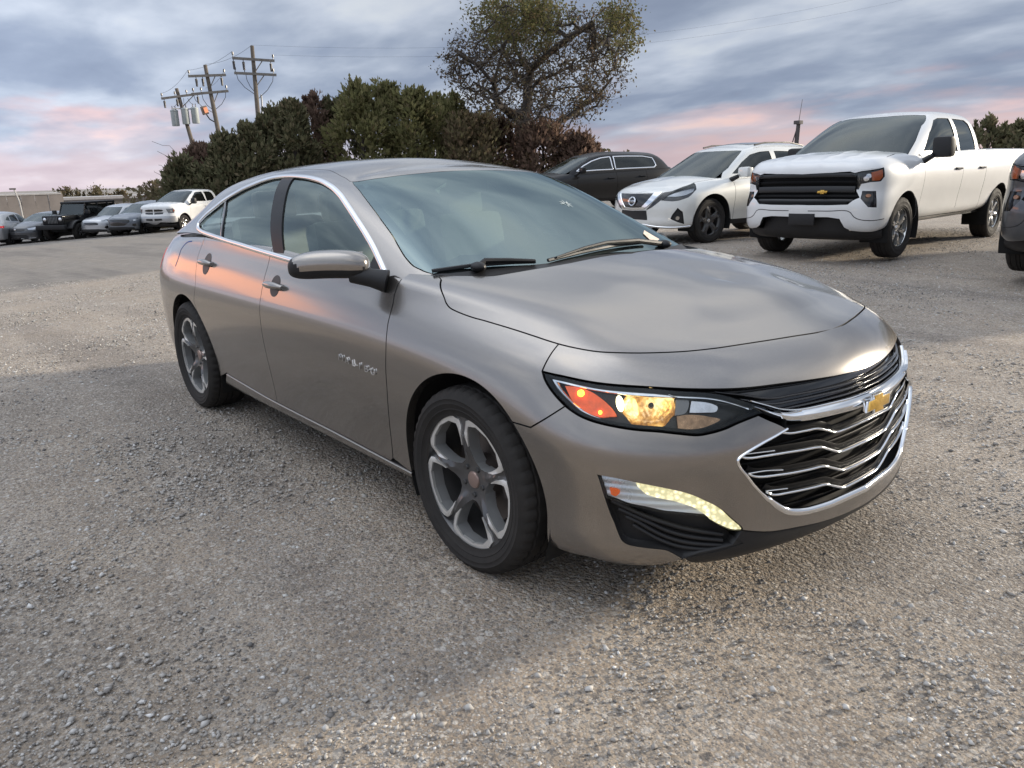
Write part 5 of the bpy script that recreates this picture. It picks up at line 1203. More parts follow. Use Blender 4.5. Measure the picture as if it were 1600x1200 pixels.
    quarter = cat(rd2, arcR(52, 188, 50), chart_xz(S, [(-3.3, .24)]), [[.80, .05]], [[.0, .05]], [[.0, .80]], [[.9, .83]], [[1.35, .96]])
    tail = np.array([[.45, .60], [.80, .60], [.98, .62], [1.03, .70], [1.00, .765], [.72, .76], [.45, .75]])
    both(panel, 'rear_quarter', S, quarter, P, root, holes=[tail], h=.035)
    both(panel, 'tail_light', S, tail, RED_LENS, root, h=.03, off=.002, gap=.003)
    boot = cat([[0, .805]], [[.9, .835]], [[1.36, .965]], [[1.3, tm]], [[0, tm]])
    panel('boot_lid', S, boot, P, root, h=.05, mirror='join')
    sill = cat(chart_xz(S, [(-.40, .205)]), rock, chart_xz(S, [(-2.43, .205)]), [[2.2, .02]], [[4.0, .02]])
    both(panel, 'sill', S, sill, P, root, h=.04, gap=.003, off=-.001)
    both(sweep_on, 'sill_edge', S, rock+[0, -.012], .008, .004, P, root)
    for o_ in ():
        pass
    # arch lips: a flat rolled edge round each wheel opening
    for arc in (arcF(-16, 190, 70, .392), arcR(-9, 188, 70, .39)):
        for s_ in (1, -1):
            p, n = S.at(arc, -.001)
            c = p.mean(0)
            V = []; Fc = []
            n2 = len(p)
            for i in range(n2):
                V += [p[i], p[i]-n[i]*.006+np.array([0, .030, 0])]
            for i in range(n2-1): Fc.append((2*i, 2*i+1, 2*i+3, 2*i+2))
            V = np.array(V)
            if s_ < 0: V = V*[1, -1, 1]
            mesh_obj('arch_lip', V, Fc, P, root)
    # dark inner shell and floor so that gaps read black
    shell = cat([[.2, .06]], arcR(188, -9, 40, .40), arcF(188, 60, 30, .40), [[4.75, .60]], [[4.6, .70]], [[4.3, .80]], [[.9, .80]], [[.2, .75]])
    both(panel, 'inner_shell', S, shell, DEEP_BLACK, root, h=.12, off=-.030, thick=0)
    b = MB(); b.box((-1.42, 0, .235), (2.0, 1.62, .10)); b.box((.25, 0, .27), (1.0, 1.02, .12)); b.box((-3.3, 0, .30), (1.0, 1.1, .14)); b.box((.2, 0, .55), (.9, 1.0, .45))
    b.build('underbody', DEEP_BLACK, root)
    for x in (0, -2.829):
        for s_ in (1, -1):
            b = MB(); prof = [(.405, .0), (.41, .30), (.10, .32)]
            V = []; Fc = []; n_ = 36
            for r, d in prof:
                for k in range(n_+1):
                    a = math.radians(-25+230*k/n_); V.append((x+r*math.cos(a), s_*(-.885+d), .333+r*math.sin(a)))
            for i in range(2):
                for k in range(n_): Fc.append((i*(n_+1)+k, i*(n_+1)+k+1, (i+1)*(n_+1)+k+1, (i+1)*(n_+1)+k))
            mesh_obj('wheel_well', V, Fc, DEEP_BLACK, root)
    # --- headlamps
    kk = int(np.argmin(np.linalg.norm(hl_top-f['S_hl_top'][8], axis=1)))
    cs = cm('S_chrome_strip', .01)
    up = cs[np.searchsorted(cs[:, 0], hl_top[kk][0]+.05):]+[0, .016]
    lamp = cat(hl_top[:kk], up, rev(hl_low)[0:1], rev(hl_low)[1:])
    for s_ in (None, 'left'):
        side = 'lit right headlight with amber corner' if s_ is None else None
        hl = bpy.data.objects.new('headlight', None); link(hl, root)
        if side: hl['label'] = side
        panel('lens', S, lamp, CLEAR, hl, h=.02, off=-.001, thick=0, gap=.006, mirror=s_)
        panel('housing', S, lamp, simple('lamp_black', (.012, .010, .009), .25, spec=.4), hl, h=.02, off=-.055, thick=-.0545, gap=.003, mirror=s_)
        ring = inset_poly(lamp, .006); ring2 = inset_poly(resample(lamp, .01), .015)
        panel('lens_edge', S, lamp, GRILLE_BLACK, hl, holes=[ring2], h=.02, off=-.003, thick=.02, gap=.003, hgap=0, mirror=s_)
        panel('indicator', S, cm('S_amber', .008), AMBER, hl, h=.006, off=-.024, thick=.02, gap=0, mirror=s_)
        panel('strip', S, strip_poly(cs, .0095), CHROME, hl, h=.02, off=-.014, thick=.03, gap=0, mirror=s_)
        co = cm('S_chrome_outer', .008); wd = np.interp(np.linspace(0, 1, len(co)), [0, .35, 1], [.004, .014, .003])
        panel('strip', S, strip_poly(co, wd), CHROME, hl, h=.02, off=-.014, thick=.03, gap=0, mirror=s_)
        bu = f['S_bulbs']
        def disc(c, rx, ry, n=28, rot=0.0):
            return np.array([(c[0]+rx*math.cos(a)*math.cos(rot)-ry*math.sin(a)*math.sin(rot), c[1]+rx*math.cos(a)*math.sin(rot)+ry*math.sin(a)*math.cos(rot)) for a in np.linspace(0, 2*math.pi, n, endpoint=False)])
        lit = s_ is None
        bo = catmull(f['S_bowl'], .006, closed=True); c0 = bo.mean(0); bo = c0+(bo-c0)*[.98, .86]+[-.006, .009]; c0 = bo.mean(0); rad = np.linalg.norm((bo-c0)/[1.3, 1], axis=1).max()
        panel('reflector_bowl', S, bo, WARM_REFL if lit else SILVER_REFL, hl, h=.008, off=-.016, thick=.03, gap=0, mirror=s_,
              fn=lambda c: -.032*(1-np.clip((np.linalg.norm((c-c0)/[1.3, 1], axis=1)/rad)**2, 0, 1))+.0012*np.sin(c[:, 0]*330)*np.sin(c[:, 1]*280))
        for k_, (rx, ry, m_, of_) in enumerate(((.011, .021, LAMP_WHITE, -.016), (.007, .022, LAMP_WARM, -.024))):
            panel('glow_edge', S, disc(bu[2]+([-.004, 0], [.042, -.005])[k_], rx, ry, 20, .3), m_ if lit else SILVER_REFL, hl, h=.01, off=of_, thick=.01, gap=0, mirror=s_)
        pb, nb = S.at(c0[None]+[.006, .004], -.040)
        b = MB(); m3 = np.array([1, -1 if s_ else 1, 1.0])
        b.tube([pb[0]*m3, (pb[0]+nb[0]*.022)*m3], [.009, .007], 12); b.build('bulb', BLACK_PLASTIC, hl)
        pa, na = S.at(bu[0:1], -.022)
        b = MB(); uv_ball(b, pa[0]*m3, .011); b.build('indicator_bulb', LAMP_AMBER if lit else AMBER, hl)
        pa, na = S.at(bu[1:2]+[0, .006], -.022)
        b = MB(); uv_ball(b, pa[0]*m3, .006); b.build('indicator_bulb', LAMP_AMBER if lit else AMBER, hl)
        panel('lower_reflector', S, cm('S_refl3', .01), GLOW_TINT_REFL, hl, h=.012, off=-.034, thick=.01, gap=0, mirror=s_)
        panel('reflector', S, cm('S_refl2', .01), SILVER_REFL, hl, h=.012, off=-.026, thick=.02, gap=0, mirror=s_)
        panel('reflector', S, cm('S_refl1', .01), simple('lamp_grey', (.22, .22, .22), .25, .6), hl, h=.012, off=-.022, thick=.02, gap=0, mirror=s_)
    # --- upper grille (black mesh), wing bar, lower grille with chrome blades
    cse = toend(cs)
    ug_low = cat(cs[np.searchsorted(cs[:, 0], hl_top[kk][0]+.05):], catmull(f['S_bar'], .01)[6:]); ug_low = toend(ug_low)
    ug = cat(hl_top[kk-3:], rev(ug_low)+[0, -.004])
    gl = cat(cm('S_bar', .01)[np.searchsorted(cm('S_bar', .01)[:, 0], gr[0][0]):], )
    gl = toend(gl)
    lowg = cat(gr, rev(gl))
    panel('upper_grille', S, ug, GLOSS_BLACK, root, h=.02, off=-.035, thick=-.03, mirror='join', gap=-.003)
    for dy in (.012, -.004, -.022):
        u1 = toend(catmull(f['S_ug1']+[0, dy], .01)); sweep_on('grille_bar', S, u1, .008, .006, GLOSS_BLACK, root, off=-.020, mirror='join')
    panel('lower_grille', S, lowg, DEEP_BLACK, root, h=.02, off=-.075, thick=-.075, mirror='join', gap=-.002)
    # dark honeycomb bars behind the bright blades
    for i in range(7):
        t0 = .245+i*.043
        m = [q for q in np.linspace(gr[:, 0].min(), sm, 60) if in_poly(np.array([[q, t0]]), lowg)[0]]
        if len(m) > 4:
            pl = np.array([(q, t0) for q in np.linspace(min(m), sm, 30)])
            sweep_on('grille_bar', S, pl, .014, .006, GRILLE_BLACK, root, off=-.045, mirror='join', prof='flat')
    for nm in 'ABCD':
        pl = toend(catmull(f['S_slat'+nm], .008))
        sweep_on('grille_blade', S, pl, .0085, .006, CHROME, root, off=-.014, mirror='join')
        sweep_on('grille_blade_back', S, pl+[0, .013], .020, .004, GRILLE_BLACK, root, off=-.024, mirror='join', prof='flat')
        if nm != 'A':
            for s_ in (False, True): sweep_on('grille_hook', S, catmull(f['S_hook'+nm], .01), .0045, .004, CHROME, root, off=-.014, left=s_)
    wd = np.interp(gr[:, 1], [.22, .27, .33, .60], [.026, .022, .011, .009])
    sweep_on('grille_surround', S, gr+np.stack([np.zeros(len(gr)), np.where(gr[:, 1] < .3, .006, 0)], -1), .02, .010, CHROME, root, off=-.004, mirror='join', W=wd)
    bar = toend(catmull(f['S_bar'], .01)); bw = np.interp(np.linspace(0, 1, len(bar)), [0, .2, .45, 1], [.012, .022, .036, .036])
    sweep_on('wing_bar', S, bar, .03, .016, CHROME, root, off=-.006, mirror='join', W=bw, prof='ridge')
    bt = toend(catmull(f['S_bar_thin'], .01)); sweep_on('wing_bar_edge', S, bt+[0, .002], .007, .012, CHROME, root, off=-.008, mirror='join')
    wl = cat(cs[-6:], f['S_wing_low'][1:2], f['S_wing_low'][-1:])
    # emblem
    ec, en = S.at([[sm, bar[-1][1]-.012]], .016)
    em = bpy.data.objects.new('emblem', None); link(em, root); em.location = ec[0]
    em.rotation_euler = (0, -math.asin(max(-1, min(1, en[0][2]))), 0)
    def bow(k):
        return [(-.082*k-.004*(k-1), -.020*k), (-.066*k, -.020*k), (-.056*k, .0), (0, 0)] and \
               [(y*k+g, z*k+h) for y, z, g, h in ((-.085, -.017, 0, 0), (-.028, -.017, 0, 0), (-.035, -.030, 0, 0), (.030, -.030, 0, 0), (.024, -.017, 0, 0), (.072, -.017, 0, 0), (.085, .017, 0, 0), (.028, .017, 0, 0), (.035, .030, 0, 0), (-.030, .030, 0, 0), (-.024, .017, 0, 0), (-.072, .017, 0, 0))]
    b = MB(); b.prism(bow(1.0), -.004, .009, 'yz'); b.build('emblem_rim', CHROME, em, bevel=.0015)
    b = MB(); b.prism(bow(.86), .004, .0115, 'yz'); b.build('emblem_field', GOLD, em, bevel=.001)
    # --- bumper side pockets: lamp, daytime strip, louvred black insert
    di = cm('S_drl_inner', .008); lb = cm('S_lamp_bot', .008); dl = cm('S_drl_low', .008)
    kd = int(np.argmin(np.linalg.norm(drl_top-di[0], axis=1)))
    drl = cat(drl_top[kd:], dl, rev(di))
    corner = cat(drl_top[:kd+1], di, lb)
    pk = cat(drl_top, dl, rev(f['S_pocket_left'][-1:]+[.17, .045]), rev(cm('S_pocket_left', .006))[:-1])
    for s_ in (None, 'left'):
        fo = bpy.data.objects.new('fog_lamp_unit', None); link(fo, root)
        panel('daytime_strip', S, drl, DRL_MAT, fo, h=.010, off=-.006, thick=.02, gap=.001, mirror=s_)
        panel('corner_lamp', S, corner, simple('ribbed_reflector', (.80, .84, .90), .30, .35, var=.06), fo, h=.006, off=-.022, thick=.03, gap=.001, mirror=s_, fn=lambda c: .0020*np.sin(c[:, 1]*260))
        panel('corner_lamp_cover', S, corner, CLEAR, fo, h=.03, off=-.004, thick=0, gap=.001, mirror=s_)
        panel('side_marker', S, cm('S_orange_mark', .006), AMBER, fo, h=.01, off=-.015, thick=.01, gap=0, mirror=s_)
        panel('air_intake', S, pk, BLACK_PLASTIC, fo, h=.03, off=-.045, thick=-.043, gap=-.001, mirror=s_)
        lb_ = cat(rev(lb), rev(dl)[0:0])
        for k_ in range(4):
            d_ = .014+.024*k_
            base = rev(lb); a0 = base[0]+[.012+.020*k_, -d_]; a1 = np.array([f['S_drl_low'][0][0]-.05+.0*k_, .205-.018*k_])
            mid = (a0+a1)/2+[0, -.018]
            sweep_on('louvre', S, catmull([a0, mid, a1], .02), .013, .008, BLACK_PLASTIC, fo, off=-.022, left=bool(s_))
    # --- glasshouse
    ws = cm('H_ws_side', .02); hd = cm('H_header', .02); dlo = catmull(f['H_dlo'], .012, closed=True)
    hdr = cat(hd, [[hm, hd[-1][1]+.002]])
    wloop = cat(hdr, [[hm, .03]], [[ws[-1][0]+.02, .045]], rev(ws))
    panel('windscreen', Hs, wloop, WINDSCREEN, root, h=.05, mirror='join', thick=0, gap=.003)
    inner = cat(hdr+[.05, -.050], [[hm, .13]], [[hm-.3, .135]], [[ws[-1][0]+.13, .20]], rev(ws)[4:]+[.055, .01])
    fr = cat(hdr, [[hm, hdr[-1][1]-.05]], rev(hdr+[.05, -.05])[1:], (ws+[.055, .012])[1:-4], [[ws[-1][0]+.13, .20]], [[hm-.3, .135]], [[hm, .13]], [[hm, .03]], [[ws[-1][0]+.02, .045]], rev(ws))
    panel('windscreen_edge', Hs, fr, simple('frit', (.03, .034, .037), .35), root, h=.04, mirror='join', off=-.004, thick=0, gap=.003)
    td = f['H_ditch'][-1][1]
    sr = .66
    ditch = cat(cm('H_ditch', .02), [[2.2, td+.005]], [[1.5, td+.01]], [[1.0, td-.01]], [[sr+.03, td-.06]])
    ditch_c = catmull(ditch, .04)
    roof = cat(hdr, [[hm, hv]], [[0, hv]], [[0, 1.08]], [[.35, 1.07]], [[sr+.0, td-.07]], rev(ditch_c))
    panel('roof', Hs, roof, P, root, h=.05, mirror='join', gap=.0022)
    side = cat(ws[::-1], ditch_c[1:], [[sr-.02, .75]], [[sr-.02, .02]], [[2.85, .0]], [[ws[-1][0]-.05, .0]])
    both(panel, 'side_frame', Hs, side, P, root, holes=[dlo], h=.035, hgap=-.002)
    rg = cat([[0, .06]], [[sr-.06, .06]], [[sr-.035, td-.12]], [[.35, 1.055]], [[0, 1.065]])
    panel('rear_window', Hs, rg, PRIVACY, root, h=.06, mirror='join', thick=0)
    band = inset_poly(resample(dlo, .02), .010)
    p_, n_ = Hs.at(band, .002)
    for s_ in (0, 1):
        sweep('window_trim', p_*([1, -1, 1] if s_ else 1), n_*([1, -1, 1] if s_ else 1), .027, .009, CHROME, root, closed=True)
    gl_ = inset_poly(resample(dlo, .02), .018)
    bf, br, dv = f['H_bp_front'], f['H_bp_rear'], f['H_div']
    fw = clip_half(gl_, bf[0], bf[-1], bf.mean(0)+[.2, 0]); rw = clip_half(clip_half(gl_, br[0], br[-1], br.mean(0)-[.2, 0]), dv[0], dv[-1], dv.mean(0)+[.2, 0]); qw = clip_half(gl_, dv[0], dv[-1], dv.mean(0)-[.2, 0])
    bp = clip_half(clip_half(gl_, bf[0], bf[-1], bf.mean(0)-[.2, 0]), br[0], br[-1], br.mean(0)+[.2, 0])
    tri = clip_half(gl_, dlo_pt(Hs, (-.74, 1.10)), dlo_pt(Hs, (-.80, .96)), dlo_pt(Hs, (-.5, .94)))
    both(panel, 'front_window', Hs, fw, SIDE_GLASS, root, h=.05, off=-.008, thick=0, gap=0)
    both(panel, 'rear_side_window', Hs, rw, SIDE_GLASS, root, h=.05, off=-.008, thick=0, gap=0)
    both(panel, 'quarter_window', Hs, qw, SIDE_GLASS, root, h=.04, off=-.008, thick=0, gap=.006)
    both(panel, 'pillar_cover', Hs, bp, simple('pillar_black', (.008, .008, .009), .3, spec=.15), root, h=.03, off=-.002, thick=.01, gap=0)
    both(panel, 'mirror_base', Hs, tri, BLACK_PLASTIC, root, h=.03, off=-.001, thick=.01, gap=0)
    for s_ in (0, 1):
        q_, m_ = Hs.at(catmull(dv, .03), -.006)
        sweep('window_divider', q_*([1, -1, 1] if s_ else 1), m_*([1, -1, 1] if s_ else 1), .022, .006, GLOSS_BLACK, root, prof='flat')
    # --- cowl, wipers
    cw = cat(rev(rear)+[0, .004], [[rear[0][0]+.0, rear[0][1]+.01]])
    p_, n_ = S.at(rear, -.012); V = []; Fc = []
    for q in p_: V += [q, q+np.array([-.14, .01, .004])]
    V += [(p_[-1][0]+.03, 0, p_[-1][2]+.006), (p_[-1][0]-.14, 0, p_[-1][2]+.01)]
    V = np.array(V); k = len(V)//2; Fc = [(2*i, 2*i+2, 2*i+3, 2*i+1) for i in range(k-1)]
    V2 = np.concatenate([V, V*[1, -1, 1]]); Fc = Fc+[tuple(i+len(V) for i in q[::-1]) for q in Fc]
    mesh_obj('cowl_panel', V2, Fc, BLACK_PLASTIC, root)
    def wiper(pts, blade):
        w = bpy.data.objects.new('wiper', None); link(w, root)
        b = MB(); b.tube(pts, [.013, .011, .009, .007, .005][:len(pts)], 8); b.build('wiper_arm', BLACK_PLASTIC, w)
        b = MB(); b.tube(blade, .0075, 6); b.build('wiper_blade', BLACK_PLASTIC, w)
        b = MB(); uv_ball(b, pts[0], .028, (1.3, 1, .7)); b.build('wiper_pivot', BLACK_PLASTIC, w)
    wsp = lambda y, d, o_: tuple(ws_point(Hs, y, d, o_))
    cc = cat([[3.03, .105]], [[3.10, .078]], [[3.25, .066]], [[3.45, .056]], [[hm, .066]], [[hm, .0]], [[3.0, .0]])
    panel('cowl_cover', Hs, cc, BLACK_PLASTIC, root, h=.04, mirror='join', off=.004, thick=.01, gap=0)
    wiper([wsp(-.60, -.030, .020), wsp(-.566, -.012, .030), wsp(-.48, -.022, .026), wsp(-.37, -.040, .020)], [wsp(-.74, .012, .012), wsp(-.60, -.004, .012), wsp(-.45, -.020, .012), wsp(-.36, -.034, .012)])
    wiper([wsp(.44, -.036, .022), wsp(.25, -.008, .034), wsp(.06, .006, .030), wsp(-.08, -.006, .026), wsp(-.26, -.034, .018)], [wsp(.34, .008, .012), wsp(.12, .006, .012), wsp(-.1, -.012, .012), wsp(-.30, -.036, .012)])
    # --- paper sticker at the far corner of the windscreen
    q = [ws_point(Hs, y, d, .004) for y, d in ((.455, .088), (.515, .118), (.528, .034), (.418, -.002))]
    mesh_obj('paper_sticker', q, [(0, 1, 2, 3)], simple('sticker_paper', (.62, .52, .42), .8, var=.3, scale=40), root)
    # small star of pale strokes on the glass
    c0 = ws_point(Hs, .22, .36, .002); ax = ws_point(Hs, .23, .36, .002)-c0; ay = ws_point(Hs, .22, .37, .002)-c0
    ax /= np.linalg.norm(ax); ay /= np.linalg.norm(ay); b = MB(); r_ = random.Random(3)
    for k in range(13):
        a = k*2*math.pi/13+r_.uniform(-.2, .2); L = r_.uniform(.018, .044); L0 = r_.uniform(.004, .016); w = .0022
        d_ = ax*math.cos(a)+ay*math.sin(a); t_ = ax*-math.sin(a)+ay*math.cos(a)
        b.add([c0+d_*L0-t_*w, c0+d_*L-t_*w*.4, c0+d_*L+t_*w*.4, c0+d_*L0+t_*w], [(0, 1, 2, 3)])
    b.build('glass_star', simple('pale_star', (.55, .60, .58), .5), root, smooth=False)
    # --- mirrors
    for s_ in (-1, 1):
        mr = bpy.data.objects.new('door_mirror', None); link(mr, root)
        A = np.array([-.615, .875*s_, 1.045]); B = np.array([-.855, 1.095*s_, 1.040]); A, B = (A, B) if s_ < 0 else (A-[.14, .03, .035], B-[.10, .09, .045]); ax = (B-A)/np.linalg.norm(B-A); L = np.linalg.norm(B-A)/2; c = (A+B)/2
        dp = np.cross([0, 0, 1], ax); dp /= np.linalg.norm(dp); dp *= np.sign(dp[0]); up = np.cross(ax, dp); up *= np.sign(up[2])
        Vt = []; nu, nv = 40, 28
        for i in range(nu+1):
            th = math.pi*i/nu; ca, sa = math.cos(th), math.sin(th)
            X = -math.copysign(abs(ca)**.62, ca)*L; Rr = max(abs(sa), 1e-4)**.62
            tz = 1.0-.10*(i/nu)
            for k in range(nv):
                ph = 2*math.pi*k/nv; y = math.copysign(abs(math.cos(ph))**.75, math.cos(ph)); z = math.copysign(abs(math.sin(ph))**.75, math.sin(ph))
                Vt.append(c+ax*X+dp*(y*.062*Rr*(1 if y > 0 else .55))+up*((z*.058)*Rr*tz+.012*(1-(X/L)**2)))
        Fc = [(i*nv+k, i*nv+(k+1) % nv, (i+1)*nv+(k+1) % nv, (i+1)*nv+k) for i in range(nu) for k in range(nv)]
        Vt = np.array(Vt); cen = np.array([Vt[list(q)].mean(0) for q in Fc])-c
        u_ = cen@ax/L; z_ = cen@up
        cutz = -.004+.075*np.clip((u_-.55)/.45, 0, 1)**1.2
        capm = z_ > cutz
        for nm_, m_, sel in (('mirror_cap', P, capm), ('mirror_shell', BLACK_PLASTIC, ~capm)):
            o = mesh_obj(nm_, Vt, [q for q, t in zip(Fc, sel) if t], m_, mr)
            bm = bmesh.new(); bm.from_mesh(o.data); bmesh.ops.delete(bm, geom=[v for v in bm.verts if not v.link_faces], context='VERTS'); bmesh.ops.recalc_face_normals(bm, faces=bm.faces); bm.to_mesh(o.data); bm.free()
            for p2 in o.data.polygons: p2.use_smooth = True
        b = MB(); b.tube([(-.56, .835*s_, .985), (-.60, .88*s_, 1.0), (-.66, .93*s_, 1.015)], [.045, .036, .034], 12); b.build('mirror_arm', BLACK_PLASTIC, mr)
        b = MB(); V_ = [c-dp*.030+ax*L*a_*.8+up*(.045*b_+.008) for a_, b_ in ((-1, -1), (1, -1), (1, 1), (-1, 1))]; b.add(V_, [(0, 1, 2, 3)]); b.build('mirror_glass', CHROME, mr)
    # --- handles
    for key in ('S_handleF', 'S_handleR'):
        for s_ in (None, 'left'):
            hnd = bpy.data.objects.new('door_handle', None); link(hnd, root)
            pl = catmull(f[key], .008); c = pl.mean(0); m3 = np.array([1, -1 if s_ else 1, 1.0])
            x0 = S.at(c[None])[0][0]
            line = chart_xz(S, [(x0[0]+d, x0[2]-.0*d) for d in np.linspace(-.105, .105, 22)])
            off = .028*np.sin(np.linspace(.12, math.pi-.12, 22))**.5
            p, n = S.at(line, 0.0); p = p+n*off[:, None]
            W = .034*np.sin(np.linspace(.25, math.pi-.25, 22))**.5
            sweep('handle_bar', p*m3, n*m3, .03, .012, P, hnd, loft_w=W, depth=.010)
            cup = S.chart(*S.uv(c[None]))[0]
            panel('handle_cup', S, np.array([(c[0]+.052*math.cos(a), c[1]+.048*math.sin(a)) for a in np.linspace(0, 2*math.pi, 28, endpoint=False)]), simple('handle_cup_shade', (.025, .023, .021), .45), hnd, h=.015, off=.0012, thick=0, gap=0, mirror=s_)  # flat dark oval: shade of the hollow cup put into its colour
    # --- lettering on the front door
    bd = f['S_badge']; p, n = S.at(np.linspace(bd[0], bd[1], 6), .004)
    lt = bpy.data.objects.new('door_badge', None); link(lt, root)
    for ch, q, nn in zip('MALIBU', p, n):
        cu = bpy.data.curves.new('letter', 'FONT'); cu.body = ch; cu.size = .044; cu.extrude = .002; cu.align_x = 'CENTER'; cu.align_y = 'CENTER'
        cu.materials.append(CHROME); o = text_mesh('letter', cu, lt)
        o.location = q; o.rotation_euler = (math.radians(90), 0, 0); o.scale = (1.25, .85, 1)
    # --- blue paint-pen mark on the rear wing
    tp = catmull(f['S_tape'], .006)
    panel('pen_mark', S, strip_poly(tp, .0085), simple('blue_marker', (.035, .07, .22), .6, var=.4, scale=80), root, h=.02, off=.001, thick=0, gap=0)
    # --- wheels
    for x, nm_ in ((0, 'front'), (-2.829, 'rear')):
        make_wheel(root, 'wheel', (x, -.805, .337), True, detail=2, spin=math.radians(4 if x == 0 else -8))
        make_wheel(root, 'wheel', (x, .805, .337), False, detail=1)
    interior(root)
    return root

def text_mesh(name, cu, parent):
    t = bpy.data.objects.new(name, cu); me = bpy.data.meshes.new_from_object(t); bpy.data.objects.remove(t)
    return link(bpy.data.objects.new(name, me), parent)
def uv_ball(b, c, r, sc=(1, 1, 1), n=12, m=8):
    V = []; F = []
    for i in range(m+1):
        th = math.pi*i/m
        for k in range(n):
            a = 2*math.pi*k/n; V.append((c[0]+r*sc[0]*math.sin(th)*math.cos(a), c[1]+r*sc[1]*math.sin(th)*math.sin(a), c[2]+r*sc[2]*math.cos(th)))
    for i in range(m):
        for k in range(n): F.append((i*n+k, (i+1)*n+k, (i+1)*n+(k+1) % n, i*n+(k+1) % n))
    b.add(V, F); return b
def sweep_on(name, S, pl, w, h, mat, parent, off=0.0, mirror=None, W=None, prof='round', left=False):
    p, n = S.at(pl, off)
    if mirror == 'left' or left: p = p*[1, -1, 1]; n = n*[1, -1, 1]
    return sweep(name, p, n, w, h, mat, parent, prof=prof, mirror=(mirror == 'join'), loft_w=W)
def strip_poly(pl, w):
    """closed outline of a strip of width w along a chart line"""
    pl = np.asarray(pl); t = np.gradient(pl, axis=0); t /= np.maximum(np.linalg.norm(t, axis=1, keepdims=True), 1e-9)
    n = np.stack([-t[:, 1], t[:, 0]], -1); w = np.asarray(w).reshape(-1, 1)*np.ones((len(pl), 1))
    return np.concatenate([pl+n*w/2, (pl-n*w/2)[::-1]])
def clip_half(P, a, b, inside):
    """part of an outline on the side of line a-b where the point `inside` lies"""
    n = np.array([-(b-a)[1], (b-a)[0]]); s = np.sign((inside-a)@n); d = ((P-a)@n)*s; out = []
    for i in range(len(P)):
        j = (i+1) % len(P)
        if d[i] >= 0: out.append(P[i])
        if (d[i] > 0) != (d[j] > 0): t = d[i]/(d[i]-d[j]); out.append(P[i]+(P[j]-P[i])*t)
    return np.array(out)
def chart_line(S, xy):
    """chart points of places on the bonnet given by x and y"""
    g = np.stack(np.meshgrid(np.linspace(3.8, S.cu[-1], 140), np.linspace(S.cv[7], S.cv[-1], 80), indexing='ij'), -1).reshape(-1, 2)
    P = S.at(g)[0]; return np.array([g[np.argmin((P[:, 0]-x)**2+(P[:, 1]-y)**2)] for x, y in xy])
def dlo_pt(S, xz):
    g = np.stack(np.meshgrid(np.linspace(1, S.cu[-1]*.85, 160), np.linspace(0, S.cv[3], 60), indexing='ij'), -1).reshape(-1, 2)
    P = S.at(g)[0]; return g[np.argmin((P[:, 0]-xz[0])**2+(P[:, 2]-xz[1])**2)]
def ws_point(S, y, d, off):
    """point on the windscreen: y across the car, d metres up the glass from the cowl"""
    g = np.stack([np.linspace(2.95, S.cu[-1], 200), np.full(200, .10+d)], -1); P, N = S.at(g, off)
    i = np.argmin(np.abs(np.abs(P[:, 1])-abs(y))); p = P[i].copy(); p[1] = abs(p[1])*(1 if y > 0 else -1); return p
def interior(root):
    def seat(x, y, w=.50):
        st = bpy.data.objects.new('seat', None); link(st, root)
        b = MB(); b.box((x, y, .52), (.52, w, .16)); b.build('seat_cushion', SEAT_CLOTH, st, bevel=.05)
        b = MB(); b.box((x-.36, y, .86), (.14, w*.94, .62), Matrix.Rotation(-.22, 3, 'Y')); b.build('seat_back', SEAT_CLOTH, st, bevel=.05)
        b = MB(); b.box((x-.45, y, 1.235), (.10, .26, .17), Matrix.Rotation(-.15, 3, 'Y')); b.build('headrest', SEAT_CLOTH, st, bevel=.04)
    for y in (-.38, .38): seat(-1.25, y); seat(-2.15, y, .60)
    b = MB(); b.box((-.72, 0, .86), (.42, 1.44, .20)); b.build('dashboard', DASH, root, bevel=.06)
    b = MB(); b.box((-.82, .38, 1.0), (.18, .36, .07)); b.build('instrument_hood', DASH, root, bevel=.025)
    b = MB(); ring = [(-.98+.05*math.sin(a), .38+.18*math.cos(a), .93+.175*math.sin(a)) for a in np.linspace(0, 2*math.pi, 33)]
    b.tube(ring, .015, 8, cap=False); b.box((-.97, .38, .93), (.05, .20, .10)); b.build('steering_wheel', DASH, root)
    b = MB(); b.box((-1.13, 0, 1.325), (.035, .24, .065)); b.build('rear_view_mirror', BLACK_PLASTIC, root, bevel=.012)
    b = MB(); b.box((-1.6, 0, .40), (2.6, 1.5, .03)); b.box((-2.95, 0, 1.03), (.75, 1.25, .03)); b.build('cabin_floor', DASH, root)
    b = MB(); b.box((-.60, 0, .72), (.03, 1.5, .5)); b.box((-2.55, 0, .75), (.05, 1.4, .55)); b.build('bulkhead', DEEP_BLACK, root)
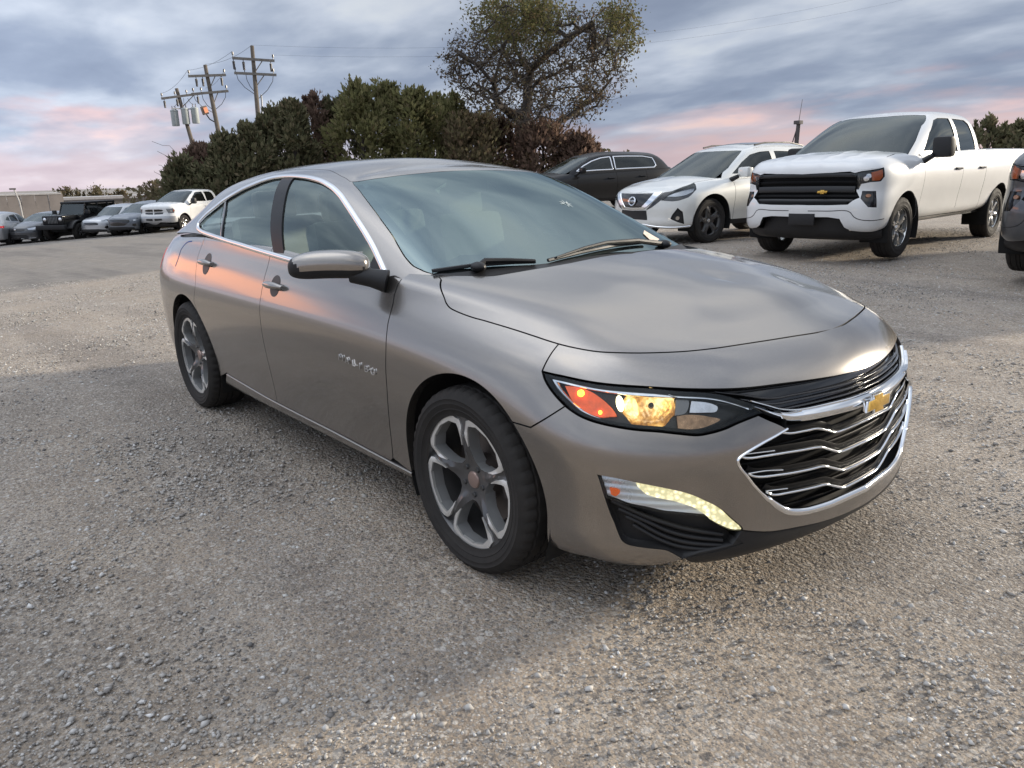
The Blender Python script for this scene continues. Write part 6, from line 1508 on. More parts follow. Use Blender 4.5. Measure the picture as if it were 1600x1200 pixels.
# ---------------------------------------------------------------- the other vehicles
def near(S, pts, smin=0.0, flt=None):
    """chart positions of the surface points nearest to 3-D points (right side)"""
    g = np.stack(np.meshgrid(np.linspace(smin, S.cu[-1], 220), np.linspace(0, S.cv[-1], 110), indexing='ij'), -1).reshape(-1, 2)
    P = S.at(g)[0]; out = []
    for p in np.atleast_2d(np.asarray(pts, float)):
        c = g[np.argmin(((P-p)**2).sum(1))].copy()
        for _ in range(5):
            e = 1e-3; a = S.at(np.array([c, c+[e, 0], c+[0, e]]))[0]
            J = np.stack([(a[1]-a[0])/e, (a[2]-a[0])/e], 1); d = np.linalg.lstsq(J, p-a[0], rcond=None)[0]
            c = np.clip(c+np.clip(d, -.05, .05), [0, 0], [S.cu[-1], S.cv[-1]])
        out.append(c)
    return np.array(out)
def side_xz(S, pts, zhi):
    """chart positions of side points from x and z"""
    g = np.stack(np.meshgrid(np.linspace(0, S.cu[-1]*.93, 260), np.linspace(0, S.cv[zhi], 70), indexing='ij'), -1).reshape(-1, 2)
    P = S.at(g)[0]; ok = P[:, 1] < -.35; g = g[ok]; P = P[ok]; out = []
    for x, z in pts:
        c = g[np.argmin((P[:, 0]-x)**2+(P[:, 2]-z)**2)].copy()
        for _ in range(6):
            e = 1e-3; a = S.at(np.array([c, c+[e, 0], c+[0, e]]))[0][:, [0, 2]]
            J = np.stack([(a[1]-a[0])/e, (a[2]-a[0])/e], 1)
            try: d = np.linalg.solve(J, np.array([x, z])-a[0])
            except np.linalg.LinAlgError: break
            c = c+np.clip(d, -.03, .03)
        out.append(c)
    return np.array(out)
def centre(S, pl):                                   # carry a line on to the centreline
    return cat(pl, [[S.cu[-1], pl[-1][1]]])
def warp(S, fn):
    sh = S.C.shape; S.C = fn(S.C.reshape(-1, 3).copy()).reshape(sh); return S
def arc_pts(cx, cz, r, a0, a1, n=26): return [(cx+r*math.cos(a), cz+r*math.sin(a)) for a in np.radians(np.linspace(a0, a1, n))]

def common_body(root, S, Hs, paint, sp):
    """doors, wings, cab shell, windows, wheels and underside shared by the road cars; sp holds their measures"""
    h = sp.get('h', .06); B = lambda n, l, m, **k: both(panel, n, S, l, m, root, h=h, gap=sp.get('gap', .004), **k)
    sx = lambda pts: side_xz(S, pts, sp.get('zrow', 10))
    zb, zt, tb = sp['zb'], sp['zt'], S.cv[sp.get('trow', 10)]
    wb, R, ra = sp['wb'], sp['R'], sp['ra']
    line = lambda x: cat(sx([(x, z) for z in np.linspace(zb, zt, 7)]), [[sx([(x, zt)])[0][0], tb]])
    xf_, xr = sp['doors'][0], sp['doors'][-1]
    # doors
    names = sp.get('door_names', ['front_door', 'rear_door'])
    for i in range(len(sp['doors'])-1):
        a, b = sp['doors'][i], sp['doors'][i+1]
        L = line(a); 
        if sp.get('cut_rear') and i == len(sp['doors'])-2:
            aR = sx(arc_pts(-wb, R, ra, 0, 62, 14)); aR = aR[S.at(aR)[0][:, 0] > b-.6]
            top = sx([(b, z) for z in np.linspace(R+ra*.9, zt, 4)]); top = cat(top, [[top[-1][0], tb]])
            k = S.at(aR)[0]; aR = aR[(k[:, 2] > zb)]
            loop = cat(rev(L), aR, top)
        else: loop = cat(rev(L), line(b))
        B(names[min(i, len(names)-1)], loop, paint)
    # rear quarter / bed
    aRq = sx(arc_pts(-wb, R, ra, 12 if not sp.get('cut_rear') else 62, 190, 30)); k = S.at(aRq)[0]; aRq = aRq[k[:, 2] > zb-.02]
    if sp.get('cut_rear'):
        top = sx([(xr, z) for z in np.linspace(R+ra*.9, zt, 4)]); st = cat([[top[-1][0], tb]], rev(top))
    else: st = cat(rev(line(xr)), sx([(-wb+ra+.02, zb)]))
    rear_b = cat(sx([(-wb-ra-.05, zb)]), [[S.cu[3], .05]], [[0, .05]], [[0, S.cv[-1]]], [[st[0][0], S.cv[-1]]] if sp.get('bed') is None else [[0, tb]])
    if sp.get('bed'): rear_b = cat(sx([(-wb-ra-.05, zb)]), [[S.cu[3], .03]], [[0, .03]], [[0, tb]])
    holes = [near(S, sp['tail'])] if sp.get('tail') is not None else []
    B(sp.get('rear_name', 'rear_quarter'), cat(st, aRq, rear_b), paint, holes=holes)
    if holes: B('tail_light', holes[0], RED_LENS, off=.004)
    # sill
    zs = sp['zs']
    sl = cat(sx([(xf_, zb), (xr if not sp.get('cut_rear') else -wb+ra+.03, zb)]), sx([(-wb+ra+.03, zs), (-ra-.03, zs)]), sx([(-ra-.03, zb)]))
    B('sill', sl, sp.get('sill_mat', paint))
    # dark inside of the body, wheel houses, floor
    for x in (0, -wb):
        for s_ in (1, -1):
            V = []; F_ = []; n_ = 24
            for r, d in ((ra+.012, -.02), (ra+.02, .34), (.1, .36)):
                for k_ in range(n_+1):
                    a = math.radians(-20+220*k_/n_); V.append((x+r*math.cos(a), s_*(-sp['wy']+d), R+r*math.sin(a)))
            for i in range(2):
                for k_ in range(n_): F_.append((i*(n_+1)+k_, i*(n_+1)+k_+1, (i+1)*(n_+1)+k_+1, (i+1)*(n_+1)+k_))
            mesh_obj('wheel_well', V, F_, DEEP_BLACK, root)
    b = MB(); L0 = wb-2*ra; b.box((-wb/2, 0, zb-.0), (wb-2*ra-.1, 2*sp['wy']-.24, .12)); b.box((.2, 0, zb+.14), (1.0, 1.1, .3)); b.box((-wb-.3, 0, zb+.12), (1.2, 1.1, .3)); b.box((-wb/2, 0, zb+.35), (wb-2*ra-.2, 1.5, .5))
    b.build('underbody', DEEP_BLACK, root)
    # cab shell with window openings
    hm, hv = Hs.cu[-1], Hs.cv[-1]
    ws, hd = sp['ws_side'], sp['header']
    wins = [side_xz(Hs, w_, 3) for w_ in sp['windows']]
    shell = cat(rev(ws), hd, [[hm, hd[-1][1]]], [[hm, hv]], [[0, hv]], [[0, .0]], [[ws[-1][0]-.06, .0]])
    rw = near(Hs, sp['rear_glass']) if sp.get('rear_glass') is not None else None
    panel('cab_shell', Hs, shell, paint, root, holes=wins, h=h, mirror='join', gap=.003, hgap=-.003)
    if rw is not None: panel('rear_window', Hs, cat([[0, rw[0][1]]], rw, [[0, rw[-1][1]]]), PRIVACY, root, h=.1, mirror='join', thick=0, off=.006)
    wsl = cat(hd, [[hm, hd[-1][1]]], [[hm, .02]], [[ws[-1][0]+.03, .02]], rev(ws))
    panel('windscreen', Hs, wsl, sp.get('ws_mat', TRUCK_GLASS), root, h=.08, mirror='join', thick=0, off=-.002)
    for i, w_ in enumerate(wins):
        both(panel, 'side_window', Hs, w_, sp.get('win_mat', PRIVACY), root, h=.08, off=-.008, thick=0, gap=0)
        if sp.get('trim'):
            for s_ in (0, 1):
                p_, n_ = Hs.at(resample(w_, .04), .0); m3 = np.array([1, -1 if s_ else 1, 1.0])
                sweep('window_trim', p_*m3, n_*m3, sp['trim'], .010, sp.get('trim_mat', CHROME), root, closed=True)
    if len(wins) > 1 and not sp.get('trim_one'):
        for a, b_ in zip(sp['windows'][:-1], sp['windows'][1:]):
            pass
    # cabin interior, dark
    zc = sp['zt']
    b = MB(); b.box((sp['cab'][0], 0, zc-.08), (.5, 1.4, .25)); b.box(((sp['cab'][0]+sp['cab'][1])/2, 0, zc-.35), (abs(sp['cab'][1]-sp['cab'][0]), 1.5, .1))
    b.build('dashboard', DASH, root, bevel=.04)
    for x in sp['seats']:
        for y in (-.42, .42):
            st_ = bpy.data.objects.new('seat', None); link(st_, root)
            b = MB(); b.box((x, y, zc-.10), (.16, .5, .62), Matrix.Rotation(-.2, 3, 'Y')); b.build('seat_back', DASH, st_, bevel=.05)
            b = MB(); b.box((x-.1, y, zc+.30), (.11, .27, .2)); b.build('headrest', DASH, st_, bevel=.04)
    # wheels
    for x in (0, -wb):
        for right in (True, False):
            make_wheel(root, 'wheel', (x, (-1 if right else 1)*(sp['wy']-sp['ww']/2-.01), R), right, R=R, RR=sp['RR'], W=sp['ww'], style=sp['style'], detail=sp.get('wd', 0), rim=sp.get('rim'), cut=sp.get('cut'), spin=.4 if x else .15)
    # handles
    for x, z in sp['handles']:
        c = side_xz(S, [(x-.10, z), (x+.10, z)], sp.get('zrow', 10)); pl = c[0]+(c[1]-c[0])*np.linspace(0, 1, 7)[:, None]
        for s_ in (None, 'left'):
            sweep_on('door_handle', S, pl, .035, .035, sp.get('handle_mat', paint), root, left=bool(s_))
    # mirrors
    mx, my, mz = sp['mirror']; ms = sp.get('mirror_size', (.13, .24, .18))
    for s_ in (-1, 1):
        if s_ < 0 and 'mirror_far' in sp: mx, my, mz = sp['mirror_far']
        elif s_ > 0: mx, my, mz = sp['mirror']
        mr = bpy.data.objects.new('door_mirror', None); link(mr, root)
        b = MB(); b.box((mx, s_*my, mz), ms, Matrix.Rotation(s_*-.15, 3, 'Z')); b.build('mirror_cap', sp.get('mirror_mat', paint), mr, bevel=min(ms)*.33)
        b = MB(); b.tube([(mx+.06, s_*(my-ms[1]*.4), mz-ms[2]*.38), (mx+.10, s_*(my-ms[1]*.95), mz-ms[2]*.75)], [.035, .045], 8); b.build('mirror_arm', BLACK_PLASTIC, mr)

TRUCK_GLASS = glass('tinted_windscreen', (.30, .36, .36), 1.6)
def bowtie(root, loc, k, pitch=0.0, m=None):
    em = bpy.data.objects.new('emblem', None); link(em, root); em.location = loc; em.rotation_euler = (0, pitch, 0)
    pts = [(y*k, z*k) for y, z in ((-.085, -.017), (-.028, -.017), (-.035, -.030), (.030, -.030), (.024, -.017), (.072, -.017), (.085, .017), (.028, .017), (.035, .030), (-.030, .030), (-.024, .017), (-.072, .017))]
    b = MB(); b.prism(pts, 0, .012, 'yz'); b.build('emblem_field', m or GOLD, em, bevel=.0015)

def build_truck(label, pose, paint, cat_='pickup truck', front='bar', group=None, lod=1, windows=None, trim=None):
    root = thing('pickup_truck', label, cat_, (pose[0], pose[1], pose[2]), pose[3], group)
    S, Hs = truck_skin(), truck_house(); f = {k: np.array(v) for k, v in F2.items()}
    sm, tm = S.cu[-1], S.cv[-1]; h = .06 if lod else .09
    R, ra = .40, .475
    sp = dict(zb=.50, zt=1.28, wb=3.745, R=R, ra=ra, zs=.44, doors=[-.50, -1.93, -2.90], door_names=['front_door', 'rear_door'], rear_name='bed_side', bed=True, wy=.97, ww=.265, RR=.255, h=h,
        ws_side=near(Hs, [(-1.32, -.62, 1.875), (-.98, -.71, 1.72), (-.62, -.79, 1.515), (-.36, -.835, 1.39), (-.20, -.86, 1.31)]), header=near(Hs, [(-1.30, -.58, 1.875), (-1.20, -.40, 1.878), (-1.14, -.2, 1.883), (-1.12, -.06, 1.886)]),
        windows=windows or [[(a, 1.3+(z-1.3)*1.075) for a, z in q] for q in ([(-.66, 1.37), (-1.00, 1.60), (-1.30, 1.765), (-1.45, 1.795), (-1.84, 1.80), (-1.90, 1.36)], [(-1.97, 1.80), (-2.46, 1.79), (-2.57, 1.74), (-2.66, 1.48), (-2.63, 1.37), (-1.97, 1.36)])],
        rear_glass=[(-2.97, -.0, 1.42), (-2.96, -.6, 1.42), (-2.9, -.55, 1.74), (-2.9, 0, 1.76)], cab=(-.55, -2.8), seats=(-1.5, -2.4), style='six', wd=1 if lod else 0, rim=simple('bright_wheel', (.62, .62, .60), .18, .95), cut=simple('bright_wheel', (.62, .62, .60), .18, .95),
        handles=[(-1.72, 1.13), (-2.70, 1.13)], handle_mat=simple('dark_handle', (.05, .05, .05), .3), mirror=(-.60, 1.17, 1.42), mirror_size=(.16, .26, .27), mirror_mat=BLACK_PLASTIC, mirror_far=(-.82, 1.02, 1.36), tail=None, trim=trim, zrow=10)
    common_body(root, S, Hs, paint, sp)
    # bonnet and front clip
    hood = centre(S, f['TS_hood'])
    cow = near(S, [(.40, -.855, 1.305), (.15, -.835, 1.345), (-.05, -.82, 1.372), (-.17, -.80, 1.385)])
    rear = near(S, [(-.17, -.80, 1.385), (-.10, -.60, 1.40), (-.04, -.40, 1.41), (.02, -.15, 1.42)]); re = rear[-1]
    ridge = near(S, [(-.05, -.52, 1.4), (.3, -.50, 1.375), (.62, -.48, 1.34), (.8, -.46, 1.29)]); ridge2 = near(S, [(-.02, -.25, 1.41), (.35, -.24, 1.39), (.62, -.22, 1.345), (.84, -.22, 1.27)])
    def hfn(c):
        d = np.full(len(c), 9.0)
        for pl, k in ((ridge, 1), (ridge2, 1)):
            for a, b in zip(pl[:-1], pl[1:]):
                ab = b-a; t = np.clip(((c-a)@ab)/(ab@ab), 0, 1); d = np.minimum(d, np.linalg.norm(c-a-t[:, None]*ab, axis=1))
        return .007*np.exp(-(d/.05)**2)
    hl = cat(hood, [[sm, tm]], [[re[0]+.25, tm]], rev(rear), rev(cow))
    panel('bonnet', S, hl, paint, root, h=.035 if lod else .07, mirror='join', gap=.004, fn=hfn)
    arcF = side_xz(S, arc_pts(0, R, ra, 8, 178, 30), 10)
    dr = side_xz(S, [(-.50, z) for z in np.linspace(.50, 1.28, 7)], 10)
    lowz = near(S, [(.52, -.965, .40), (.66, -.91, .365), (.80, -.79, .36), (.86, -.68, .375), (.895, -.60, .44), (.91, -.54, .555), (.925, -.40, .575), (.945, -.15, .575)])
    gr = f['TS_grille']; gr = cat([[sm, gr[0][1]]], gr, [[sm, gr[-1][1]]])
    clip = cat([[sm, hood[-1][1]-.0]], [[sm, gr[0][1]]], gr[1:-1], [[sm, gr[-1][1]]], [[sm, lowz[-1][1]]], rev(lowz), arcF, side_xz(S, [(-ra-.02, .50)], 10), dr, [[dr[-1][0], S.cv[9]]], rev(cow)[:1]*[1, 0]+[0, S.cv[9]+.03], rev(cow), rev(hood)[1:])
    if front == 'bar':
        panel('front_bumper', S, clip, paint, root, holes=[f['TS_lamp'], f['TS_vent']], h=h*.7, mirror='join', gap=.003, thick=.05)
        panel('grille', S, gr, GRILLE_BLACK, root, h=.05, mirror='join', off=-.05, thick=-.04, gap=-.004)
        t0, t1 = gr[:, 1].min(), gr[:, 1].max()
        for k, (tt, w_, o_) in enumerate([(.90, .05, .0), (.70, .04, -.02), (.52, .075, .005), (.33, .035, -.02), (.18, .035, -.02), (.05, .05, .0)]):
            t = t0+(t1-t0)*tt; m = [q for q in np.linspace(gr[:, 0].min(), sm, 40) if in_poly(np.array([[q, t]]), gr)[0]]
            if len(m) > 3: sweep_on('grille_bar', S, np.array([(q, t) for q in np.linspace(min(m), sm, 24)]), w_, .012, GRILLE_BLACK if k % 2 else simple('grille_bar_black', (.012, .012, .0125), .38), root, off=o_-.02, mirror='join', prof='flat')
        for s_ in (None, 'left'):
            hl_ = bpy.data.objects.new('headlight', None); link(hl_, root)
            panel('lens', S, f['TS_lamp'], CLEAR, hl_, h=.04, off=-.002, thick=0, gap=.004, mirror=s_)
            panel('housing', S, f['TS_lamp'], simple('lamp_dark', (.05, .05, .055), .2, .5), hl_, h=.04, off=-.05, thick=-.048, gap=0, mirror=s_)
            panel('indicator', S, f['TS_amber'], simple('amber_marker', (.62, .14, .03), .25, coat=.5), hl_, h=.03, off=-.012, thick=.02, gap=.004, mirror=s_)
            for u in (.25, .5):
                c = f['TS_lamp'][:4].mean(0)*(1-u)+f['TS_lamp'][6:].mean(0)*u
                panel('reflector', S, np.array([(c[0]+.04*math.cos(a)-.02, c[1]+.026*math.sin(a)) for a in np.linspace(0, 6.283, 14, endpoint=False)]), SILVER_REFL, hl_, h=.03, off=-.03, thick=.02, gap=0, mirror=s_)
            vt = bpy.data.objects.new('fog_lamp_unit', None); link(vt, root)
            panel('vent', S, f['TS_vent'], GLOSS_BLACK, vt, h=.05, off=-.04, thick=-.035, gap=-.002, mirror=s_)
            c = f['TS_vent'].mean(0); panel('fog_lamp', S, np.array([(c[0]+.035*math.cos(a), c[1]+.05+.022*math.sin(a)) for a in np.linspace(0, 6.283, 12, endpoint=False)]), simple('fog_lens', (.30, .16, .10), .2, .6), vt, h=.03, off=-.02, thick=.02, gap=0, mirror=s_)
        sweep_on('bumper_seam', S, centre(S, catmull(rev(f['TS_seam'])[0:], .04)[::-1][0:]) if False else catmull(f['TS_seam'], .04), .010, .001, BLACK_PLASTIC, root, off=.0005, mirror='join')
        bowtie(root, tuple(S.at(near(S, [(.93, .0, .93)]), .03)[0][0]+np.array([.0, .30, -.035])), .82)
        b = MB(); b.box((.955, .05, .545), (.03, .36, .15)); b.build('plate_bracket', BLACK_PLASTIC, root, bevel=.008)
    else:                                            # cross-bar grille, bright bumper
        cr = near(S, [(.93, -.0, 1.10), (.90, -.30, 1.10), (.86, -.56, 1.08), (.84, -.62, .98), (.86, -.56, .86), (.92, -.0, .84)])
        lp = near(S, [(.84, -.66, 1.10), (.66, -.90, 1.12), (.60, -.95, 1.03), (.64, -.93, .92), (.80, -.75, .90)])
        bt = near(S, [(.945, 0, .76), (.90, -.50, .76), (.74, -.86, .76), (.50, -.99, .76)])
        up = cat([[sm, hood[-1][1]]], [[sm, bt[0][1]]], bt, arcF[3:], side_xz(S, [(-ra-.02, .50)], 10), dr, [[dr[-1][0], S.cv[9]]], rev(cow)[:1]*[1, 0]+[0, S.cv[9]+.03], rev(cow), rev(hood)[1:])
        up[1] = [sm, bt[0][1]]
        panel('front_wing', S, up, paint, root, holes=[lp], h=h, mirror='join', gap=.004)
        q1 = near(S, [(.935, -.035, 1.09), (.90, -.28, 1.095), (.875, -.46, 1.08), (.87, -.52, 1.02), (.90, -.40, .985), (.935, -.035, .985)]); q2 = near(S, [(.935, -.035, .955), (.90, -.38, .955), (.875, -.52, .95), (.88, -.48, .87), (.90, -.3, .855), (.935, -.035, .855)])
        for s_ in (None, 'left'):
            for q in (q1, q2): panel('grille', S, q, GLOSS_BLACK, root, h=.08, off=.004, thick=.02, gap=0, mirror=s_)
            hl_ = bpy.data.objects.new('headlight', None); link(hl_, root)
            panel('lens', S, lp, CLEAR, hl_, h=.06, off=.0, thick=0, gap=.004, mirror=s_)
            panel('housing', S, lp, simple('lamp_grey2', (.38, .39, .40), .2, .7), hl_, h=.05, off=-.03, thick=-.03, gap=0, mirror=s_)
            c = lp.mean(0); panel('bulb', S, np.array([(c[0]+.05*math.cos(a), c[1]+.05*math.sin(a)) for a in np.linspace(0, 6.283, 12, endpoint=False)]), SILVER_REFL, hl_, h=.05, off=-.015, thick=.01, gap=0, mirror=s_)
            panel('indicator', S, lp[1:4]*.5+lp[1:4].mean(0)*.5, AMBER, hl_, h=.05, off=-.012, thick=.01, gap=0, mirror=s_)
        bp = cat([[sm, bt[0][1]-.005]], bt[1:]-[0, .005], near(S, [(.52, -.965, .50), (.80, -.79, .48), (.93, -.35, .50)]), [[sm, .05]])
        panel('front_bumper', S, bp, SILVER_PAINT, root, h=h, mirror='join', off=.015, gap=0, thick=.06)
        panel('bumper_opening', S, near(S, [(.93, -.05, .66), (.90, -.42, .66), (.89, -.45, .58), (.93, -.05, .56)]), BLACK_PLASTIC, root, h=.08, off=.019, thick=0, gap=0)
        panel('bumper_opening', S, near(S, [(.93, -.05, .66), (.90, -.42, .66), (.89, -.45, .58), (.93, -.05, .56)]), BLACK_PLASTIC, root, h=.08, off=.019, thick=0, gap=0, mirror='left')
    # black air dam under the bumper
    V = []; F_ = []; ys = np.linspace(-.93, .93, 30)
    for y in ys:
        x = .90-.34*abs(y/.95)**3.2
        V += [(x-.07, y, .60 if abs(y) < .60 else .40), (x-.06, y, .40 if abs(y) < .6 else .36), (x-.10, y, .31), (x-.20, y, .27)]
    for i in range(len(ys)-1):
        for k in range(3): F_.append((4*i+k, 4*i+k+1, 4*(i+1)+k+1, 4*(i+1)+k))
    mesh_obj('air_dam', V, F_, BLACK_PLASTIC, root)
    b = MB(); b.box((-2.93, 0, 1.1), (.05, 1.7, .62)); b.box((-3.9, 0, .95), (1.9, 1.7, .05)); b.build('bed_floor', DEEP_BLACK, root)
    return root, S, Hs

def build_suv(label, pose, paint, kind='vee', name='crossover', cat_='car', scale=1.0, group=None, lod=1, sill=None, win_mat=None, wheel=None, trim=None, x_rear=1.0):
    root = thing(name, label, cat_, (pose[0], pose[1], pose[2]), pose[3], group); root.scale = (scale,)*3
    S, Hs = suv_skin(), suv_house(); f = {k: np.array(v) for k, v in F2.items()}
    wf = lambda P: np.stack([np.where(P[:, 0] < -.6, -.6+(P[:, 0]+.6)*x_rear, P[:, 0]), P[:, 1], P[:, 2]], -1)
    if x_rear != 1: warp(S, wf); warp(Hs, wf)
    X = lambda x: -.6+(x+.6)*x_rear if x < -.6 else x
    sm, tm = S.cu[-1], S.cv[-1]; h = .06 if lod else .09; R, ra = .38, .445
    wins = [[(-.56, 1.135), (-.88, 1.33), (-1.12, 1.45), (-1.38, 1.50), (-1.62, 1.51), (-1.66, 1.16)], [(-1.74, 1.51), (-2.20, 1.50), (-2.42, 1.46), (-2.50, 1.24), (-2.46, 1.20), (-1.74, 1.165)], [(-2.52, 1.45), (-2.75, 1.40), (-3.0, 1.27), (-2.60, 1.225)]]
    if kind == 'van': wins = [[(-.56, 1.14), (-.80, 1.29), (-1.05, 1.41), (-1.32, 1.49), (-1.60, 1.52), (-1.62, 1.17)], [(-1.70, 1.525), (-2.62, 1.52), (-2.92, 1.47), (-2.98, 1.26), (-2.90, 1.20), (-1.70, 1.175)]]
    wins = [[(X(a), b) for a, b in w_] for w_ in wins]
    black_sill = BLACK_PLASTIC if sill is None else sill
    wb = -X(-2.825)
    sp = dict(zb=.38, zt=1.02, wb=wb, R=R, ra=ra, zs=.30, doors=[-.52, X(-1.70), X(-2.62)], cut_rear=True, wy=.90, ww=.24, RR=.262, h=h, ws_side=f['MH_ws_side'], header=f['MH_header'], windows=wins, sill_mat=black_sill,
        rear_glass=[(X(-3.5), 0, 1.30), (X(-3.38), -.56, 1.30), (X(-3.2), -.48, 1.5), (X(-3.25), 0, 1.54)], cab=(-.55, X(-2.9)), seats=(-1.35, X(-2.2)), style='five', wd=1 if lod else 0, rim=wheel or simple('charcoal_wheel', (.09, .09, .095), .3, .8, coat=.4), cut=wheel or simple('charcoal_wheel', (.09, .09, .095), .3, .8, coat=.4),
        handles=[(X(-1.52), .93), (X(-2.48), .96)], mirror=(-.60, 1.07, 1.16), mirror_size=(.14, .25, .17), mirror_far=(-.80, .93, 1.06), tail=[(X(-3.40), -.87, 1.02), (X(-3.62), -.72, 1.02), (X(-3.64), -.70, .94), (X(-3.45), -.85, .92)], win_mat=win_mat or PRIVACY, trim=trim, zrow=10)
    common_body(root, S, Hs, paint, sp)
    hood = centre(S, catmull(f['MS_hood'], .05)); side = near(S, [(.24, -.71, 1.02), (.05, -.745, 1.045), (-.15, -.765, 1.075), (-.28, -.765, 1.095)])
    rear = near(S, [(-.28, -.765, 1.095), (-.2, -.6, 1.115), (-.12, -.35, 1.13), (-.09, -.12, 1.135)]); re = rear[-1]
    panel('bonnet', S, cat(hood, [[sm, tm]], [[re[0]+.2, tm]], rev(rear), rev(side)), paint, root, h=.045 if lod else .08, mirror='join', gap=.003)
    arcF = side_xz(S, arc_pts(0, R, ra, 2, 178, 28), 10); dr = side_xz(S, [(-.52, z) for z in np.linspace(.38, 1.02, 6)], 10)
    bot = near(S, [(.46, -.87, .27), (.62, -.80, .27), (.80, -.63, .27), (.92, -.36, .27), (.955, -.12, .27)])
    rest = cat(rev(bot), arcF, side_xz(S, [(-ra-.02, .38)], 10), dr, [[dr[-1][0], S.cv[10]]], rev(side), rev(hood)[1:])
    g3 = lambda pts: near(S, pts)
    if kind in ('vee', 'van'):
        V_, g, low = f['MS_chromeV'], f['MS_grille'], f['MS_low']
        ctr = cat([[sm, g[0][1]]], g[:-1], [[sm, g[-1][1]]]); lw = cat([[sm, low[0][1]]], low[1:-1], [[sm, low[-1][1]]]); cv = cat([[sm, V_[0][1]]], V_[1:-1], [[sm, V_[-1][1]]])
        lamp, smoke, fog = f['MS_lamp'], f['MS_smoke'], f['MS_fog']
        clip = cat([[sm, hood[-1][1]]], [[sm, bot[-1][1]]], rest)
        panel('front_bumper', S, clip, paint, root, holes=[fog, lamp], h=h*.7, mirror='join', gap=.003, thick=.03)
        panel('grille', S, ctr, GLOSS_BLACK, root, h=.05, mirror='join', off=.004, thick=.03, gap=0)
        panel('grille_chrome', S, cv, CHROME, root, h=.04, mirror='join', off=.016, thick=.03, gap=0)
        panel('lower_grille', S, lw, BLACK_PLASTIC, root, h=.05, mirror='join', off=.004, thick=.03, gap=0)
        for s_ in (None, 'left'):
            panel('grille_wing', S, smoke, GLOSS_BLACK, root, h=.05, off=.003, thick=.02, gap=0, mirror=s_)
            hl_ = bpy.data.objects.new('headlight', None); link(hl_, root)
            panel('lens', S, lamp, CLEAR, hl_, h=.05, off=.004, thick=0, gap=.0, mirror=s_)
            panel('housing', S, lamp, simple('lamp_smoke', (.10, .10, .105), .2, .6), hl_, h=.05, off=-.025, thick=-.025, gap=0, mirror=s_)
            c = lamp.mean(0); panel('reflector', S, c+(lamp-c)*[.75, .4], simple('lamp_silver', (.45, .46, .48), .2, .8), hl_, h=.05, off=-.012, thick=.01, gap=0, mirror=s_)
            fo = bpy.data.objects.new('fog_lamp_unit', None); link(fo, root)
            panel('fog_recess', S, fog, BLACK_PLASTIC, fo, h=.05, off=-.025, thick=-.025, gap=0, mirror=s_)
            c = fog.mean(0)+[0, -.03]; panel('fog_lamp', S, np.array([(c[0]+.032*math.cos(a), c[1]+.032*math.sin(a)) for a in np.linspace(0, 6.283, 12, endpoint=False)]), simple('fog_glass', (.4, .36, .3), .2, .6), fo, h=.03, off=-.012, thick=.01, gap=0, mirror=s_)
            sweep_on('bumper_trim', S, catmull(g3([(.955, -.22, .345), (.86, -.52, .305), (.66, -.77, .30), (.48, -.88, .31)]), .04), .035, .012, CHROME if kind == 'vee' else BLACK_PLASTIC, root, off=.002, left=bool(s_), prof='flat')
        if kind == 'vee':
            em = bpy.data.objects.new('emblem', None); link(em, root); em.location = tuple(S.at([[sm, (g[0][1]+g[-1][1])/2-.01]], .02)[0][0]); em.rotation_euler = (0, -.12, 0)
            b = MB(); ring = [(0, .075*math.cos(a), .068*math.sin(a)) for a in np.linspace(0, 2*math.pi, 25)]; b.tube(ring, .011, 6, cap=False); b.build('emblem_ring', CHROME, em)
            b = MB(); b.box((.006, 0, 0), (.014, .19, .036)); b.build('emblem_bar', CHROME, em, bevel=.003)
            cu = bpy.data.curves.new('letters', 'FONT'); cu.body = 'NISSAN'; cu.size = .034; cu.extrude = .001; cu.align_x = 'CENTER'; cu.align_y = 'CENTER'; cu.materials.append(GLOSS_BLACK)
            o = text_mesh('emblem_lettering', cu, em); o.location = (.0145, 0, 0); o.rotation_euler = (math.pi/2, 0, math.pi/2)
        b = MB()
        for s_ in (-1, 1): b.tube([(X(-1.35), s_*.60, 1.615), (X(-1.6), s_*.61, 1.655), (X(-2.3), s_*.60, 1.66), (X(-2.75), s_*.58, 1.60)], .014, 6)
        if kind == 'vee':
            b.build('roof_rails', BLACK_PLASTIC, root)
            panel('sun_roof', Hs, near(Hs, [(-1.45, 0, 1.66), (-1.42, -.42, 1.63), (-1.95, -.45, 1.66), (-1.95, 0, 1.69)]), GLOSS_BLACK, root, h=.1, mirror='join', off=.004, thick=0, gap=0)
    else:
        ga = g3([(.945, 0, .80), (.90, -.34, .80), (.86, -.46, .75), (.88, -.44, .66), (.955, -.1, .66)]); ga = cat([[sm, ga[0][1]]], ga[1:], [[sm, ga[-1][1]]])
        if kind == 'wide': ga = g3([(.945, 0, .82), (.86, -.46, .82), (.76, -.60, .78), (.80, -.60, .68), (.92, -.38, .52), (.965, -.1, .50)]); ga = cat([[sm, ga[0][1]]], ga[1:], [[sm, ga[-1][1]]])
        lamp = g3([(.80, -.58, .93), (.50, -.72, .985), (.36, -.84, .94), (.52, -.82, .88), (.78, -.62, .86)]) if kind != 'wide' else g3([(.82, -.60, .80), (.52, -.84, .84), (.46, -.88, .78), (.56, -.85, .72), (.78, -.66, .72)])
        fog = g3([(.62, -.83, .60), (.74, -.73, .60), (.76, -.71, .50), (.70, -.77, .46), (.60, -.85, .50)])
        panel('front_bumper', S, cat([[sm, hood[-1][1]]], [[sm, bot[-1][1]]], rest), paint, root, h=h, mirror='join', gap=.004, thick=.03)
        panel('grille', S, ga, GLOSS_BLACK, root, h=.07, mirror='join', off=.004, thick=.02, gap=0)
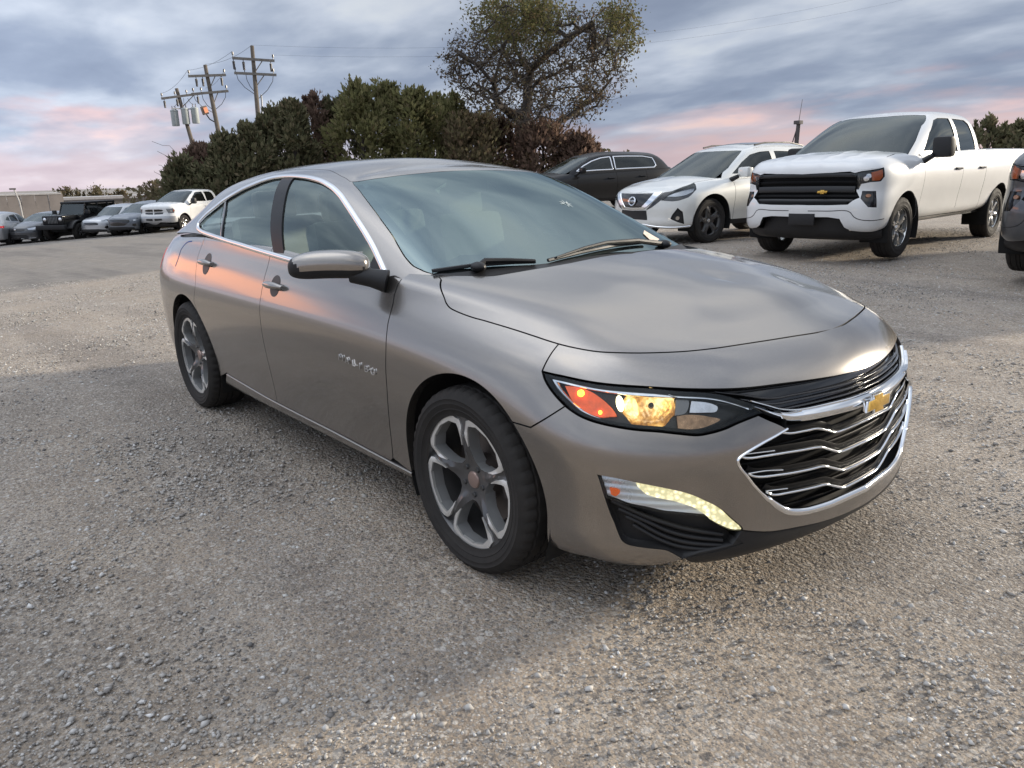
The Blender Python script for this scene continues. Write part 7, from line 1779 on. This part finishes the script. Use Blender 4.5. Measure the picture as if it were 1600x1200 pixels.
        panel('lower_grille', S, cat([[sm, g3([(.965, 0, .46)])[0][1]]], g3([(.90, -.44, .46), (.70, -.76, .42), (.66, -.79, .30), (.90, -.42, .27)]), [[sm, .06]]), BLACK_PLASTIC, root, h=.07, mirror='join', off=.004, thick=.02, gap=0)
        for s_ in (None, 'left'):
            hl_ = bpy.data.objects.new('headlight', None); link(hl_, root)
            panel('lens', S, lamp, CLEAR, hl_, h=.07, off=.004, thick=0, gap=0, mirror=s_)
            panel('housing', S, lamp, simple('lamp_grey3', (.30, .31, .33), .2, .6), hl_, h=.07, off=.001, thick=.0, gap=0, mirror=s_)
            c = lamp.mean(0); panel('reflector', S, np.array([(c[0]+.06*math.cos(a), c[1]+.03*math.sin(a)) for a in np.linspace(0, 6.283, 12, endpoint=False)]), SILVER_REFL, hl_, h=.04, off=.003, thick=0, gap=0, mirror=s_)
            panel('fog_lamp', S, fog, GLOSS_BLACK, root, h=.06, off=.004, thick=.01, gap=0, mirror=s_)
    return root, S, Hs

def build_saloon_far(label, pose, paint, group=None):
    """a compact car with the sedan's general form, little detail"""
    root = thing('parked_saloon', label, 'car', (pose[0], pose[1], pose[2]), pose[3], group)
    S, Hs = sedan_skin(), sedan_house(); f = {k: np.array(v) for k, v in F.items()}
    sp = dict(zb=.27, zt=.93, wb=2.829, R=.335, ra=.39, zs=.21, doors=[-.48, -1.63, -2.62], cut_rear=True, wy=.905, ww=.225, RR=.235, h=.09, ws_side=f['H_ws_side'], header=f['H_header'],
        windows=[[(-.62, 1.0), (-.92, 1.19), (-1.2, 1.31), (-1.62, 1.35), (-1.60, 1.05)], [(-1.70, 1.35), (-2.1, 1.34), (-2.35, 1.28), (-2.62, 1.14), (-2.5, 1.11), (-1.70, 1.06)]],
        rear_glass=None, cab=(-.6, -2.6), seats=(-1.35, -2.1), style='ten', handles=[(-1.48, .89), (-2.4, .92)], mirror=(-.72, 1.0, 1.03), mirror_size=(.12, .22, .14), tail=None, win_mat=PRIVACY, zrow=9, trow=9)
    common_body(root, S, Hs, paint, sp)
    sm, tm = S.cu[-1], S.cv[-1]
    hood = centre(S, f['S_hood']); rear = f['S_hood_rear']; e = rear[-1]
    panel('bonnet', S, cat(hood, [[sm, tm]], [[e[0]+.16, tm]], rev(rear)), paint, root, h=.08, mirror='join', gap=.003)
    kf = int(np.argmin(np.linalg.norm(hood-f['S_seam_up'][0], axis=1)))
    arcF = chart_xz(S, arc_pts(0, .333, .392, -14, 188, 24)); dr = side_xz(S, [(-.48, z) for z in np.linspace(.27, .93, 6)], 9)
    clip = cat([[sm, hood[-1][1]]], [[sm, .03]], [[5.1, .05]], arcF, dr, [[hood[0][0]-.1, 1.0]], hood[:-1])
    panel('front_bumper', S, clip, paint, root, h=.08, mirror='join', gap=.003)
    gu = near(S, [(.95, 0, .76), (.90, -.40, .76), (.86, -.50, .70), (.90, -.40, .62), (.96, -.05, .60)]); gu = cat([[sm, gu[0][1]]], gu[1:], [[sm, gu[-1][1]]])
    gl = near(S, [(.96, 0, .46), (.88, -.50, .44), (.82, -.60, .32), (.95, -.1, .26)]); gl = cat([[sm, gl[0][1]]], gl[1:], [[sm, gl[-1][1]]])
    panel('grille', S, gu, GLOSS_BLACK, root, h=.08, mirror='join', off=.004, gap=0); panel('lower_grille', S, gl, BLACK_PLASTIC, root, h=.08, mirror='join', off=.004, gap=0)
    lp = near(S, [(.83, -.56, .76), (.55, -.77, .80), (.40, -.86, .78), (.55, -.83, .69), (.80, -.62, .68)])
    for s_ in (None, 'left'):
        panel('headlight', S, lp, simple('lamp_bright', (.5, .52, .55), .15, .8), root, h=.06, off=.004, gap=0, mirror=s_)
        sweep_on('bumper_trim', S, near(S, [(.93, -.25, .27), (.80, -.62, .27), (.62, -.79, .28)]), .03, .01, SILVER_PAINT, root, off=.003, left=bool(s_))
    em = bpy.data.objects.new('emblem', None); link(em, root); em.location = (.972, 0, .70)
    b = MB(); b.box((0, 0, 0), (.012, .11, .08)); b.build('emblem_plate', CHROME, em, bevel=.01)
    return root

def build_jeep(label, pose):
    root = thing('off_roader', label, 'off-road vehicle', (pose[0], pose[1], pose[2]), pose[3])
    P = BLACK_PAINT; R = .41
    def bx(n, c, d, m=P, r=None, bev=.03, tp=1.0): 
        b = MB(); b.box(c, d, r, taper=tp); return b.build(n, m, root, bevel=bev)
    bx('body_tub', (-1.62, 0, .86), (2.75, 1.54, .62)); bx('bonnet', (.0, 0, 1.10), (1.35, 1.24, .22), bev=.05); bx('engine_bay', (.02, 0, .88), (1.28, 1.20, .34), DEEP_BLACK)
    g = bx('grille_panel', (.68, 0, .98), (.10, 1.16, .46), bev=.05)
    for k in range(7):
        b = MB(); b.box((.735, -.24+.08*k, .99), (.012, .040, .30)); b.build('grille_slot', simple('slot_grey', (.12, .12, .12), .4), g, bevel=.008)
    for s_ in (-1, 1):
        hl = bpy.data.objects.new('headlight', None); link(hl, root)
        b = MB(); b.lathe([(0, .755), (.06, .75), (.088, .735), (.09, .70)], 20, 'x', (0, s_*.43, 1.03)); b.build('lens', SILVER_REFL, hl)
        b = MB(); b.lathe([(0, .90), (.045, .90), (.05, .86)], 14, 'x', (0, s_*.48, .72)); b.build('fog_lamp', SILVER_REFL, root)
        for x in (0, -3.0):
            prof = [(x+.62*math.cos(a), R+.06+.50*math.sin(a)) for a in np.radians(np.linspace(12, 168, 14))]
            inner = [(x+.52*math.cos(a), R+.06+.44*math.sin(a)) for a in np.radians(np.linspace(168, 12, 14))]
            b = MB(); b.prism(prof+inner, s_*.62, s_*.93); b.build('wheel_flare', BLACK_PLASTIC, root, bevel=.02)
            make_wheel(root, 'wheel', (x, s_*.80, R), s_ < 0, R=R, RR=.24, W=.26, style='five', detail=0, rim=GLOSS_BLACK, cut=simple('dull_wheel', (.16, .15, .15), .4, .6))
        w = bpy.data.objects.new('door_mirror', None); link(w, root)
        b = MB(); b.box((-.62, s_*.95, 1.33), (.10, .22, .20)); b.build('mirror_cap', BLACK_PLASTIC, w, bevel=.03)
        for x0, x1 in ((-.78, -1.62), (-1.70, -2.40), (-2.48, -2.92)):
            b = MB(); b.prism([(x0-(.12 if x0 > -.8 else 0), 1.70), (x1, 1.70), (x1, 1.22), (x0, 1.22)], s_*.742, s_*.752); b.build('side_window', PRIVACY, root, smooth=False)
            b = MB(); b.box(((x0+x1)/2, s_*.775, .88), (abs(x1-x0)*.97, .03, .54)); b.build('door', P, root, bevel=.012)
            b = MB(); b.box((x1+.12, s_*.80, 1.08), (.14, .03, .03)); b.build('door_handle', BLACK_PLASTIC, root, bevel=.006)
    bx('hard_top', (-1.95, 0, 1.775), (2.25, 1.46, .11), BLACK_PLASTIC, bev=.04)
    for s_ in (-1, 1):
        for x in (-1.66, -2.44, -2.98):
            bx('roof_pillar', (x, s_*.72, 1.46), (.09, .06, .58), BLACK_PLASTIC, bev=.01)
        b = MB(); b.tube([(-.62, s_*.70, 1.18), (-.88, s_*.66, 1.76)], .04, 6); b.build('windscreen_frame', P, root)
    b = MB(); b.add([(-.62, -.68, 1.20), (-.62, .68, 1.20), (-.87, .63, 1.74), (-.87, -.63, 1.74)], [(0, 1, 2, 3)]); b.build('windscreen', TRUCK_GLASS, root, smooth=False).data.flip_normals()
    bx('cabin_dark', (-1.9, 0, 1.22), (2.0, 1.36, .1), DASH); bx('seat_row', (-1.4, 0, 1.35), (.2, 1.2, .5), DASH, bev=.06)
    bx('front_bumper', (.88, 0, .66), (.20, 1.62, .22), BLACK_PLASTIC, bev=.04); bx('rear_bumper', (-3.1, 0, .62), (.18, 1.5, .2), BLACK_PLASTIC)
    bx('underbody', (-1.4, 0, .50), (3.6, .9, .2), DEEP_BLACK)
    return root
# ---------------------------------------------------------------- assemble
build_ground(); build_stones()
# buildings behind the left row
def build_warehouses():
    r = thing('metal_building', 'tan corrugated metal building at the far left of the lot', 'building', (-59.5, 3.0, -2.0), 0)
    A, B_ = np.array([-61.6, -12.0]), np.array([-58.99, 8.74]); d = (B_-A)/np.linalg.norm(B_-A); n = np.array([d[1], -d[0]])
    if n@(CXY-A) < 0: n = -n
    o = np.array([-59.5, 3.0]); L = np.linalg.norm(B_-A)
    MT = simple('tan_cladding', (.235, .205, .185), .7, var=.18, scale=.8); MS_ = simple('pale_trim', (.44, .42, .40), .6)
    z1 = 3.02
    npan = 26
    for i in range(npan):
        a = A+d*L*i/npan-o; w_ = L/npan; c = a+d*w_/2
        b = MB(); Rm = Matrix(((d[0], n[0], 0), (d[1], n[1], 0), (0, 0, 1)))
        b.box((c[0]+n[0]*(.02 if i % 2 else 0), c[1]+n[1]*(.02 if i % 2 else 0), z1/2), (w_-.02, .10, z1), Rm); b.build('wall_panel', MT, r)
    for i in (6, 13, 20):
        a = A+d*L*i/npan-o; b = MB(); b.box((a[0]+n[0]*.12, a[1]+n[1]*.12, z1/2), (.12, .12, z1)); b.build('downpipe', MS_, r)
    Rm = Matrix(((d[0], n[0], 0), (d[1], n[1], 0), (0, 0, 1))); c = (A+B_)/2-o
    b = MB(); b.box((c[0]-n[0]*3, c[1]-n[1]*3, z1+.05), (L, 6.2, .1), Rm); b.build('roof', MS_, r)
    b = MB(); e = B_-o; b.box((e[0]-n[0]*3, e[1]-n[1]*3, z1/2), (.12, 6, z1), Rm); b.build('end_wall', simple('tan_shade', (.25, .22, .20), .7), r)
    b = MB(); b.box((e[0]-.2, e[1]-.1, z1/2), (.16, .16, z1+.06), Rm); b.build('corner_trim', MS_, r)
    r = thing('storage_shed', 'low pale shed with a flat roof edge behind the parked row', 'building', (-75.5, 17, -2.0), 0)
    A, B_ = np.array([-77.5, 6.0]), np.array([-73.2, 28.0]); d = (B_-A)/np.linalg.norm(B_-A); n = np.array([d[1], -d[0]])
    if n@(CXY-A) < 0: n = -n
    o = np.array([-75.5, 17.0]); L = np.linalg.norm(B_-A); Rm = Matrix(((d[0], n[0], 0), (d[1], n[1], 0), (0, 0, 1))); c = (A+B_)/2-o
    M2 = simple('pale_block', (.34, .31, .275), .8, var=.2, scale=.7)
    for i in range(9):
        a = A+d*L*(i+.5)/9-o; b = MB(); b.box((a[0], a[1], 1.15), (L/9-.06, .2, 2.3), Rm); b.build('wall_panel', M2, r)
        b = MB(); a2 = A+d*L*i/9-o; b.box((a2[0]+n[0]*.12, a2[1]+n[1]*.12, 1.2), (.10, .08, 2.4), Rm); b.build('post', MS_, r)
    b = MB(); b.box((c[0]-n[0]*3, c[1]-n[1]*3, 2.50), (L+.3, 6.6, .22), Rm); b.build('roof', simple('roof_edge', (.40, .38, .37), .6), r)
    b = MB(); b.box((c[0]+n[0]*.33, c[1]+n[1]*.33, 2.34), (L+.3, .05, .10), Rm); b.build('gutter', simple('dark_gutter', (.10, .09, .09), .6), r)
build_warehouses()
# hedge of cedars and bushes behind the lot
HEDGE = [((-43.75, 12.15), 3.55, 1.25, 0), ((-45.28, 13.87), 4.35, 1.51, 1), ((-42.02, 14.08), 4.62, 1.52, 0), ((-41.57, 15.24), 5.12, 1.52, 0), ((-43.77, 17.76), 6.14, 1.62, 0), ((-40.56, 17.56), 6.22, 1.37, 0),
 ((-43.64, 20.38), 6.94, 1.54, 2), ((-43.03, 21.56), 6.64, 1.65, 0), ((-38.82, 20.93), 6.95, 1.77, 3), ((-41.46, 24.31), 7.18, 1.92, 3), ((-37.22, 23.52), 6.34, 1.77, 3), ((-39.51, 27.26), 6.41, 1.97, 3),
 ((-35.33, 26.18), 4.79, 1.86, 4), ((-37.33, 30.09), 4.62, 1.76, 2), ((-33.37, 30.08), 3.90, 2.25, 2), ((-31.16, 30.94), 3.27, 1.47, 2)]
HL = ['short dark cedar at the left end of the hedge', 'rusty brown cedar below the utility pole with transformers', 'ragged dark cedar just left of the middle utility pole', 'dark cedar in front of the tallest utility pole', 'tall dark cedar right of the tallest utility pole', 'narrow dark cedar with a pointed top in the hedge',
 'reddish brown bush between two dark cedars in the hedge', 'dark cedar between the reddish bush and the green trees', 'green leafy tree, highest left shoulder of the hedge', 'tallest green tree in the middle of the hedge', 'green leafy tree above the sedan roof in the hedge', 'broad green tree at the right shoulder of the hedge',
 'low mixed bush left of the tall half bare tree', 'brown bush under the left limbs of the tall tree', 'wide brown bush at the foot of the tall tree', 'small brown bush at the right end of the hedge']
HM = [LEAF_CEDAR, LEAF_BROWN, LEAF_BROWN, LEAF_GREEN, LEAF_MIX]
for i, (xy, H, Rr, k) in enumerate(HEDGE):
    rg = np.random.default_rng(100+i); nm = {0: 'cedar_tree', 1: 'cedar_tree', 2: 'brown_bush', 3: 'green_tree', 4: 'mixed_bush'}[k]
    conifer(HL[i], xy, H*1.02, Rr*1.12, HM[k], 'hedge behind the parking lot', rg, nm, n=8500 if k != 2 else 6000, round_={0: .35, 1: .4, 2: .85, 3: .75, 4: .8}[k])
big_tree()
# low scrub that closes the foot of the hedge
def build_scrub():
    rg = np.random.default_rng(3); n = 14000
    t = rg.random(n); P = np.stack([np.interp(t, [0, .35, .7, 1], [-46.5, -43.6, -38.5, -29.6]), np.interp(t, [0, .35, .7, 1], [11.0, 17.0, 26.5, 33.0])], -1)+rg.normal(0, .9, (n, 2))
    C = np.concatenate([P, (hz(P)+rg.random(n)**1.3*2.6*(.7+.3*np.sin(t*60)))[:, None]], 1); D = rg.normal(size=(n, 3))+[0, 0, .8]; L = .25+.3*rg.random(n)
    o = cards('hedge_undergrowth', C, D, L, L*.5, LEAF_MIX, None, rg); tag(o, 'tangled brown and green undergrowth filling the foot of the hedge', 'undergrowth', kind='stuff')
build_scrub()
FAR = [((-91.36, 15.16), 3.5, 1.6, 'small dark tree above the corner of the tan building'), ((-90.81, 17.90), 3.4, 1.9, 'wider dark tree above the pale shed roof'), ((-90.52, 20.3), 3.0, 1.4, 'lowest tree above the pale shed roof'), ((-84.62, 22.05), 3.75, 1.7, 'olive tree at the left foot of the hedge skyline'), ((-82.32, 23.6), 3.7, 1.6, 'olive tree half hidden by the hedge end'),
       ((-15.88, 49.65), 3.8, 1.15, 'leftmost far evergreen behind the white pickup bed'), ((-15.23, 50.6), 3.2, 1.0, 'second far evergreen behind the white pickup bed'), ((-14.30, 50.08), 3.4, 1.1, 'far evergreen in the middle of the group behind the bed'), ((-13.50, 50.29), 3.2, 1.1, 'far evergreen near the right edge behind the bed'), ((-12.4, 50.5), 3.4, 1.2, 'rightmost far evergreen behind the pickup bed')]
for i, (xy, H, Rr, lb) in enumerate(FAR):
    conifer(lb, xy, H, Rr, LEAF_CEDAR if i > 4 else LEAF_MIX, 'distant trees', np.random.default_rng(300+i), 'far_tree', n=1100, round_=.8 if i < 5 else .2)
# utility poles
INS3 = [(.02, -1), (.25, -1), (.90, -1), (.02, 1), (.97, 1)]; INSB = [(.06, 1), (.27, 1), (.95, 1)]
def droop(b, p, q, sag, r=.014, n=9):
    p, q = np.array(p), np.array(q); b.tube([tuple(p+(q-p)*t-np.array([0, 0, sag*4*t*(1-t)])) for t in np.linspace(0, 1, n)], r, 4)
CABLE = simple('cable_black', (.03, .03, .032), .6)
def pole_loops(root, rel, A, C, ts, ax, base, zdrop):
    for k, t in enumerate(ts):
        a = np.array(A)+(np.array(C)-A)*t; foot = base+ax*((a[2]-zdrop[k]-base[2])/ax[2]); b = MB(); m = (a*.62+foot*.38)-[0, 0, .35]
        b.tube([rel(a), rel(a*.85+m*.15-[0, 0, .25]), rel(m), rel(m*.4+foot*.6), rel(foot)], .022, 5); b.build('jumper_cable', CABLE, root)
r3, b3, a3, rel3 = pole('tallest wooden utility pole with two crossarms rising out of the hedge', (-55.14, 21.67, 5.28), (-55.09, 21.79, 10.9), [((-55.64, 20.46, 10.04), (-54.51, 23.12, 9.89), INS3), ((-55.63, 20.47, 9.04), (-54.50, 23.15, 8.93), [(.03, 1), (.25, 1), (.93, 1)])], 'utility poles behind the hedge')
pole_loops(r3, rel3, (-55.63, 20.47, 9.0), (-54.50, 23.15, 8.9), (.05, .27, .92), a3, b3, (1.45, 1.3, 1.7))
b = MB(); b.tube([rel3(b3+a3*2), rel3((-55.08, 21.72+.35, 7.2)), rel3((-55.09, 21.74+.33, 7.6))], .07, 8); b.build('conduit', simple('grey_conduit', (.42, .43, .44), .5), r3)
r2, b2, a2, rel2 = pole('middle wooden utility pole with two crossarms and a small lit lamp', (-59.92, 20.45, 4.38), (-60.07, 20.05, 10.1), [((-60.50, 18.83, 9.26), (-59.58, 21.37, 9.39), [(.2, -1), (.37, -1), (.87, -1), (.03, 1), (.96, 1)]), ((-60.48, 18.88, 7.99), (-59.56, 21.41, 8.24), INSB)], 'utility poles behind the hedge')
pole_loops(r2, rel2, (-60.48, 18.88, 7.95), (-59.56, 21.41, 8.2), (.06, .28, .92), a2, b2, (1.35, 1.2, 1.35))
b = MB(); b.tube([rel2((-59.98, 20.30, 5.95)), rel2((-60.1, 19.9, 6.2)), rel2((-60.18, 19.72, 6.55))], .05, 6); b.build('lamp_arm', CABLE, r2)
b = MB(); b.box(rel2((-60.20, 19.62, 6.85)), (.34, .42, .62), Matrix.Rotation(.25, 3, 'X')); b.build('lamp_head', simple('lamp_housing', (.16, .12, .10), .6), r2, bevel=.04)
b = MB(); b.box(rel2((-60.0, 19.66, 6.86)), (.10, .26, .38), Matrix.Rotation(.25, 3, 'X')); b.build('lamp_glass', emitter('dusk_lamp', (1.0, .40, .22), .9), r2)
r1, b1, a1, rel1 = pole('leaning wooden utility pole carrying three grey transformers', (-66.27, 20.48, 4.32), (-66.50, 19.79, 9.05), [((-66.87, 18.59, 8.23), (-65.75, 22.0, 8.72), [(.06, -1), (.33, -1), (.78, -1), (.02, 1), (.3, 1), (.55, 1)])], 'utility poles behind the hedge')
for (x, y, z) in ((-66.5, 19.35, 6.72), (-66.2, 20.12, 6.86), (-66.0, 20.85, 6.92)):
    b = MB(); c = rel1((x, y, z)); b.lathe([(0, -.62), (.28, -.62), (.30, -.56), (.30, .50), (.32, .52), (.31, .60), (.2, .68), (0, .70)], 16, 'z', c); tr = b.build('transformer', simple('transformer_grey', (.33, .36, .36), .5, var=.1), r1)
    for dx in (-.12, .12): b = MB(); b.tube([(c[0], c[1]+dx, c[2]+.66), (c[0], c[1]+dx, c[2]+.95)], [.05, .03], 6); b.build('bushing', simple('bushing_brown', (.10, .08, .08), .4), tr)
    b = MB(); droop(b, (c[0], c[1], c[2]+.9), rel1((x*.5-66.3*.5, y*.4+20.2*.6, 8.3)), .15, .02); b.build('drop_cable', CABLE, tr)
b = MB(); b.box(rel1((-66.2, 20.1, 7.45)), (.1, 2.0, .08)); b.build('bracket', simple('galvanised', (.3, .31, .32), .5), r1)
for i, (p, q, s) in enumerate([((-55.66, 20.5, 10.5), (-60.52, 18.85, 9.7), .25), ((-55.09, 21.79, 10.95), (-60.07, 20.05, 10.15), .3), ((-54.53, 23.1, 10.3), (-30, 70, 15.0), 1.6), ((-55.09, 21.79, 10.95), (-32, 68, 15.4), 1.6), ((-60.5, 18.85, 9.7), (-66.87, 18.62, 8.65), .3), ((-59.6, 21.35, 9.8), (-65.8, 21.9, 9.1), .3)]):
    b = MB(); droop(b, p, q, s, .0055 if i in (2, 3) else .010, 16); o = b.build('power_line', CABLE)
    tag(o, ['upper left wire from the tallest to the middle utility pole', 'wire joining the tops of the tallest and middle utility poles', 'lower thin wire running from the tallest pole past the tree', 'top thin wire running from the tallest pole past the tree', 'left wire from the middle to the leaning utility pole', 'right wire from the middle to the leaning utility pole'][i], 'power line', 'power lines')
# a bare dead shrub under the transformers
rg = np.random.default_rng(8); sh = thing('dead_shrub', 'thin bare shrub below the transformers at the hedge end', 'bush', (-63.5, 17.95, -1.3), 0)
nodes, pr_ = grow(rg.normal(0, 1, (60, 3))*[.5, .7, .9]+[0, 0, 3.9], [(0, 0, 0), (0, 0, 1.2), (0, .05, 2.4)], rg); branch_mesh('trunk', nodes, pr_, .016, .07, BARK, sh)
# mast far right of the crossover
ms = thing('radio_mast', 'far thin mast with a short arm on the skyline right of the white crossover', 'mast', (-58.2, 101.4, .16), 0)
DK = simple('mast_dark', (.075, .065, .065), .8)
b = MB(); b.tube([(0, 0, -.3), (.1, .05, 4.4), (.2, .1, 7.2)], [.34, .32, .28], 8); b.build('pole', DK, ms)
b = MB(); b.tube([(-.7, -.9, 0), (-.2, -.5, 4.6), (.15, .05, 6.9)], .08, 5); b.build('stay', DK, ms)
b = MB(); b.box((.15, .1, 7.25), (.9, 1.0, .5)); b.build('platform', DK, ms, bevel=.05)
b = MB(); b.tube([(.2, .1, 7.2), (.45, .25, 10.3)], [.05, .03], 5); b.build('aerial', DK, ms)
lp = thing('lamp_post', 'short leaning lamp post in front of the tan building', 'lamp post', (-57.6, 6.05, -1.75), 0)
b = MB(); b.tube([(0, 0, 0), (0, -.05, 2.4), (0, -.22, 3.15)], [.06, .05, .045], 6); b.build('pole', simple('post_white', (.4, .39, .38), .6), lp)
b = MB(); b.box((0, -.30, 3.2), (.16, .36, .10)); b.build('lamp_head', DK, lp, bevel=.02)
# vehicles
build_sedan()
build_truck('white pickup truck with black grille parked behind the sedan', (-3.48, 8.18, .15, math.radians(-88)), WHITE_PAINT)
r_, S_, H_ = build_suv('white crossover with V shaped chrome grille beside the white pickup', (-6.77, 8.82, .15, math.radians(-96.8)), PEARL_PAINT, 'vee', win_mat=PRIVACY)
build_suv('black minivan with chrome framed side windows behind the sedan windscreen', (-17.16, 15.3, .12, math.radians(-104)), BLACK_PAINT, 'van', 'minivan', 'minivan', scale=1.15, sill=BLACK_PAINT, trim=.035, x_rear=1.13)
build_truck('dark grey pickup truck cut off by the right edge of the photo', (-.02, 7.62, .16, math.radians(-88)), GREY_PAINT, front='bar')
build_truck('white pickup truck with cross bar grille in the far left row', (-37.88, 9.27, -.80, math.radians(-55)), WHITE_PAINT, front='cross', group='cars in the far left row', lod=0)
build_suv('dark blue grey crossover squeezed beside the far white pickup', (-39.22, 7.89, ground_z(-39.2, 7.9), math.radians(-53)), BLUEGREY_PAINT, 'wide', scale=.94, group='cars in the far left row', lod=0, sill=BLACK_PLASTIC)
build_suv('silver crossover between the black off-roader and the dark crossover', (-40.88, 7.02, ground_z(-40.9, 7.0), math.radians(-52)), SILVER_PAINT, 'tiger', scale=.92, group='cars in the far left row', lod=0)
build_jeep('black off-road vehicle with round headlights and slotted grille in the far row', (-42.3, 5.58, ground_z(-42.3, 5.6), math.radians(-50)))
build_saloon_far('grey saloon car left of the black off-roader in the far row', (-43.74, 4.25, ground_z(-43.7, 4.2), math.radians(-48)), GREY_PAINT, group='cars in the far left row')
build_suv('silver white crossover at the very left edge, seen from behind', (-46.6, 4.1, ground_z(-46.0, 3.6), math.radians(150)), SILVER_PAINT, 'tiger', scale=1.0, group='cars in the far left row', lod=0)
